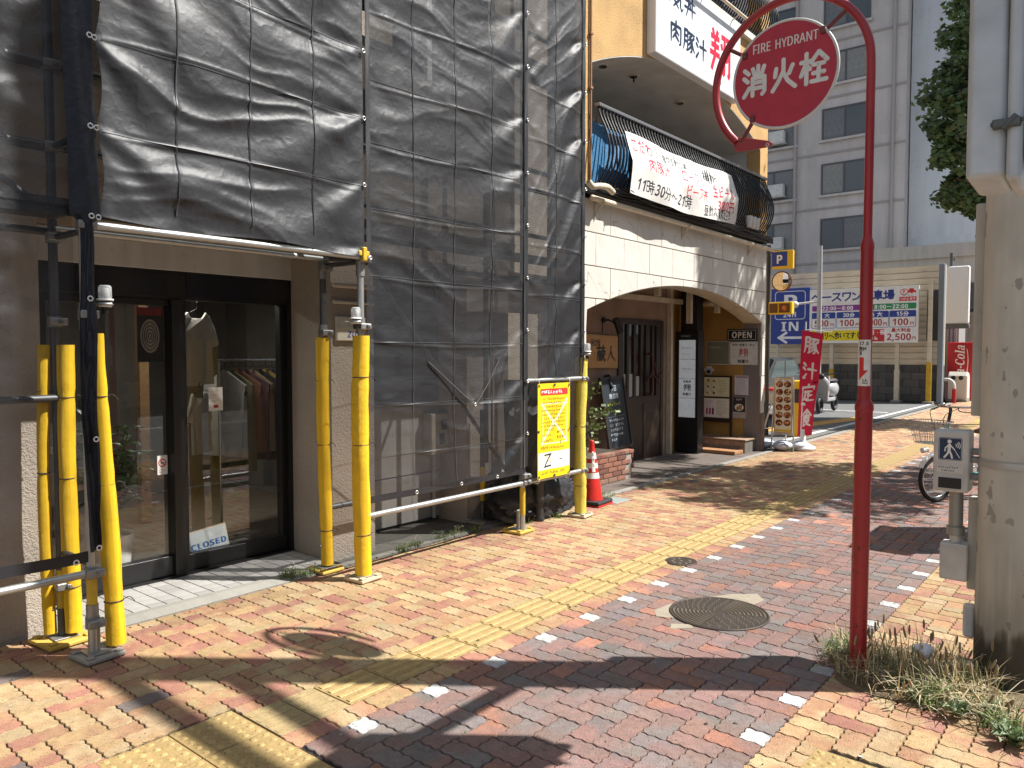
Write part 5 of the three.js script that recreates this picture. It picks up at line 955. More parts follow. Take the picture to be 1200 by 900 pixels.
{
  const bm = [0, 1, 2, 3].map((k) => M([[0.27, 0.10, 0.065], [0.33, 0.14, 0.09], [0.20, 0.085, 0.06], [0.30, 0.17, 0.12]][k], { r: 0.9, map: ['speckle', 0.3], bump: ['speckle', 0.3, 0.003] }));
  const P = thing('brick_planter', 'low brick planter in front of the wooden sign', 'planter', [8.0, 0, -5.5]);
  const core = part(P, 'mortar', [B(7.29, 8.74, 0, 0.335, -5.95, -5.19)], M([0.36, 0.33, 0.29], { r: 1, map: ['grain', 0.2] }));
  const g = merge(RB(0, 0.205, 0, 0.054, 0, 0.02, 0.004, 1)), gs = merge(RB(0, 0.02, 0, 0.054, 0, 0.205, 0.004, 1));
  for (let r = 0; r < 5; r++) {
    for (let k = 0; k < 7; k++) { const x = 7.30 + k * 0.215 - (r % 2) * 0.107; if (x < 7.2 || x > 8.56) continue; sub(P, 'brick', g, bm[Math.floor(rnd() * 4)], x - 8.0, 0.006 + r * 0.065, -5.194 + 5.5 + rr(-0.003, 0.003)); }
    for (let k = 0; k < 4; k++) { const z = -5.38 - k * 0.215 + (r % 2) * 0.107; if (z < -5.95 || z > -5.37) continue; sub(P, 'brick', gs, bm[Math.floor(rnd() * 4)], 8.736 - 8.0 + rr(-0.003, 0.003), 0.006 + r * 0.065, z + 5.5); }
  }
  const cap = merge(RB(0, 0.11, 0, 0.045, 0, 0.11, 0.006, 1)); for (let k = 0; k < 13; k++) sub(P, 'brick', cap, bm[Math.floor(rnd() * 4)], 7.31 + k * 0.113 - 8.0, 0.328, -5.285 + 5.5);
  part(P, 'soil', B(7.3, 8.7, 0.30, 0.35, -5.94, -5.29), M([0.05, 0.035, 0.025], { r: 1, map: ['grain', 0.1] }));
  // leafy shrub in the planter
  const sh = thing('planter_shrub', 'small green shrub growing behind the pole beside brick planter', 'shrub', [7.6, 0.35, -5.3]);
  const lv = [], st = [];
  for (let k = 0; k < 9; k++) { const a = k * 0.7, tip = [7.62 + rr(-0.1, 0.42), 0.55 + k * 0.085, -5.28 + rr(-0.05, 0.22)]; st.push(wire([[7.6, 0.33, -5.4], [7.62, 0.45, -5.38], tip], 0.006, 8, 5)); for (let q = 0; q < 16; q++) { const L = rr(0.04, 0.08), l = new THREE.PlaneGeometry(L, L * 0.5, 2, 2); const pp = l.attributes.position; for (let i = 0; i < pp.count; i++) pp.setZ(i, 0.12 * Math.abs(pp.getY(i))); l.rotateX(rr(-0.9, 0.3)); l.rotateY(rr(0, 6.3)); l.translate(tip[0] + rr(-0.13, 0.13), tip[1] + rr(-0.1, 0.07), tip[2] + rr(-0.1, 0.1)); lv.push(l); } }
  part(sh, 'stem', st, M([0.12, 0.09, 0.05], { r: 0.9 }));
  part(sh, 'foliage', lv, M([0.13, 0.19, 0.05], { r: 0.5, trans: 0.3 }));
}
{
  const t = thing('chalk_board', 'black chalkboard menu leaning between the planter and restaurant door', 'chalkboard', [9.3, 0, -5.7]);
  const w = 0.62, h = 1.02, tr = (g) => g.rotateX(-0.14).rotateZ(0.04).translate(9.20, 0.80, -5.72);
  part(t, 'frame', tr(merge([RB(-w / 2, w / 2, h / 2 - 0.035, h / 2, -0.02, 0.02, 0.005), RB(-w / 2, w / 2, -h / 2, -h / 2 + 0.035, -0.02, 0.02, 0.005), RB(-w / 2, -w / 2 + 0.035, -h / 2 + 0.035, h / 2 - 0.035, -0.02, 0.02, 0.005), RB(w / 2 - 0.035, w / 2, -h / 2 + 0.035, h / 2 - 0.035, -0.02, 0.02, 0.005), B(-w / 2 + 0.02, w / 2 - 0.02, -h / 2 + 0.02, h / 2 - 0.02, -0.012, 0.004)])), mr.darkWood);
  part(t, 'leg', [rod([8.95, 0, -5.62], [8.93, 0.36, -5.66], 0.018, 8), rod([9.5, 0, -5.62], [9.49, 0.36, -5.66], 0.018, 8)], mr.darkWood);
  part(t, 'writing', (() => { const g = face(w - 0.07, h - 0.07, 0, 0, 0.006); tr(g); g.userData.keep = true; return g; })(), print(440, 760, (g) => {
    fill(g, '#1b2730', 0, 0, 440, 760);
    write(g, '本日', 150, 70, 70, { color: '#d8dde0', w: 0.09 }); write(g, '居酒屋', 120, 160, 62, { color: '#cfd6da', w: 0.08 });
    scribble(g, 60, 260, 330, 44, '#c5cf4a', 1, 1, 0.09); scribble(g, 60, 340, 330, 44, '#c5cf4a', 1, 1, 0.09); scribble(g, 60, 440, 320, 36, '#d4d8dc', 5, 1.5, 0.1);
    g.strokeStyle = '#9fb0ba'; g.lineWidth = 3; g.beginPath(); g.moveTo(50, 420); g.lineTo(400, 420); g.stroke();
  }));
  part(t, 'clip_lamp', [ball(9.12, 1.26, -5.80, 0.06, 0.8, 1.3, 0.8), rod([9.1, 1.33, -5.84], [9.14, 1.14, -5.74], 0.03, 10)], mr.ironB);
}
{
  // tall black directory pylon with white panels given a faint glow, facing up the street
  const t = thing('directory_pylon', 'tall black directory pylon with four white panels at porch wall', 'sign', [11.55, 0, -5.74]);
  part(t, 'post', [RB(11.42, 11.62, 0, 1.98, -5.96, -5.56, 0.012), RB(11.46, 11.66, 1.98, 2.7, -5.9, -5.6, 0.01)], mb.black);
  part(t, 'name_plate', [B(11.455, 11.46, 2.18, 2.30, -5.86, -5.64), B(11.455, 11.46, 2.40, 2.56, -5.86, -5.64)], M([0.03, 0.035, 0.045], { r: 0.15 }));
  const pn = (y, h, draw) => part(t, 'panel', face(0.29, h, 11.415, y, -5.755, TOCAM), print(290, Math.round(h * 1000), draw, { r: 0.35, emi: 0.12 }));
  const bg = (g, h) => fill(g, '#ccd2d8', 0, 0, 290, h);
  pn(1.685, 0.31, (g, w, h) => { bg(g, h); g.font = 'italic 34px serif'; g.fillStyle = '#555'; g.fillText('Bar', 40, 140); scribble(g, 110, 115, 140, 26, '#555', 1); scribble(g, 50, 220, 190, 18, '#666', 1); });
  pn(1.37, 0.31, (g, w, h) => { bg(g, h); g.font = '44px sans-serif'; g.fillStyle = '#666'; g.fillText('Petit Pas', 56, 170); scribble(g, 90, 195, 100, 12, '#777', 1); });
  pn(1.055, 0.31, (g, w, h) => { bg(g, h); writeC(g, '本気丼', 145, 20, 46, { color: '#222', w: 0.14 }); g.lineWidth = 12; glyph(g, '翔', 85, 76, 126, 12, false); writeC(g, '肉豚汁', 145, 222, 50, { color: '#222', w: 0.14 }); });
  pn(0.74, 0.31, (g, w, h) => { bg(g, h); });
  part(t, 'header', face(0.26, 0.08, 11.415, 1.90, -5.755, TOCAM), print(260, 80, (g) => { fill(g, '#16181a', 0, 0, 260, 80); scribble(g, 20, 20, 220, 34, '#cfd2d4', 1, 1, 0.12); }));
}
const side = (w, h, z, y, off = 0) => face(w, h, 12.42 - off, y, z, TOCAM);
{
  const o = thing('open_sign', 'black and white OPEN sign on ochre porch wall', 'sign', [12.4, 1.9, -5.25]);
  part(o, 'board', RB(12.39, 12.418, 1.83, 2.03, -5.51, -4.99, 0.005), mb.black);
  part(o, 'print', side(0.50, 0.18, -5.25, 1.93, 0.032), print(500, 180, (g) => { fill(g, '#15130f', 0, 0, 500, 180); fill(g, '#dcd8cc', 8, 8, 484, 164); fill(g, '#15130f', 14, 14, 472, 152); g.save(); g.scale(0.92, 1); writeC(g, 'OPEN', 272, 20, 140, { color: '#efece2', gap: 0.0 }); g.restore(); }));
  const m = thing('menu_plate', 'white plate with red character under the OPEN sign', 'sign', [12.4, 1.6, -5.2]);
  part(m, 'board', RB(12.395, 12.418, 1.43, 1.82, -5.46, -4.985, 0.005), mk.white);
  part(m, 'print', side(0.465, 0.375, -5.222, 1.625, 0.027), print(465, 375, (g) => { fill(g, '#e3e0d6', 0, 0, 465, 375); writeC(g, '手作り定食らーめん', 232, 26, 44, { color: '#23211d', w: 0.13, gap: 0 }); g.strokeStyle = g.fillStyle = '#c41f1d'; g.lineWidth = 15; g.lineCap = 'butt'; glyph(g, '翔', 150, 95, 160, 24, false); writeC(g, '肉豚汁', 232, 292, 62, { color: '#23211d', w: 0.15 }); for (const [x, y] of [[16, 16], [449, 16], [16, 359], [449, 359]]) { g.fillStyle = '#444'; g.beginPath(); g.arc(x, y, 7, 0, 7); g.fill(); } }));
  const p = thing('tenant_plate', 'grey green tenant plate beside the white menu plate', 'sign', [12.4, 1.6, -5.65]);
  part(p, 'board', RB(12.40, 12.418, 1.43, 1.83, -5.90, -5.47, 0.005), M([0.5, 0.5, 0.48], { r: 0.5 }));
  part(p, 'print', side(0.405, 0.375, -5.685, 1.63, 0.022), print(405, 375, (g) => { fill(g, '#7d7d6c', 0, 0, 405, 375); g.font = '52px sans-serif'; g.fillStyle = '#c9c9bd'; g.fillText('Petit Pas', 60, 110); scribble(g, 150, 135, 100, 12, '#b8b8aa', 1); }));
  // menu boards
  const b = thing('menu_stand', 'dark wooden menu stand with two photo menus on porch wall', 'menu stand', [12.3, 0.2, -5.65]);
  part(b, 'frame', [RB(12.33, 12.36, 0.22, 1.24, -5.93, -5.90, 0.005), RB(12.33, 12.36, 0.22, 1.24, -5.42, -5.39, 0.005), B(12.335, 12.355, 0.50, 1.24, -5.90, -5.42), RB(12.33, 12.362, 0.45, 0.50, -5.90, -5.42, 0.005)], mr.darkWood);
  const food = (g, x, y, r) => { g.fillStyle = '#f4efe4'; g.beginPath(); g.ellipse(x, y, r, r * 0.75, 0, 0, 7); g.fill(); for (let k = 0; k < 14; k++) { g.fillStyle = ['#8a3d1c', '#c27a32', '#6e2a14', '#d9a94e', '#7f9a3a'][Math.floor(rnd() * 5)]; g.beginPath(); g.ellipse(x + rr(-0.5, 0.5) * r, y + rr(-0.4, 0.4) * r, r * rr(0.15, 0.35), r * rr(0.1, 0.25), rr(0, 3), 0, 7); g.fill(); } };
  part(b, 'menu', face(0.46, 0.33, 12.325, 1.05, -5.66, TOCAM), print(460, 330, (g) => { fill(g, '#ddd8ae', 0, 0, 460, 330); for (let r = 0; r < 3; r++) for (let c = 0; c < 2; c++) food(g, 70 + c * 115, 60 + r * 105, 44); scribble(g, 275, 40, 150, 16, '#5a5340', 9, 1.7); }));
  part(b, 'menu', face(0.46, 0.33, 12.325, 0.69, -5.66, TOCAM), print(460, 330, (g) => { fill(g, '#e6e2cf', 0, 0, 460, 330); fill(g, '#efe6ec', 15, 15, 205, 300); for (const [x, c] of [[55, '#b24a86'], [110, '#c2387a'], [165, '#6b1f25']]) { fill(g, c, x - 16, 170, 34, 110); fill(g, '#ddd', x - 16, 130, 34, 40); } scribble(g, 30, 40, 170, 18, '#b05a80', 3, 1.6); scribble(g, 245, 40, 190, 16, '#5a5340', 10, 1.6); }));
  const n = thing('price_notice', 'white printed price list on ochre wall above framed poster', 'notice', [12.41, 1.1, -5.25]);
  part(n, 'print', side(0.24, 0.33, -5.255, 1.085, 0.006), print(240, 330, (g) => { fill(g, '#e2dcdc', 0, 0, 240, 330); fill(g, '#b89a9e', 10, 10, 220, 36); scribble(g, 24, 66, 190, 14, '#7a6a70', 12, 1.5); }));
  const f = thing('framed_poster', 'framed food poster on ochre wall below the price list', 'poster', [12.4, 0.7, -5.28]);
  part(f, 'frame', RB(12.385, 12.418, 0.52, 0.90, -5.40, -5.16, 0.006), M([0.3, 0.28, 0.26], { r: 0.4 }));
  part(f, 'print', side(0.21, 0.34, -5.28, 0.715, 0.037), print(210, 340, (g) => { fill(g, '#38302e', 0, 0, 210, 340); scribble(g, 50, 20, 120, 34, '#eee', 1, 1, 0.14); food(g, 105, 170, 78); fill(g, '#b9b1a8', 0, 250, 210, 90); scribble(g, 20, 265, 170, 14, '#555', 3); }));
  const k = thing('paw_ornament', 'small white cut-out ornament above the menu stand', 'ornament', [12.4, 1.3, -5.85]);
  part(k, 'plate', [new THREE.CylinderGeometry(0.06, 0.06, 0.012, 16).rotateZ(Math.PI / 2).translate(12.40, 1.31, -5.84), ...[0, 1, 2, 3].map((q) => new THREE.CylinderGeometry(0.026, 0.026, 0.012, 10).rotateZ(Math.PI / 2).translate(12.40, 1.31 + 0.07 * Math.sin(0.4 + q * 0.78), -5.84 + 0.07 * Math.cos(0.4 + q * 0.78)))], mk.white);
  part(k, 'relief', new THREE.CylinderGeometry(0.035, 0.035, 0.016, 12).rotateZ(Math.PI / 2).translate(12.397, 1.305, -5.84), mb.black);
  const st = part(R, 'porch_step', B(11.98, 12.418, 0, 0.20, -5.98, -5.0), mk.darkCement);
  const tg = merge(RB(-0.008, 0, 0.002, 0.088, 0.002, 0.088, 0.003, 1)), tm = [M([0.30, 0.22, 0.16], { r: 0.6 }), M([0.26, 0.19, 0.14], { r: 0.6 })];
  for (let r = 0; r < 2; r++) for (let q = 0; q < 11; q++) sub(st, 'wall_tile', tg, tm[(q + r) % 2], 11.979 - 9.8, 0.012 + r * 0.091, -5.98 + q * 0.0895 + 5.2);
  part(R, 'porch_step_top', RB(11.95, 12.418, 0.20, 0.222, -5.98, -4.98, 0.004), M([0.40, 0.27, 0.18], { r: 0.7, map: ['speckle', 0.4] }));
  part(R, 'low_step', RB(11.63, 11.975, 0.003, 0.06, -5.95, -5.02, 0.008), M([0.44, 0.22, 0.10], { r: 0.75, map: ['speckle', 0.4] }));
  part(R, 'pier_base', RB(12.43, 12.575, 0, 0.62, -5.2, FZ + 0.012, 0.006), M([0.26, 0.19, 0.15], { r: 0.7, map: ['speckle', 0.4] }));
  const lamp = thing('porch_lamp', 'round white porch lamp under the arch ceiling', 'lamp', [12.0, 2.55, -5.7]);
  part(lamp, 'shade', ball(11.98, 2.46, -5.6, 0.12, 1, 0.5, 1, 16), mr.cream);
  part(lamp, 'base', new THREE.CylinderGeometry(0.07, 0.07, 0.24, 16).translate(11.98, 2.63, -5.6), mr.cream);
}
// ---------------------------------------------------------------- fire hydrant sign on a red hooked pole
{
  const HX = 4.193, PZ = -1.117, CY = 3.142, CZ = -1.533, RR = 0.416;
  const red = M([0.40, 0.016, 0.022], { r: 0.42, map: ['concrete', 0.7], bump: ['grain', 0.1, 0.0006], coat: 0.2, coatR: 0.3 });
  const t = thing('fire_hydrant_sign', 'red fire hydrant sign disc in a hooked red pole', 'sign', [HX, 0, PZ]);
  const hook = [[HX, 2.2, PZ], [HX, 2.9, PZ + 0.001]];
  for (let k = 0; k <= 26; k++) { const a = (k / 26) * 3.95; hook.push([HX, CY + RR * Math.sin(a), CZ + RR * Math.cos(a)]); }
  part(t, 'post', rod([HX, -0.05, PZ - 0.008], [HX, 1.376, PZ], 0.042, 24), red);
  part(t, 'post', rod([HX, 1.376, PZ], [HX, 2.20, PZ], 0.0317, 20), red);
  part(t, 'post_collar', lathe([[0.0317, 0], [0.033, 0.005], [0.033, 0.03], [0.02, 0.07]], HX, 2.18, PZ, 20), red);
  part(t, 'post_collar', lathe([[0.042, 0], [0.0455, 0.005], [0.0455, 0.03], [0.033, 0.06]], HX, 1.356, PZ, 24), red);
  part(t, 'hook', new THREE.TubeGeometry(new THREE.CatmullRomCurve3(hook.map((p) => V(...p)), false, 'centripetal'), 160, 0.0215, 14), red);
  part(t, 'hook_tip', [(() => { const g = prism([[-0.03, 0.045], [0.05, 0.03], [0.19, -0.012], [0.21, -0.03], [0.19, -0.045], [0.05, -0.045], [-0.02, -0.04]], -0.008, 0.008, 0.003); g.rotateY(TOCAM); return g.scale(0.95, 0.95, 0.95).translate(HX, 2.829, -1.812); })()], red);
  const rust = M([0.13, 0.05, 0.025], { r: 0.95 }), chips = []; for (let k = 0; k < 60; k++) { const y = k < 34 ? 0.03 + rr(0, 1) ** 2 * 0.5 : rr(0.5, 1.34), a = rr(2.0, 4.4), sz = rr(0.0015, 0.006), g = new THREE.CircleGeometry(1, 6), p = g.attributes.position; for (let i = 1; i < 7; i++) p.setXY(i, p.getX(i) * sz * rr(0.6, 1.5), p.getY(i) * sz * rr(0.7, 2.2)); p.setXY(7, p.getX(1), p.getY(1)); g.rotateY(Math.PI / 2 - a); chips.push(g.translate(HX + 0.0427 * Math.cos(a), y, PZ - 0.004 + 0.0427 * Math.sin(a))); }
  part(t, 'rust_chips', chips, rust, undefined, 'stuff');
  part(t, 'bolt_hole', ring(HX - 0.008, 2.798, -1.642, 0.008, 0.003, 'x', 10, 5), mk.white);
  const disc = part(t, 'disc', new THREE.CylinderGeometry(0.284, 0.284, 0.012, 64).rotateZ(Math.PI / 2).translate(HX - 0.012, 3.156, -1.552), M([0.45, 0.02, 0.03], { r: 0.4 }));
  part(t, 'rim', ring(HX - 0.014, 3.156, -1.552, 0.281, 0.0085, 'x', 72, 8), M([0.62, 0.60, 0.56], { r: 0.5 }));
  const dg = new THREE.CircleGeometry(0.2745, 64); dg.rotateY(TOCAM); dg.translate(HX - 0.0195, 3.156, -1.552); dg.userData.keep = true;
  part(t, 'lettering', dg, print(900, 900, (g) => {
    fill(g, '#bb1f36', 0, 0, 900, 900);
    const w = '#e4e2da';
    g.save(); g.translate(450, 0); g.scale(0.76, 1); for (const k of [0, 2, 4]) writeC(g, 'FIRE HYDRANT', k, 122, 108, { color: w, gap: 0.01, font: '' }); g.restore();
    ['消', '火', '栓'].forEach((k, i) => write(g, k, 66 + i * 260, 300, 304, { color: w, w: 0.125, sx: 0.82 }));
    g.fillStyle = 'rgba(150,100,50,0.35)'; for (let k = 0; k < 14; k++) { g.beginPath(); g.ellipse(rr(560, 820), rr(300, 560), rr(3, 9), rr(8, 26), 0, 0, 7); g.fill(); }
  }, { r: 0.42 }));
  for (const a of [0.75, 2.55, 4.0]) { const c = Math.cos(a), s = Math.sin(a); part(t, 'stay', [rod([HX, 3.152 + 0.27 * s, -1.547 + 0.27 * c], [HX, CY + 0.402 * s, CZ + 0.402 * c], 0.011, 8), RB(HX - 0.03, HX + 0.01, 3.152 + 0.27 * s - 0.019, 3.152 + 0.27 * s + 0.019, -1.547 + 0.27 * c - 0.013, -1.547 + 0.27 * c + 0.013, 0.004)], M([0.16, 0.03, 0.03], { r: 0.5 })); }
    const cyl = (h, y) => { const g = new THREE.CylinderGeometry(0.0332, 0.0332, h, 16, 1, true, -Math.PI / 2 - 1.15, 2.3).translate(HX, y, PZ); g.userData.keep = true; return g; };
  part(t, 'sticker', cyl(0.236, 1.605), print(160, 500, (g) => { fill(g, '#e6e3dd', 0, 0, 160, 500); g.fillStyle = '#222'; g.font = 'bold 56px sans-serif'; g.fillText('37 8', 26, 60); g.fillText('80 多', 26, 120); scribble(g, 20, 65, 120, 50, '#222', 2, 1.15, 0.12); fill(g, '#d22a24', 34, 190, 52, 170); g.fillStyle = '#d22a24'; g.beginPath(); g.moveTo(34, 330); g.lineTo(130, 330); g.lineTo(34, 440); g.fill(); write(g, '込', 70, 420, 60, { color: '#333', w: 0.12 }); }));
}
// ---------------------------------------------------------------- concrete utility pole with its fittings
const UX = 4.56, UZ = -0.485;
{
  const conc = M([0.50, 0.48, 0.43], { r: 0.9, map: ['concrete', 1.2], bump: ['stucco', 0.6, 0.004] });
  const t = thing('utility_pole', 'weathered beige concrete utility pole at the kerb', 'pole', [UX, 0, UZ]);
  const W = 512, H = 1024, px = new Uint8Array(W * H * 4);              // paint coat with streaks, flaked spots and a dark damp foot
  for (let y = 0; y < H; y++) for (let x = 0; x < W; x++) {
    const h = (y / H) * 2.6, a = x / W, o = (y * W + x) * 4;
    const st = fbm(a * 40, h * 1.6, 3, 3, 40), bl = fbm(a * 8, h * 4, 4, 7, 8), fl = fbm(a * 20, h * 12, 4, 11, 20), fm = fbm(a * 6, h * 2.2, 2, 13, 6);
    let c = [0.76, 0.745, 0.70].map((v) => v * (0.84 + 0.18 * bl + 0.05 * st));
    const flake = THREE.MathUtils.smoothstep(fl + (fm - 0.5) * 0.5, 0.70, 0.73); c = c.map((v, i) => v + ([0.59, 0.57, 0.53][i] - v) * flake);
    const foot = THREE.MathUtils.smoothstep(0.36 + 0.3 * (bl - 0.5) + 0.16 * (st - 0.5) - h, -0.02, 0.16), damp = 0.35 * THREE.MathUtils.smoothstep(0.75 + 0.5 * (st - 0.5) - h, 0, 0.6);
    c = c.map((v, i) => v + ([0.27, 0.25, 0.21][i] - v) * Math.max(foot, damp));
    for (let i = 0; i < 3; i++) px[o + i] = Math.max(0, Math.min(255, c[i] * 255)); px[o + 3] = 255;
  }
  const pt = new THREE.DataTexture(px, W, H); pt.colorSpace = THREE.SRGBColorSpace; pt.magFilter = THREE.LinearFilter; pt.wrapS = THREE.RepeatWrapping; pt.needsUpdate = true;
  const low = new THREE.CylinderGeometry(0.166, 0.172, 2.6, 48, 1, true).translate(UX, 1.3, UZ); low.userData.keep = true;
  part(t, 'shaft', low, new THREE.MeshStandardMaterial({ map: pt, roughness: 0.9, bumpMap: useTex(T.stucco, [1, 1]), bumpScale: 0.003 }));
  part(t, 'shaft', rod([UX, 2.6, UZ], [UX, 9.5, UZ], 0.166, 40, 0.145), conc);
  const steel = M([0.52, 0.52, 0.50], { r: 0.5, m: 0.5, map: ['blotch', 0.4] });
  for (const y of [1.105, 2.75, 3.3]) part(t, 'steel_band', new THREE.CylinderGeometry(0.177, 0.177, 0.032, 40, 1, true).translate(UX, y, UZ), steel);
  // flat cover channels up the side
  const cov = M([0.50, 0.475, 0.41], { r: 0.7, map: ['concrete', 0.9] });
  part(t, 'cable_cover', RB(UX + 0.02, UX + 0.14, 1.33, 2.42, UZ - 0.215, UZ - 0.13, 0.008), cov);
  part(t, 'cable_cover', RB(UX + 0.02, UX + 0.12, 0.42, 0.90, UZ - 0.215, UZ - 0.13, 0.008), cov);
  part(t, 'foot_cover', RB(UX + 0.02, UX + 0.07, 0.16, 0.34, UZ - 0.23, UZ - 0.17, 0.02), mk.white);
  // signal arms high on the pole, out of view: they throw the diagonal shadows on the paving
  part(t, 'signal_arm', rod([UX, 5.95, UZ], [UX, 6.03, UZ + 5.2], 0.075, 14, 0.06), steel);
  part(t, 'signal_arm', rod([UX, 5.14, UZ], [UX, 5.42, UZ + 2.6], 0.065, 12), steel);
  part(t, 'signal_arm', rod([UX, 3.10, UZ + 0.03], [3.7, 3.10, UZ + 0.05], 0.052, 12), steel);
}
{
  // pedestrian signal: housing seen from its side, lens fronts turned to the road
  const hous = M([0.60, 0.62, 0.63], { r: 0.42, m: 0.15, map: ['blotch', 0.8], bump: ['grain', 0.2, 0.0006] });
  const t = thing('pedestrian_signal', 'light grey pedestrian signal housing on the utility pole', 'traffic signal', [3.45, 2.4, -0.5]);
  const mat = new THREE.Matrix4().makeRotationY(0.04).setPosition(3.52, 2.775, -0.425), W = (g) => clean(g, true).applyMatrix4(mat);
  part(t, 'housing', W(RB(-0.19, 0.19, -0.475, 0.475, -0.13, 0.0, 0.03, 4)), hous);
  part(t, 'front_rim', W(RB(-0.205, 0.205, -0.49, 0.49, 0.0, 0.05, 0.02, 3)), hous);
  for (const y of [-0.23, 0.23]) {
    const v = part(t, 'visor', [W(RB(-0.19, 0.19, y - 0.20, y + 0.20, 0.06, 0.09, 0.012))], M([0.7, 0.72, 0.73], { r: 0.2, m: 0.9 }));
    const hood = new THREE.CylinderGeometry(0.17, 0.19, 0.18, 24, 1, true, Math.PI * 0.5 - 0.3, Math.PI + 0.6).rotateX(Math.PI / 2).translate(0, y, 0.17);
    part(v, 'hood', W(hood), M([0.7, 0.72, 0.73], { r: 0.16, m: 0.95 }));
    part(v, 'lens', W(new THREE.SphereGeometry(0.16, 20, 10, 0, Math.PI * 2, 0, Math.PI / 2).scale(1, 0.3, 1).rotateX(Math.PI / 2).translate(0, y, 0.085)), M([0.05, 0.05, 0.05], { r: 0.15 }));
  }
  const latch = M([0.12, 0.12, 0.11], { r: 0.4, m: 0.7 });
  for (const y of [-0.285, 0.235]) part(t, 'latch', [W(RB(-0.225, -0.188, y - 0.016, y + 0.016, -0.045, 0.045, 0.006)), W(rod([-0.22, y - 0.02, -0.01], [-0.215, y + 0.022, 0.03], 0.012, 10)), W(rod([-0.21, y, -0.05], [-0.21, y + 0.006, 0.06], 0.008, 8))], latch);
  part(t, 'mount', [rod([3.70, 3.10, -0.455], [3.74, 3.10, -0.455], 0.07, 14)], hous);
}
{
  // push-button box for pedestrians, on its conduit and lower box
  const wp = M([0.62, 0.61, 0.57], { r: 0.45, map: ['blotch', 0.4] }), steel = M([0.30, 0.30, 0.28], { r: 0.5, m: 0.6 });
  const t = thing('crossing_button_box', 'white crossing box with walking figure plate on the pole', 'control box', [4.55, 0.5, -0.76]);
  const bx = 4.56, bz = -0.775, hy = 1.10;
  part(t, 'case', RB(bx - 0.07, bx + 0.07, hy - 0.165, hy + 0.155, bz - 0.078, bz + 0.088, 0.016, 3), wp);
  part(t, 'figure_plate', face(0.115, 0.125, bx - 0.0715, hy + 0.06, bz + 0.002, TOCAM), print(230, 250, (g) => {
    fill(g, '#d9d8d2', 0, 0, 230, 250); g.fillStyle = '#1f3350'; g.beginPath(); g.roundRect(6, 6, 218, 238, 18); g.fill(); g.strokeStyle = '#d9d8d2'; g.lineWidth = 4; g.beginPath(); g.roundRect(14, 14, 202, 222, 14); g.stroke();
    g.fillStyle = g.strokeStyle = '#e9e8e2'; g.lineCap = 'round'; g.lineJoin = 'round'; g.beginPath(); g.arc(106, 48, 20, 0, 7); g.fill();
    g.lineWidth = 30; g.beginPath(); g.moveTo(106, 84); g.lineTo(104, 140); g.stroke(); g.lineWidth = 19; g.beginPath(); g.moveTo(104, 140); g.lineTo(122, 178); g.lineTo(132, 216); g.moveTo(102, 140); g.lineTo(88, 180); g.lineTo(62, 214); g.stroke();
    g.lineWidth = 13; g.beginPath(); g.moveTo(100, 84); g.lineTo(70, 116); g.lineTo(66, 148); g.moveTo(112, 84); g.lineTo(138, 112); g.lineTo(152, 130); g.stroke(); g.lineWidth = 7; g.beginPath(); g.moveTo(146, 118); g.lineTo(200, 212); g.stroke(); g.lineWidth = 8; for (const k of [0, 1, 2]) { g.beginPath(); g.arc(150, 90, 20 + k * 17, -0.8, 0.5); g.stroke(); }
  }));
  part(t, 'caption', face(0.12, 0.04, bx - 0.0715, hy - 0.045, bz + 0.002, TOCAM), print(240, 80, (g) => { fill(g, '#cfcdc5', 0, 0, 240, 80); scribble(g, 10, 12, 215, 20, '#333', 1, 1, 0.14); scribble(g, 40, 46, 150, 20, '#333', 1, 1, 0.14); }));
  part(t, 'speaker_slot', RB(bx - 0.076, bx - 0.068, hy - 0.145, hy - 0.09, bz - 0.05, bz + 0.055, 0.004), mb.black);
  part(t, 'conduit', [rod([bx + 0.02, 0.72, bz + 0.02], [bx + 0.02, hy - 0.15, bz + 0.02], 0.034, 16), rod([bx + 0.02, 0.70, bz + 0.02], [bx + 0.02, 0.745, bz + 0.02], 0.043, 16)], steel);
  part(t, 'lower_box', [RB(bx - 0.03, bx + 0.07, 0.465, 0.66, bz - 0.045, bz + 0.085, 0.012), rod([bx + 0.02, 0.65, bz + 0.02], [bx + 0.02, 0.72, bz + 0.02], 0.028, 12)], wp);
  part(t, 'bracket', [RB(bx + 0.0, bx + 0.06, hy + 0.03, hy + 0.06, bz + 0.08, bz + 0.19, 0.006), RB(bx + 0.0, bx + 0.06, hy - 0.10, hy - 0.07, bz + 0.08, bz + 0.19, 0.006), RB(bx - 0.02, bx + 0.03, hy - 0.01, hy + 0.02, bz + 0.085, bz + 0.12, 0.005)], steel);
}
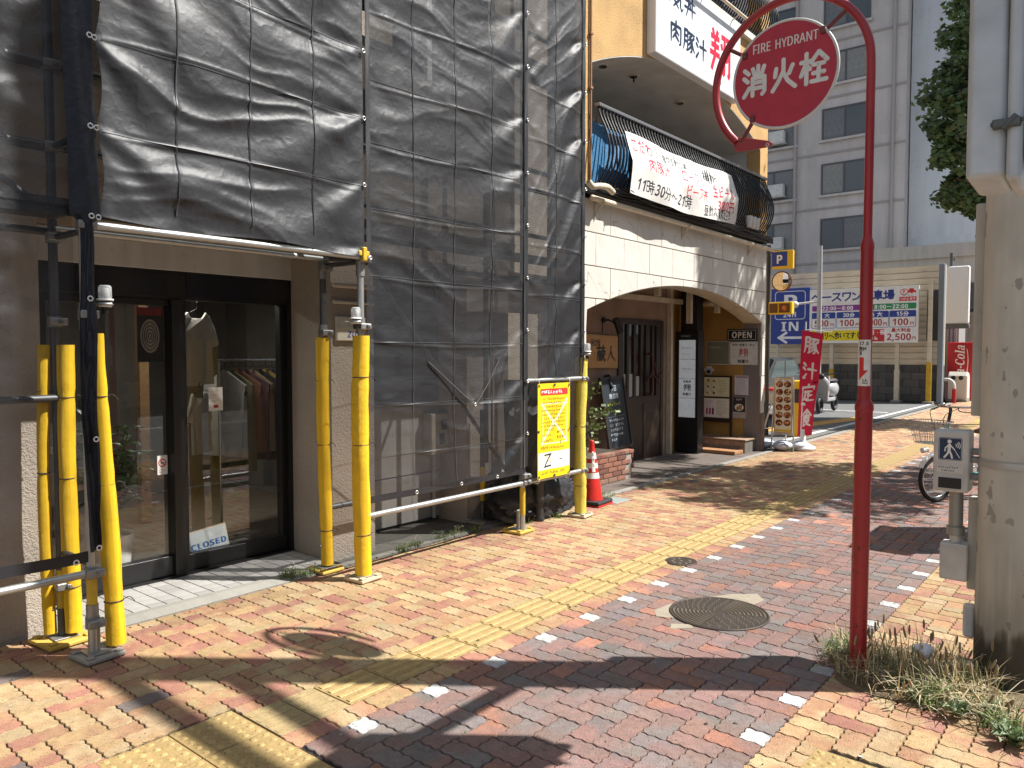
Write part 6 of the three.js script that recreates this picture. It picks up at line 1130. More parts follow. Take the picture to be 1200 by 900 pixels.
// ---------------------------------------------------------------- weeds round the poles
{
  const dry = M([1, 1, 1], { r: 0.9, trans: 0.35 }); 
  const g0 = new THREE.BufferGeometry(); g0.setAttribute('position', new THREE.Float32BufferAttribute([-1, 0, 0, 1, 0, 0, -0.75, 0.45, 0.12, 0.75, 0.45, 0.12, -0.4, 0.8, 0.33, 0.4, 0.8, 0.33, 0, 1, 0.55], 3)); g0.setIndex([0, 1, 2, 1, 3, 2, 2, 3, 4, 3, 5, 4, 4, 5, 6]); g0.computeVertexNormals(); boxUV(g0);
  const head = new THREE.SphereGeometry(1, 5, 4); boxUV(head);
  const patch = (name, label, spots, N, hgt, dryness, seeds, sub2) => {
    const n = N, m = new THREE.InstancedMesh(g0, dry, n), mx = new THREE.Matrix4(), q = new THREE.Quaternion(), e = new THREE.Euler(), heads = [];
    for (let i = 0; i < n; i++) {
      const s = spots[Math.floor(rnd() * spots.length)], a = rr(0, 6.28), d = Math.sqrt(rnd()) * s[2], x = s[0] + d * Math.cos(a), z = s[1] + d * Math.sin(a) * (s[3] ?? 1);
      const lie = rnd() < dryness * 0.62, L = hgt * rr(0.35, 1) * (1 - 0.45 * d / s[2]) * (lie ? 0.8 : 1);
      e.set(lie ? rr(0.7, 1.5) : rr(-0.2, 0.75), rr(0, 6.28), 0, 'YXZ'); q.setFromEuler(e);
      mx.compose(V(x, lie ? rr(0.01, 0.09) : 0.0, z), q, V(rr(0.0014, 0.0042), L, L * rr(0.4, 1.1))); m.setMatrixAt(i, mx);
      const c = rnd() < dryness ? jit(rnd() < 0.6 ? [0.52, 0.41, 0.22] : rnd() < 0.5 ? [0.30, 0.24, 0.10] : [0.62, 0.54, 0.36], 0.3) : jit([0.12, 0.19, 0.04], 0.35); m.setColorAt(i, new THREE.Color().setRGB(...c));
      if (seeds && !lie && rnd() < seeds) { const tip = V(0, 1, 0.55).multiply(V(1, L, L * 0.6)).applyQuaternion(q).add(V(x, 0, z)); heads.push([tip, L, q.clone()]); }
    }
    m.name = num(name); m.userData = { label, category: 'grass', kind: 'stuff' }; m.castShadow = m.receiveShadow = true; scene.add(m);
    if (heads.length) { const h = new THREE.InstancedMesh(head, dry, heads.length); heads.forEach(([p, L, qq], i) => { mx.compose(p, qq, V(0.0065, 0.03, 0.0065)); h.setMatrixAt(i, mx); h.setColorAt(i, new THREE.Color().setRGB(...jit([0.34, 0.25, 0.12], 0.3))); }); h.name = 'seed_heads'; h.userData = { kind: 'stuff' }; h.castShadow = true; m.add(h); }
    return m;
  };
  patch('weeds', 'dry straw coloured weeds round the foot of the red and concrete poles', [[4.20, -1.10, 0.22], [4.25, -1.0, 0.28], [4.18, -0.85, 0.28], [4.12, -0.72, 0.24], [4.08, -0.6, 0.2], [4.4, -0.95, 0.3], [4.32, -0.72, 0.2]], 1300, 0.34, 0.88, 0.14);
  patch('green_weeds', 'fresh green weeds growing among the dry ones by the poles', [[4.22, -0.98, 0.06], [4.32, -1.18, 0.1], [3.92, -0.42, 0.12], [4.0, -0.74, 0.08], [3.86, -0.36, 0.08], [4.4, -1.25, 0.1], [4.2, -0.85, 0.2]], 760, 0.22, 0.12, 0);
  patch('kerb_weeds', 'small grass tufts in the joint along the shop front kerb', [[3.22, -4.80, 0.06], [3.30, -4.82, 0.05], [4.3, -4.74, 0.09, 0.4], [4.45, -4.75, 0.08, 0.4], [4.75, -4.75, 0.12, 0.3], [5.0, -4.76, 0.16, 0.25], [5.75, -4.62, 0.14, 0.5], [5.95, -4.62, 0.16, 0.5], [6.15, -4.56, 0.1], [7.3, -4.72, 0.3, 0.3], [3.4, -4.76, 0.1, 0.4], [12.7, -4.55, 0.1], [5.2, -4.73, 0.1, 0.3]], 1700, 0.11, 0.15, 0);
  const p = thing('litter', 'crumpled white paper caught in the weeds', 'litter', [4.42, 0.05, -0.86]);
  part(p, 'paper', (() => { const g = new THREE.IcosahedronGeometry(0.05, 3), q = g.attributes.position; for (let i = 0; i < q.count; i++) { const k = 0.7 + 0.6 * fbm(q.getX(i) * 40 + 5, q.getY(i) * 40 + q.getZ(i) * 30, 2, 2); q.setXYZ(i, q.getX(i) * k * 1.2, q.getY(i) * k * 0.7, q.getZ(i) * k); } g.computeVertexNormals(); return g.translate(4.42, 0.10, -0.86); })(), M([0.75, 0.74, 0.8], { r: 0.6 }));
  // soil where the paving stops
  part(walk, 'bare_soil', (() => { const g = new THREE.CircleGeometry(0.42, 40), q = g.attributes.position; for (let i = 1; i < q.count; i++) { const k = 0.7 + 0.5 * fbm(i * 0.35, 2, 2, 4, 14); q.setXY(i, q.getX(i) * k * 1.0, q.getY(i) * k * 1.2); } return g.rotateX(-Math.PI / 2).translate(4.32, 0.0035, -0.82); })(), M([0.20, 0.145, 0.08], { r: 1, map: ['speckle', 0.3], bump: ['speckle', 0.2, 0.006] }));
}
// ---------------------------------------------------------------- bicycle behind the pole
{
  const t = thing('bicycle', 'small wheeled bicycle with wire basket standing behind the crossing box', 'bicycle', [9.2, 0, -1.45]);
  const blk = M([0.014, 0.014, 0.015], { r: 0.35 }), chrome = M([0.6, 0.6, 0.6], { r: 0.22, m: 0.95 }), teal = M([0.02, 0.22, 0.22], { r: 0.35, coat: 0.5 }), rubber = M([0.016, 0.016, 0.016], { r: 0.85 }), brown = M([0.10, 0.035, 0.016], { r: 0.5 }), wh = M([0.7, 0.7, 0.68], { r: 0.4 });
  // built along u (forwards), then turned and set in place
  const mat = new THREE.Matrix4().makeRotationY(Math.PI * 0.837).setPosition(9.9, 0, -1.50);
  const W = (g) => [].concat(g).flat().map((x) => clean(x).applyMatrix4(mat));
  const wheel = (u) => {
    const R0 = 0.235, sp = []; for (let k = 0; k < 20; k++) { const a = k * Math.PI / 10; sp.push(rod([u + 0.02 * Math.cos(a + 1.2), 0.26 + 0.02 * Math.sin(a + 1.2), k % 2 ? 0.025 : -0.025], [u + (R0 - 0.03) * Math.cos(a), 0.26 + (R0 - 0.03) * Math.sin(a), 0], 0.0016, 5)); }
    const w = part(t, 'wheel', W([rod([u, 0.26, -0.05], [u, 0.26, 0.05], 0.018, 12), ...sp]), chrome);
    part(w, 'rim', W(ring(u, 0.26, 0, R0 - 0.028, 0.011, 'z', 40, 8)), chrome); part(w, 'tyre', W(ring(u, 0.26, 0, R0, 0.024, 'z', 44, 10)), rubber);
    const mg = new THREE.TorusGeometry(R0 + 0.04, 0.022, 6, 24, 2.5).translate(0, 0, 0); mg.rotateZ(u > 0 ? 0.5 : 0.6); mg.scale(1, 1, 1.2);
    part(t, 'mudguard', W(mg.translate(u, 0.26, 0)), wh);
  };
  wheel(0.52); wheel(-0.48);
  part(t, 'frame', W([wire([[0.38, 0.72, 0], [0.2, 0.45, 0], [0.0, 0.30, 0], [-0.12, 0.28, 0]], 0.022, 20, 10), rod([0.37, 0.86, 0], [0.42, 0.62, 0], 0.024, 12), rod([-0.12, 0.28, 0], [-0.22, 0.66, 0], 0.018, 10), rod([-0.12, 0.28, 0.04], [-0.48, 0.26, 0.06], 0.010, 8), rod([-0.12, 0.28, -0.04], [-0.48, 0.26, -0.06], 0.010, 8), rod([-0.2, 0.58, 0.03], [-0.48, 0.26, 0.06], 0.009, 8), rod([-0.2, 0.58, -0.03], [-0.48, 0.26, -0.06], 0.009, 8)]), teal);
  part(t, 'fork', W([rod([0.42, 0.62, 0.035], [0.52, 0.26, 0.05], 0.011, 8), rod([0.42, 0.62, -0.035], [0.52, 0.26, -0.05], 0.011, 8)]), blk);
  part(t, 'stem', W([wire([[0.40, 0.74, 0], [0.35, 0.92, 0], [0.33, 1.02, 0], [0.36, 1.06, 0]], 0.017, 14, 10)]), blk);
  part(t, 'handlebar', W([wire([[0.24, 1.06, 0.27], [0.32, 1.05, 0.17], [0.37, 1.05, 0], [0.32, 1.05, -0.17], [0.24, 1.06, -0.27]], 0.011, 24, 8)]), chrome);
  for (const s of [1, -1]) { part(t, 'grip', W(rod([0.29, 1.055, s * 0.21], [0.20, 1.065, s * 0.30], 0.017, 10)), brown); part(t, 'brake_lever', W(wire([[0.36, 1.04, s * 0.12], [0.40, 1.01, s * 0.17], [0.33, 1.0, s * 0.25]], 0.006, 8, 6)), blk); }
  part(t, 'brake_cable', W([wire([[0.37, 1.04, 0.13], [0.52, 1.0, 0.1], [0.5, 0.8, 0.05], [0.44, 0.62, 0.02]], 0.004, 14, 5), wire([[0.37, 1.04, -0.13], [0.55, 0.95, -0.1], [0.45, 0.75, -0.05], [0.2, 0.45, 0]], 0.004, 14, 5)]), blk);
  part(t, 'bell', W(ball(0.35, 1.07, 0.08, 0.025)), chrome);
  const bk = []; for (let k = 0; k <= 9; k++) { const v = k / 9; bk.push(wire([[0.50 + v * 0.25, 0.90, 0.18 - 0.0], [0.51 + v * 0.2, 0.66, 0.13]], 0.0028, 4, 4), wire([[0.50 + v * 0.25, 0.90, -0.18], [0.51 + v * 0.2, 0.66, -0.13]], 0.0028, 4, 4), rod([0.51 + v * 0.2, 0.66, 0.13], [0.51 + v * 0.2, 0.66, -0.13], 0.0028, 4), rod([0.75, 0.90, -0.18 + v * 0.36], [0.71, 0.66, -0.13 + v * 0.26], 0.0028, 4), rod([0.50, 0.90, -0.18 + v * 0.36], [0.51, 0.66, -0.13 + v * 0.26], 0.0028, 4)); }
  for (const [y, f] of [[0.90, 1], [0.82, 0.66], [0.74, 0.33], [0.66, 0]]) { const a = 0.51 - 0.01 * f, b = 0.71 + 0.04 * f, w = 0.13 + 0.05 * f; bk.push(wire([[a, y, w], [b, y, w], [b, y, -w], [a, y, -w]], f === 1 ? 0.006 : 0.003, 32, 5, true)); }
  part(t, 'basket', W(bk), chrome);
  part(t, 'saddle', W([ball(-0.25, 0.76, 0, 0.13, 1.0, 0.35, 0.75, 16), ball(-0.12, 0.76, 0, 0.07, 1.3, 0.4, 0.6, 12)]), brown);
  part(t, 'seat_post', W(rod([-0.22, 0.62, 0], [-0.245, 0.74, 0], 0.014, 10)), chrome);
  part(t, 'crank', W([ring(-0.12, 0.28, 0.05, 0.07, 0.006, 'z', 24, 6), rod([-0.12, 0.28, 0.07], [-0.02, 0.16, 0.07], 0.01, 6), rod([-0.12, 0.28, -0.07], [-0.22, 0.40, -0.07], 0.01, 6)]), chrome);
  part(t, 'pedal', W([RB(-0.07, 0.03, 0.145, 0.175, 0.08, 0.16, 0.008), RB(-0.27, -0.17, 0.385, 0.415, -0.16, -0.08, 0.008)]), blk);
  part(t, 'kickstand', W([rod([-0.40, 0.28, -0.07], [-0.52, 0.005, -0.20], 0.009, 8)]), blk);
  part(t, 'lamp', W([rod([0.60, 0.58, 0.06], [0.67, 0.57, 0.06], 0.03, 12), ball(-0.6, 0.50, 0, 0.03)]), wh);
}

{
  // low rosettes among the weeds
  const t = thing('ground_weed', 'grey green broad leaved weed low at the edge of dry patch', 'weed', [3.95, 0, -0.55]), lv = [];
  for (const [x, z, n, L] of [[3.92, -0.62, 14, 0.08], [4.05, -0.5, 12, 0.07], [3.80, -0.40, 16, 0.10], [4.28, -1.20, 14, 0.09], [4.22, -0.92, 18, 0.10], [3.98, -0.80, 10, 0.06]]) for (let k = 0; k < n; k++) {
    const g = new THREE.PlaneGeometry(L, L * 0.36, 4, 2), p = g.attributes.position; for (let i = 0; i < p.count; i++) { const u = p.getX(i) / L + 0.5; p.setXYZ(i, u * L, 0.012 + 0.05 * u * Math.sin(u * 2.6) * rr(0.9, 1.1) + Math.abs(p.getY(i)) * 0.4, p.getY(i) * Math.sin(Math.PI * (0.08 + 0.9 * u))); }
    g.computeVertexNormals(); g.rotateZ(rr(0, 0.5)); g.rotateY(k * 2.4 + rr(0, 0.5)); lv.push(g.translate(x + rr(-0.02, 0.02), 0, z + rr(-0.02, 0.02)));
  }
  part(t, 'leaves', lv, M([0.14, 0.20, 0.08], { r: 0.6, trans: 0.3 }));
  const c = thing('unseen_cabinet', 'unseen grey cabinet behind the utility pole casting a shadow on the paving', 'cabinet', [8.2, 0, -0.55]);  // out of view past the pole, placed to shadow the paving
  part(c, 'case', RB(7.75, 8.7, 0.1, 1.80, -0.74, -0.34, 0.02), M([0.36, 0.37, 0.36], { r: 0.5, m: 0.2, map: ['blotch', 0.8] }));
  part(c, 'roof', RB(7.70, 8.75, 1.80, 1.86, -0.77, -0.31, 0.01), M([0.33, 0.34, 0.33], { r: 0.5 }));
  part(c, 'plinth', B(7.72, 8.73, -0.05, 0.1, -0.75, -0.33), mk.cement);
  part(c, 'door', RB(7.78, 8.67, 0.15, 1.75, -0.748, -0.735, 0.004), M([0.38, 0.39, 0.38], { r: 0.5 }));
}
// ---------------------------------------------------------------- beyond the restaurant: stand, flag, parking signs
{
  const steel = M([0.55, 0.55, 0.54], { r: 0.35, m: 0.8 }), bag = M([0.55, 0.58, 0.64], { r: 0.6, map: ['blotch', 0.3], bump: ['crinkle', 0.3, 0.006] });
  const t = thing('menu_easel', 'folding metal easel with a tall food menu by building corner', 'menu stand', [12.6, 0, -4.75]);
  part(t, 'frame', [rod([12.66, 0, -4.83], [12.72, 1.22, -4.80], 0.013, 8), rod([12.66, 0, -4.46], [12.72, 1.22, -4.49], 0.013, 8), rod([12.72, 1.22, -4.80], [12.72, 1.22, -4.49], 0.013, 8), rod([12.68, 0.28, -4.82], [12.68, 0.28, -4.47], 0.01, 8)], steel);
  part(t, 'rear_leg', [rod([12.72, 1.0, -4.80], [12.85, 0, -5.12], 0.012, 8), rod([12.72, 1.0, -4.50], [13.05, 0, -4.75], 0.012, 8), rod([12.74, 0.35, -4.86], [12.79, 0.35, -5.02], 0.008, 6), rod([12.74, 0.6, -4.83], [12.77, 0.6, -4.94], 0.008, 6)], steel);
  part(t, 'menu', (() => { const g = face(0.30, 0.92, 12.685, 0.76, -4.645, TOCAM); return g; })(), print(300, 920, (g) => {
    fill(g, '#d3a45a', 0, 0, 300, 920); fill(g, '#f1e6c8', 14, 14, 272, 892);
    for (let r = 0; r < 6; r++) for (let c = 0; c < 2; c++) { const x = 84 + c * 134, y = 110 + r * 128; g.fillStyle = '#6b2b17'; g.beginPath(); g.ellipse(x, y, 60, 52, 0, 0, 7); g.fill(); for (let k = 0; k < 16; k++) { g.fillStyle = ['#b2542a', '#d98d3b', '#7f2f18', '#e4b35c', '#a83d22', '#f0d9a0'][Math.floor(rnd() * 6)]; g.beginPath(); g.ellipse(x + rr(-40, 40), y + rr(-32, 32), rr(8, 20), rr(6, 14), rr(0, 3), 0, 7); g.fill(); } }
    scribble(g, 30, 24, 240, 26, '#8a2a1c', 1, 1, 0.14); fill(g, '#e0c23a', 14, 860, 272, 40);
  }));
  part(t, 'board', B(12.69, 12.70, 0.29, 1.22, -4.80, -4.49), mk.white);
  const b = thing('sand_weights', 'pale plastic weights lying on the feet of the easel', 'weights', [12.8, 0, -4.8]);
  for (const [x, z, s] of [[12.78, -4.98, 1], [12.75, -4.66, 1.05], [12.95, -4.45, 0.9]]) part(b, 'weight', ball(x, 0.085, z, 0.17 * s, 1.2, 0.5, 0.9, 20), bag);
  part(b, 'pole_base', lathe([[0.001, 0.0], [0.2, 0.0], [0.2, 0.06], [0.12, 0.10], [0.05, 0.14], [0.035, 0.3], [0.001, 0.3]], 13.0, 0, -4.42, 20), M([0.7, 0.7, 0.7], { r: 0.4 }));
}
{
  const t = thing('nobori_flag', 'red nobori flag with white characters on a thin pole', 'flag', [13.0, 0, -4.42]);
  const wh = M([0.7, 0.7, 0.68], { r: 0.4 });
  part(t, 'pole', [rod([13.0, 0.1, -4.46], [13.0, 2.15, -4.40], 0.012, 8), rod([13.0, 2.02, -4.42], [13.0, 1.97, -3.98], 0.006, 6)], wh);
  const g = new THREE.PlaneGeometry(0.34, 1.78, 14, 50), p = g.attributes.position;
  for (let i = 0; i < p.count; i++) { const x = p.getX(i), y = p.getY(i), v = 0.5 - y / 1.78, u = x + 0.17; p.setXYZ(i, x - 0.10 * v * (u / 0.34) - 0.05 * v, y + 0.06 * (u / 0.34) * (v < 0.5 ? -1 : 0.6), 0.05 * Math.sin(u * 9 + v * 5) * (0.3 + u) + 0.03 * Math.sin(v * 11) * u); }
  g.computeVertexNormals(); g.rotateY(TOCAM + 0.1); g.translate(13.0, 1.12, -4.29); g.userData.keep = true;
  part(t, 'cloth', g, print(300, 1270, (c) => { fill(c, '#d81c46', 0, 0, 300, 1270); ['豚', '汁', '定', '食'].forEach((k, i) => write(c, k, 40, 50 + i * 300, 225, { color: '#f0e8e4', w: 0.13, brush: true })); }, { r: 0.8 }));
  part(t, 'loop', [0.3, 0.75, 1.2, 1.65].map((y) => RB(12.985, 13.015, y, y + 0.05, -4.455, -4.39, 0.004)), wh);
}
{
  // exit warning post of the parking lot
  const t = thing('parking_exit_post', 'dark post with parking plate, round mirror and yellow warning lamp', 'sign post', [14.9, 0, -5.75]);
  const yel = M([0.72, 0.46, 0.01], { r: 0.4 }), dk = M([0.03, 0.03, 0.032], { r: 0.5 });
  part(t, 'post', rod([15.02, -0.02, -5.83], [15.02, 3.75, -5.83], 0.04, 14), dk);
  part(t, 'parking_plate', [RB(14.98, 15.06, 3.26, 3.62, -5.74, -5.34, 0.01)], yel);
  part(t, 'parking_print', face(0.30, 0.28, 14.976, 3.46, -5.60, TOCAM), print(240, 224, (g) => { fill(g, '#1f3f95', 0, 0, 240, 224); write(g, 'P', 60, 30, 180, { color: '#f3f3f3' }); }));
  const mir = part(t, 'mirror', new THREE.CylinderGeometry(0.20, 0.20, 0.03, 32).rotateZ(Math.PI / 2).translate(14.98, 3.02, -5.55), M([0.16, 0.06, 0.03], { r: 0.5 }));
  part(mir, 'mirror_glass', new THREE.SphereGeometry(0.3, 24, 10, 0, Math.PI * 2, 0, 0.62).scale(1, 0.4, 1).rotateZ(Math.PI / 2).translate(15.06, 3.02, -5.55), M([0.7, 0.7, 0.72], { r: 0.05, m: 1 }));
  part(t, 'warning_lamp', RB(14.96, 15.10, 2.38, 2.62, -5.80, -5.34, 0.015), yel);
  part(t, 'lamp_lens', [RB(14.945, 14.962, 2.41, 2.59, -5.78, -5.62, 0.006), RB(14.945, 14.962, 2.41, 2.59, -5.59, -5.38, 0.006)], M([0.10, 0.035, 0.01], { r: 0.2 }));
  part(t, 'lamp_bulb', ball(14.942, 2.5, -5.48, 0.05, 0.5, 1, 1), M([0.55, 0.14, 0.01], { r: 0.2 }));
  const g = thing('parking_gate', 'yellow parking gate machine with red striped arm behind easel', 'parking gate', [15.2, 0, -5.2]);
  part(g, 'cabinet', RB(15.1, 15.5, -0.02, 1.08, -5.5, -5.12, 0.03), yel);
  part(g, 'arm', rod([15.1, 0.88, -5.35], [15.1, 0.93, -6.9], 0.035, 10), M([0.7, 0.05, 0.03], { r: 0.4 }));
  part(g, 'display', RB(15.085, 15.1, 0.65, 0.92, -5.44, -5.2, 0.004), dk);
}
{
  const t = thing('parked_car', 'dark parked car with teal tinted windscreen behind building corner', 'car', [18.6, 0, -7.9]);
  const paint = M([0.018, 0.022, 0.028], { r: 0.3, coat: 1, coatR: 0.05 }), gl = M([0.10, 0.30, 0.30], { r: 0.06, m: 0.1, coat: 1 }), tyre = M([0.015, 0.015, 0.015], { r: 0.8 });
  const cx = 18.6, cz = -7.75, pf = [[-1.95, 0.35], [-1.98, 0.62], [-1.85, 0.86], [-0.95, 0.98], [-0.35, 1.48], [1.15, 1.50], [1.75, 1.02], [1.95, 0.92], [1.95, 0.35]];
  part(t, 'body', prism(pf, -0.82, 0.82, 0.05).translate(cx, 0, cz), paint);
  part(t, 'windscreen', [(() => { const g = new THREE.PlaneGeometry(1.4, 0.72, 6, 4); g.rotateX(-0.87); g.rotateY(TOCAM); return g.translate(cx - 0.72, 1.24, cz); })()], gl);
  part(t, 'side_window', [prism([[-0.55, 1.02], [-0.22, 1.40], [0.35, 1.42], [0.35, 1.02]], 0.818, 0.828).translate(cx, 0, cz), prism([[0.42, 1.02], [0.42, 1.42], [1.05, 1.42], [1.4, 1.05]], 0.818, 0.828).translate(cx, 0, cz)], gl);
  for (const [x, z] of [[-1.25, 0.76], [1.2, 0.76], [-1.25, -0.76], [1.2, -0.76]]) { const w = part(t, 'wheel', new THREE.CylinderGeometry(0.31, 0.31, 0.2, 28).rotateX(Math.PI / 2).translate(cx + x, 0.30, cz + z), tyre); part(w, 'hub_cap', new THREE.CylinderGeometry(0.19, 0.19, 0.21, 20).rotateX(Math.PI / 2).translate(cx + x, 0.30, cz + z), M([0.5, 0.5, 0.5], { r: 0.3, m: 0.8 })); }
  for (const s of [-0.6, 0.6]) part(t, 'headlight', ball(cx - 1.93, 0.72, cz + s, 0.13, 0.5, 0.6, 1.2), M([0.7, 0.72, 0.75], { r: 0.1 }));
  part(t, 'number_plate', B(cx - 2.0, cx - 1.99, 0.45, 0.60, cz - 0.16, cz + 0.16), mk.white);
}
{
  const t = thing('parking_entry_sign', 'blue parking sign with big P, IN and arrow', 'sign', [27.1, 0, -9.7]);
  part(t, 'board', RB(27.12, 27.2, 1.9, 3.86, -10.42, -9.05, 0.01), M([0.05, 0.09, 0.34], { r: 0.4 }));
  part(t, 'print', face(1.36, 1.94, 27.115, 2.88, -9.735, TOCAM), print(545, 776, (g) => {
    fill(g, '#243f96', 0, 0, 545, 776); g.strokeStyle = '#dfe4ee'; g.lineWidth = 10; g.beginPath(); g.roundRect(60, 40, 420, 390, 40); g.stroke();
    write(g, 'P', 150, 60, 250, { color: '#eef0f4', sx: 1.5 }); g.save(); writeC(g, '24H', 270, 320, 96, { color: '#eef0f4' }); g.restore(); writeC(g, 'IN', 280, 450, 170, { color: '#eef0f4', sx: 1.25 });
    g.strokeStyle = '#eef0f4'; g.lineWidth = 34; g.lineCap = 'square'; g.lineJoin = 'miter'; g.beginPath(); g.moveTo(440, 690); g.lineTo(120, 690); g.moveTo(220, 622); g.lineTo(120, 690); g.lineTo(220, 756); g.stroke();
  }));
  part(t, 'post', [rod([27.25, 0, -10.2], [27.25, 3.8, -10.2], 0.05, 10), rod([27.25, 0, -9.3], [27.25, 3.8, -9.3], 0.05, 10)], M([0.55, 0.52, 0.45], { r: 0.5 }));
}
{
  const t = thing('parking_price_board', 'wide white parking price board with coloured bars and prices', 'sign', [27.0, 1.9, -7.3]);
  part(t, 'board', RB(26.98, 27.06, 1.92, 3.74, -9.02, -5.62, 0.01), mk.white);
  part(t, 'print', face(3.38, 1.80, 26.976, 2.83, -7.32, TOCAM), print(1690, 900, (g) => {
    fill(g, '#efefec', 0, 0, 1690, 900);
    write(g, 'ベースワン駐車場', 30, 40, 168, { color: '#20368c', w: 0.15, gap: -0.03 });
    g.strokeStyle = '#cf2330'; g.lineWidth = 12; g.beginPath(); g.ellipse(1480, 90, 55, 45, 0, 0, 7); g.stroke(); write(g, 'P', 1452, 52, 74, { color: '#cf2330' }); g.fillStyle = '#cf2330'; g.beginPath(); g.roundRect(1525, 70, 125, 46, 16); g.fill(); g.beginPath(); g.roundRect(1550, 40, 70, 50, 16); g.fill(); g.fillStyle = '#efefec'; g.beginPath(); g.arc(1555, 116, 15, 0, 7); g.arc(1622, 116, 15, 0, 7); g.fill();
    scribble(g, 1430, 140, 220, 18, '#666', 1); fill(g, '#cf2330', 1410, 170, 250, 66); writeC(g, 'つかえます', 1535, 180, 46, { color: '#fff', w: 0.13, gap: 0 });
    g.fillStyle = '#8a3a94'; g.beginPath(); g.roundRect(40, 268, 800, 94, 20); g.fill(); writeC(g, '22:00〜8:00', 460, 276, 84, { color: '#fff' });
    g.fillStyle = '#1e8f5c'; g.beginPath(); g.roundRect(870, 268, 790, 94, 20); g.fill(); writeC(g, '8:00〜22:00', 1290, 276, 84, { color: '#fff' });
    const boxes = [[40, '最 大', '500円'], [450, '30分', '100円'], [870, '最 大', '1000円'], [1270, '15分', '100円']];
    for (const [x, a, b] of boxes) { g.strokeStyle = '#24439c'; g.lineWidth = 8; g.beginPath(); g.roundRect(x, 388, 385, 262, 18); g.stroke(); g.fillStyle = '#24439c'; g.beginPath(); g.roundRect(x, 388, 385, 100, 18); g.fill(); writeC(g, a, x + 192, 396, 82, { color: '#fff', w: 0.14 }); const n = b.slice(0, -1); g.save(); writeC(g, n, x + 160, 500, 140, { color: '#a81f32', gap: 0, sx: n.length > 3 ? 0.8 : 1 }); g.restore(); write(g, '円', x + 300, 565, 66, { color: '#a81f32', w: 0.12 }); }
    fill(g, '#f2dc18', 40, 690, 800, 170); write(g, '町通りへ歩いてすぐ', 70, 714, 122, { color: '#222', w: 0.13, gap: -0.02, sx: 0.72 });
    fill(g, '#cf2330', 870, 680, 330, 200); writeC(g, '土・日・祝', 1035, 692, 80, { color: '#fff', w: 0.14, gap: -0.04 }); writeC(g, 'のみ', 1035, 790, 70, { color: '#fff', w: 0.14 });
    write(g, '最大料金', 1300, 664, 70, { color: '#a81f32', w: 0.13 }); write(g, '2,500', 1230, 740, 140, { color: '#a81f32', gap: 0 }); write(g, '円', 1600, 800, 66, { color: '#a81f32', w: 0.12 });
  }));
  const pp = M([0.66, 0.60, 0.46], { r: 0.5, map: ['blotch', 0.5] }), yl = M([0.60, 0.38, 0.02], { r: 0.55, map: ['blotch', 0.4] });
  for (const z of [-8.3, -6.25, -5.32]) { const tall = z > -6; part(t, 'post', [RB(27.08, 27.2, 1.05, tall ? 3.9 : 2.1, z - 0.06, z + 0.06, 0.008)], pp); part(t, 'yellow_post_foot', RB(27.07, 27.21, -0.02, tall ? 1.3 : 1.05, z - 0.075, z + 0.075, 0.008), tall || z < -8 ? yl : pp); part(t, 'foot_block', RB(26.95, 27.35, -0.02, 0.06, z - 0.15, z + 0.15, 0.01), mk.cement); }
}
{
  // block wall with cream siding above, closing the lot
  const W = thing('boundary_wall', 'grey concrete block wall under cream horizontal siding behind parking signs', 'wall', [27.6, 0, -9.5]);
  const bl = [0, 1, 2].map((k) => M([[0.13, 0.125, 0.12], [0.155, 0.15, 0.14], [0.11, 0.107, 0.10]][k], { r: 0.95, map: ['concrete', 0.9], bump: ['stucco', 0.4, 0.006] }));
  part(W, 'mortar', B(27.56, 27.75, -0.1, 1.2, -14.5, -5.0), M([0.08, 0.077, 0.07], { r: 1 }));
  const bg = merge(RB(-0.03, 0, 0.004, 0.236, 0.005, 0.485, 0.006, 1));
  for (let r = 0; r < 5; r++) for (let q = 0; q < 19; q++) sub(W, 'block', bg, bl[Math.floor(rnd() * 3)], -0.035, r * 0.24, -14.5 + 9.5 + q * 0.49 + (r % 2) * 0.245 - (q === 18 && r % 2 ? 0.245 : 0));
  const sg = merge(prismX([[-14.5 + 9.5, 0], [-14.5 + 9.5, 0.18], [-5.0 + 9.5, 0.18], [-5.0 + 9.5, 0]], -0.012, 0.0)), sm2 = M([0.76, 0.67, 0.51], { r: 0.6, map: ['blotch', 1.3] });
  part(W, 'siding_backing', B(27.62, 27.75, 1.2, 4.4, -14.5, -5.0), M([0.40, 0.34, 0.25], { r: 0.8 }));
  for (let k = 0; k < 16; k++) { const o = sub(W, 'siding_board', sg, sm2, 0.018, 1.21 + k * 0.2, 0); o.rotation.z = 0.08; }
  part(W, 'dark_panel', B(27.55, 27.6, 2.0, 3.6, -5.5, -5.05), M([0.06, 0.06, 0.065], { r: 0.6 }));
}
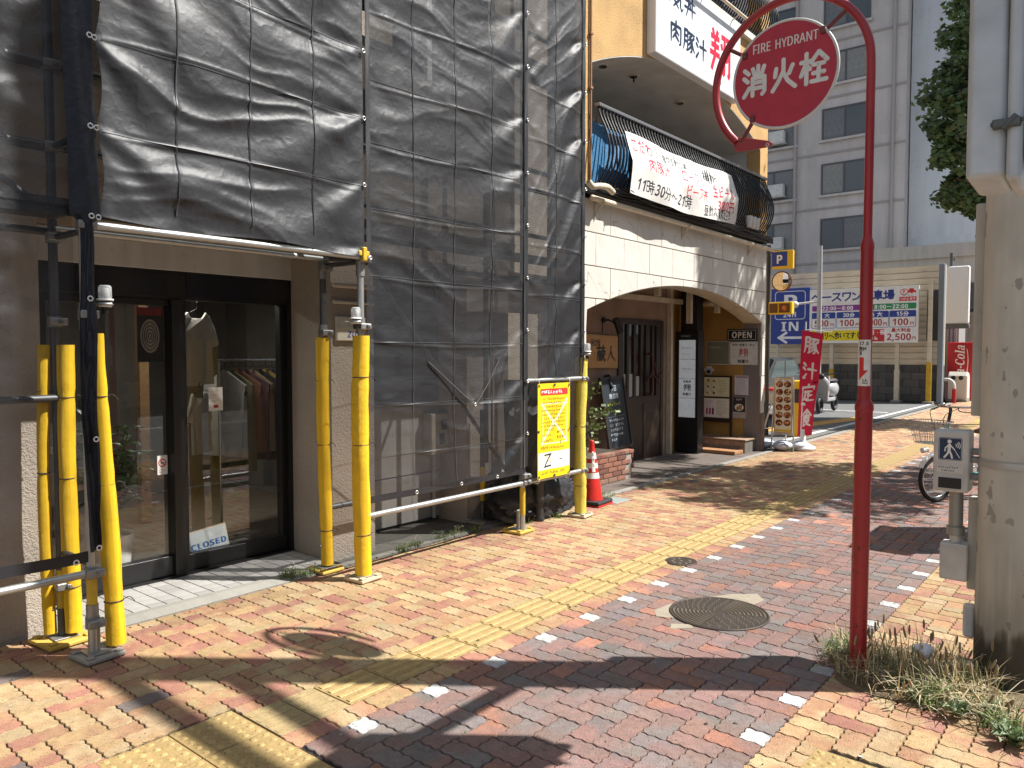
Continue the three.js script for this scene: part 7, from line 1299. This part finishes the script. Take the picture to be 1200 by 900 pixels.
{
  const t = thing('lamp_post', 'thin grey steel post in the lot left of the price board', 'post', [22.2, 0, -7.15]);
  part(t, 'shaft', rod([22.2, -0.02, -7.15], [22.2, 4.6, -7.15], 0.075, 14, 0.06), M([0.40, 0.42, 0.43], { r: 0.5, m: 0.4 }));
  part(t, 'bracket', [rod([22.2, 3.05, -7.15], [22.15, 3.0, -7.75], 0.03, 8), ball(22.12, 2.98, -7.8, 0.10)], mk.white);
  part(t, 'red_tag', RB(22.11, 22.13, 1.45, 1.75, -7.2, -7.08, 0.003), M([0.6, 0.06, 0.03], { r: 0.5 }));
  // small scooter parked at the post
  const s = thing('motor_scooter', 'grey motor scooter parked beside the thin post in lot', 'scooter', [21.9, 0, -6.6]);
  const gp = M([0.36, 0.36, 0.37], { r: 0.35, coat: 0.6 }), bk = M([0.02, 0.02, 0.02], { r: 0.6 });
  const x = 21.7, z = -6.72;
  part(s, 'body', [ball(x + 0.25, 0.62, z, 0.3, 1.3, 0.75, 0.62, 16), RB(x - 0.5, x + 0.2, 0.30, 0.40, z - 0.15, z + 0.15, 0.03), prism([[-0.62, 0.34], [-0.52, 0.34], [-0.42, 0.98], [-0.55, 1.0]], -0.19, 0.19, 0.02).translate(x, 0, z)], gp);
  part(s, 'seat', ball(x + 0.25, 0.84, z, 0.22, 1.6, 0.35, 0.7, 14), bk);
  part(s, 'front_panel', ball(x - 0.55, 0.72, z, 0.2, 0.6, 1.4, 1.1, 14), gp);
  part(s, 'headlight', ball(x - 0.62, 0.98, z, 0.09, 0.7, 0.9, 1.1), bk);
  part(s, 'handlebar', wire([[x - 0.38, 1.06, z - 0.3], [x - 0.48, 1.03, z], [x - 0.38, 1.06, z + 0.3]], 0.018, 10, 6), bk);
  for (const u of [-0.68, 0.55]) part(s, 'wheel', ring(x + u, 0.21, z, 0.165, 0.05, 'z', 24, 8), bk);
}
// vending machine, bin, hoop, posts further down the sidewalk
{
  const red = M([0.52, 0.012, 0.018], { r: 0.4 });
  const v = thing('vending_machine', 'tall red drinks vending machine with white script on its side', 'vending machine', [29.6, 0, -5.0]);
  part(v, 'cabinet', RB(29.3, 30.3, 0.05, 1.95, -5.2, -4.45, 0.03), red);
  part(v, 'script', face(0.68, 1.7, 29.297, 1.05, -4.83, TOCAM), print(272, 680, (g) => { fill(g, '#b3151f', 0, 0, 272, 680); g.save(); g.translate(190, 640); g.rotate(-Math.PI / 2); g.font = 'italic bold 150px serif'; g.fillStyle = '#f2e9e6'; g.fillText('Coca-Cola', 0, 0, 620); g.restore(); g.strokeStyle = '#f2e9e6'; g.lineWidth = 9; g.beginPath(); g.moveTo(226, 620); g.bezierCurveTo(190, 420, 260, 300, 216, 70); g.stroke(); }));
  part(v, 'front', [RB(29.34, 30.26, 1.0, 1.85, -4.45, -4.43, 0.005), RB(29.34, 30.26, 0.25, 0.5, -4.45, -4.43, 0.005)], mb.black);
  const b = thing('recycling_bin', 'white recycling bin with dark holes before vending machine', 'bin', [28.9, 0, -4.85]);
  part(b, 'body', prism([[-0.22, 0.08], [-0.24, 0.85], [-0.12, 0.98], [0.12, 0.95], [0.24, 0.80], [0.24, 0.08]], -0.28, 0.28, 0.03).translate(28.9, 0, -4.78), M([0.66, 0.63, 0.56], { r: 0.5 }));
  part(b, 'hole', [new THREE.CylinderGeometry(0.07, 0.07, 0.02, 16).rotateZ(Math.PI / 2).translate(28.655, 0.78, -4.9), new THREE.CylinderGeometry(0.07, 0.07, 0.02, 16).rotateZ(Math.PI / 2).translate(28.655, 0.78, -4.68)], mb.black);
  part(b, 'foot', RB(28.6, 29.2, 0, 0.08, -5.1, -4.5, 0.01), mk.cement);
  const h = thing('hoop_barrier', 'white hoop barrier with red feet at end of lot', 'barrier', [27.9, 0, -4.95]);
  part(h, 'hoop', wire([[27.9, 0.3, -5.22], [27.9, 0.6, -5.2], [27.9, 0.72, -5.1], [27.9, 0.74, -4.98], [27.9, 0.72, -4.86], [27.9, 0.6, -4.76], [27.9, 0.3, -4.74]], 0.055, 30, 10), mk.white);
  part(h, 'red_foot', [rod([27.9, 0, -5.22], [27.9, 0.45, -5.22], 0.06, 12), rod([27.9, 0, -4.74], [27.9, 0.45, -4.74], 0.06, 12)], red);
  const p = thing('steel_post', 'blue grey steel post at the end of block wall', 'post', [27.5, 0, -5.1]);
  part(p, 'shaft', RB(27.3, 27.5, 0, 4.4, -5.14, -4.98, 0.02), M([0.20, 0.24, 0.29], { r: 0.5, m: 0.3 }));
  const q = thing('white_post', 'pale downpipe post beside the vending machine', 'post', [29.0, 0, -5.35]);
  part(q, 'shaft', rod([29.0, 0, -5.32], [29.0, 2.0, -5.32], 0.07, 12), M([0.62, 0.62, 0.6], { r: 0.5 }));
  const s = thing('hanging_light_box', 'white light box sign hanging high beside the far buildings', 'sign', [29, 2.4, -5]);
  part(s, 'box', RB(28.9, 29.15, 2.55, 4.45, -5.6, -4.55, 0.06), M([0.78, 0.78, 0.78], { r: 0.4 }));
  part(s, 'frame', [RB(28.88, 29.17, 2.40, 2.55, -5.62, -4.53, 0.03), rod([29.02, 4.4, -5.1], [29.02, 4.9, -5.1], 0.05, 8), rod([29.02, 4.85, -5.1], [30.6, 4.85, -5.3], 0.05, 8)], M([0.10, 0.10, 0.10], { r: 0.5 }));
}
// ---------------------------------------------------------------- far buildings
function block(name, label, x0, x1, z0, z1, h, wallM, win, faceX = true) {
  const t = thing(name, label, 'building', [x0, 0, (z0 + z1) / 2]);
  part(t, 'wall', B(x0, x1, -0.2, h, z0, z1), wallM);
  part(t, 'parapet', [B(x0 - 0.12, x1, h, h + 0.5, z0 - 0.1, z1 + 0.1)], wallM);
  const fm = M([0.10, 0.10, 0.11], { r: 0.5, m: 0.4 }), gm = M([0.07, 0.085, 0.10], { r: 0.08 }), cur1 = M([0.26, 0.26, 0.25], { r: 0.25, map: ['brushed', [0.3, 3]] }), cur2 = M([0.16, 0.17, 0.18], { r: 0.15, map: ['brushed', [0.3, 3]] });
  for (const [y, z, w, hh] of win) {
    const f = part(t, 'window', [B(x0 - 0.06, x0 + 0.05, y, y + 0.07, z, z + w), B(x0 - 0.06, x0 + 0.05, y + hh - 0.07, y + hh, z, z + w), B(x0 - 0.06, x0 + 0.05, y + 0.07, y + hh - 0.07, z, z + 0.07), B(x0 - 0.06, x0 + 0.05, y + 0.07, y + hh - 0.07, z + w - 0.07, z + w), B(x0 - 0.05, x0 + 0.05, y + 0.07, y + hh - 0.07, z + w / 2 - 0.04, z + w / 2 + 0.04)], fm);
    const cut = z + w / 2, cm = [gm, gm, cur1, cur2];
    part(f, 'pane', B(x0 - 0.02, x0 - 0.01, y + 0.07, y + hh - 0.07, z + 0.07, cut), cm[Math.floor(rnd() * 4)]);
    part(f, 'pane', B(x0 - 0.024, x0 - 0.014, y + 0.07, y + hh - 0.07, cut, z + w - 0.07), cm[Math.floor(rnd() * 4)]);
    part(f, 'sill', B(x0 - 0.16, x0, y - 0.12, y - 0.002, z - 0.1, z + w + 0.1), wallM);
  }
  return t;
}
const wins = []; for (let k = 0; k < 8; k++) for (const z of [-12.9, -16.4, -19.6]) wins.push([1.3 + k * 2.72 + (z > -13 ? 0.0 : 0), z, 2.2, 1.55]);
const apt = block('apartment_building', 'tall grey beige apartment building beyond the parking lot', 40, 43.5, -30, -9.05, 25, M([0.62, 0.585, 0.57], { r: 0.85, map: ['concrete', 6], bump: ['stucco', 1.2, 0.01] }), wins);
part(apt, 'drain_pipe', [rod([39.9, 0, -9.6], [39.9, 25, -9.6], 0.08, 8), rod([39.9, 0, -14.2], [39.9, 25, -14.2], 0.08, 8)], M([0.36, 0.33, 0.32], { r: 0.6 }));
for (let k = 0; k < 7; k++) part(apt, 'air_conditioner', [RB(39.6, 39.94, 1.5 + k * 2.72, 2.1 + k * 2.72, -15.5, -14.7, 0.03), B(39.6, 40, 1.44 + k * 2.72, 1.49 + k * 2.72, -15.55, -14.65)], mk.white);
part(apt, 'floor_band', Array.from({ length: 9 }, (_, k) => B(39.95, 40, 0.6 + k * 2.72, 0.7 + k * 2.72, -30, -9.05)), M([0.34, 0.315, 0.31], { r: 0.8 }));
block('white_house', 'pale plastered building behind the vending machine', 33, 39.5, -8.8, -3.6, 5.2, M([0.62, 0.60, 0.56], { r: 0.85, map: ['concrete', 3] }), [[3.1, -7.9, 1.3, 1.1], [3.1, -5.8, 1.3, 1.1]]);
{
  const c = thing('corrugated_shed', 'grey corrugated shed wall behind the recycling bin', 'shed', [31, 0, -6]);
  const g = []; for (let k = 0; k < 26; k++) g.push(rod([30.6, 0, -8.2 + k * 0.12], [30.6, 3.2, -8.2 + k * 0.12], 0.06, 8));
  part(c, 'corrugation', g, M([0.28, 0.28, 0.28], { r: 0.6, m: 0.3 })); part(c, 'wall', B(30.62, 32.5, 0, 3.2, -8.26, -5.1), M([0.28, 0.28, 0.28], { r: 0.7 })); part(c, 'roof', B(30.4, 32.6, 3.2, 3.3, -8.4, -5.0), M([0.12, 0.12, 0.12], { r: 0.7 }));
}
block('pale_tower', 'pale blue grey tower standing against the apartment building', 40.6, 52, -9.0, -4.6, 34, M([0.60, 0.64, 0.69], { r: 0.8, map: ['concrete', 7] }), Array.from({ length: 10 }, (_, k) => [[1.9 + k * 3.2, -7.3, 1.5, 1.2]]).flat());
block('far_building', 'brown mid-rise building at the far end of street', 62, 74, -8.4, 6, 15, M([0.30, 0.26, 0.23], { r: 0.85, map: ['concrete', 4] }), [2, 5, 8, 11].flatMap((y) => [[y, -7, 2, 1.5], [y, -3.5, 2, 1.5], [y, 0, 2, 1.5]]));
// ---------------------------------------------------------------- street trees
const leafG = (() => { const g = new THREE.BufferGeometry(); g.setAttribute('position', new THREE.Float32BufferAttribute([0, 0, 0, 0.32, 0.45, 0.08, -0.32, 0.45, 0.08, 0, 1, 0, 0, 0.48, -0.04], 3)); g.setIndex([0, 1, 4, 1, 3, 4, 3, 2, 4, 2, 0, 4]); g.computeVertexNormals(); return boxUV(g); })();
const leafM = M([1, 1, 1], { r: 0.5, trans: 0.35 });
function tree(label, x, z, th, crown, n, ls, base = [0.075, 0.115, 0.03]) {
  const t = thing('street_tree', label, 'tree', [x, 0, z], undefined);
  const bark = M([0.13, 0.10, 0.075], { r: 0.95, map: ['concrete', 0.5], bump: ['stucco', 0.3, 0.015] });
  const limbs = [rod([x, -0.1, z], [x + 0.05, th, z], 0.14, 14, 0.10)], cl = [];
  for (let k = 0; k < 16; k++) { const c = crown[k % crown.length], a = rr(0, 6.28), u = rr(0.35, 0.95), p = [c[0] + c[3] * u * Math.cos(a) * 0.85, c[1] + c[4] * rr(-0.75, 0.8), c[2] + c[3] * u * Math.sin(a) * 0.85]; limbs.push(wire([[x + 0.05, th * 0.8, z], [x + (p[0] - x) * 0.35, th + (p[1] - th) * 0.55, z + (p[2] - z) * 0.35], p], 0.035, 10, 6)); }
  part(t, 'trunk', limbs, bark);
  for (let k = 0; k < n / 60; k++) { const c = crown[Math.floor(rnd() * crown.length)], a = rr(0, 6.28), cy = rr(-1, 1), u = Math.sqrt(1 - cy * cy) * Math.pow(rnd(), 0.28); cl.push([c[0] + c[3] * u * Math.cos(a), c[1] + c[4] * cy * 0.95, c[2] + c[3] * u * Math.sin(a), rr(0.16, 0.42), rr(0.7, 1.35)]); }
  const m = new THREE.InstancedMesh(leafG, leafM, n), mx = new THREE.Matrix4(), q = new THREE.Quaternion(), e = new THREE.Euler();
  for (let i = 0; i < n; i++) {
    const c = cl[Math.floor(rnd() * cl.length)], a = rr(0, 6.28), b = Math.acos(rr(-1, 1)), d = c[3] * Math.pow(rnd(), 0.45);
    e.set(rr(0.9, 2.6), rr(0, 6.28), rr(-0.6, 0.6)); q.setFromEuler(e); const s = ls * rr(0.65, 1.3);
    mx.compose(V(c[0] + d * Math.sin(b) * Math.cos(a) - x, c[1] + d * Math.cos(b) * 0.7, c[2] + d * Math.sin(b) * Math.sin(a) - z), q, V(s, s, s)); m.setMatrixAt(i, mx);
    m.setColorAt(i, new THREE.Color().setRGB(...jit(base.map((v) => v * c[4]), 0.25)));
  }
  m.name = 'crown'; m.userData.kind = 'stuff'; m.castShadow = m.receiveShadow = true; t.add(m);
}
tree('leafy street tree near the kerb shading the paving', 12.4, 0.2, 3.2, [[12.0, 5.0, -0.5, 1.5, 1.1], [13.2, 5.4, 0.3, 1.4, 1.1], [11.6, 5.6, 0.5, 1.3, 1.1], [12.5, 6.5, 0.1, 1.3, 0.9], [14.0, 9.5, -0.95, 0.85, 1.0], [14.9, 9.3, -0.9, 0.9, 1.1]], 21000, 0.11);  // out of view; high crown clusters placed to dapple the marble front
tree('dark green street tree seen behind the signal housing', 21.5, -0.9, 3.2, [[21.3, 6.2, -2.9, 1.4, 1.4], [21.5, 7.6, -2.8, 1.7, 1.5], [21.6, 8.9, -2.6, 1.7, 1.5], [22, 10.4, -2.4, 1.7, 1.4], [21.8, 6.6, -0.9, 1.6, 1.6], [21.5, 5.1, -2.2, 1.2, 0.9]], 60000, 0.15, [0.07, 0.13, 0.035]);
// ---------------------------------------------------------------- the other side of the road (out of view, mirrored in the shop glass)
const other = structure('opposite_sidewalk', 'plain sidewalk on the far side of the road', 'sidewalk');
part(other, 'paving', B(-40, 80, -0.25, 0, 12.6, 15.5), mk.darkCement);
{
  const t = thing('opposite_building', 'unseen long dark brick building on the far side of road', 'building', [8, 0, 16]);
  part(t, 'wall', B(-25, 45, 0, 9, 15.6, 24), M([0.12, 0.085, 0.065], { r: 0.9, map: ['concrete', 3] }));
  part(t, 'shop_window', Array.from({ length: 12 }, (_, k) => B(-22 + k * 5.5, -18.5 + k * 5.5, 0.6, 2.6, 15.55, 15.6)), M([0.03, 0.035, 0.04], { r: 0.1 }));
}
renderer.render(scene, camera);
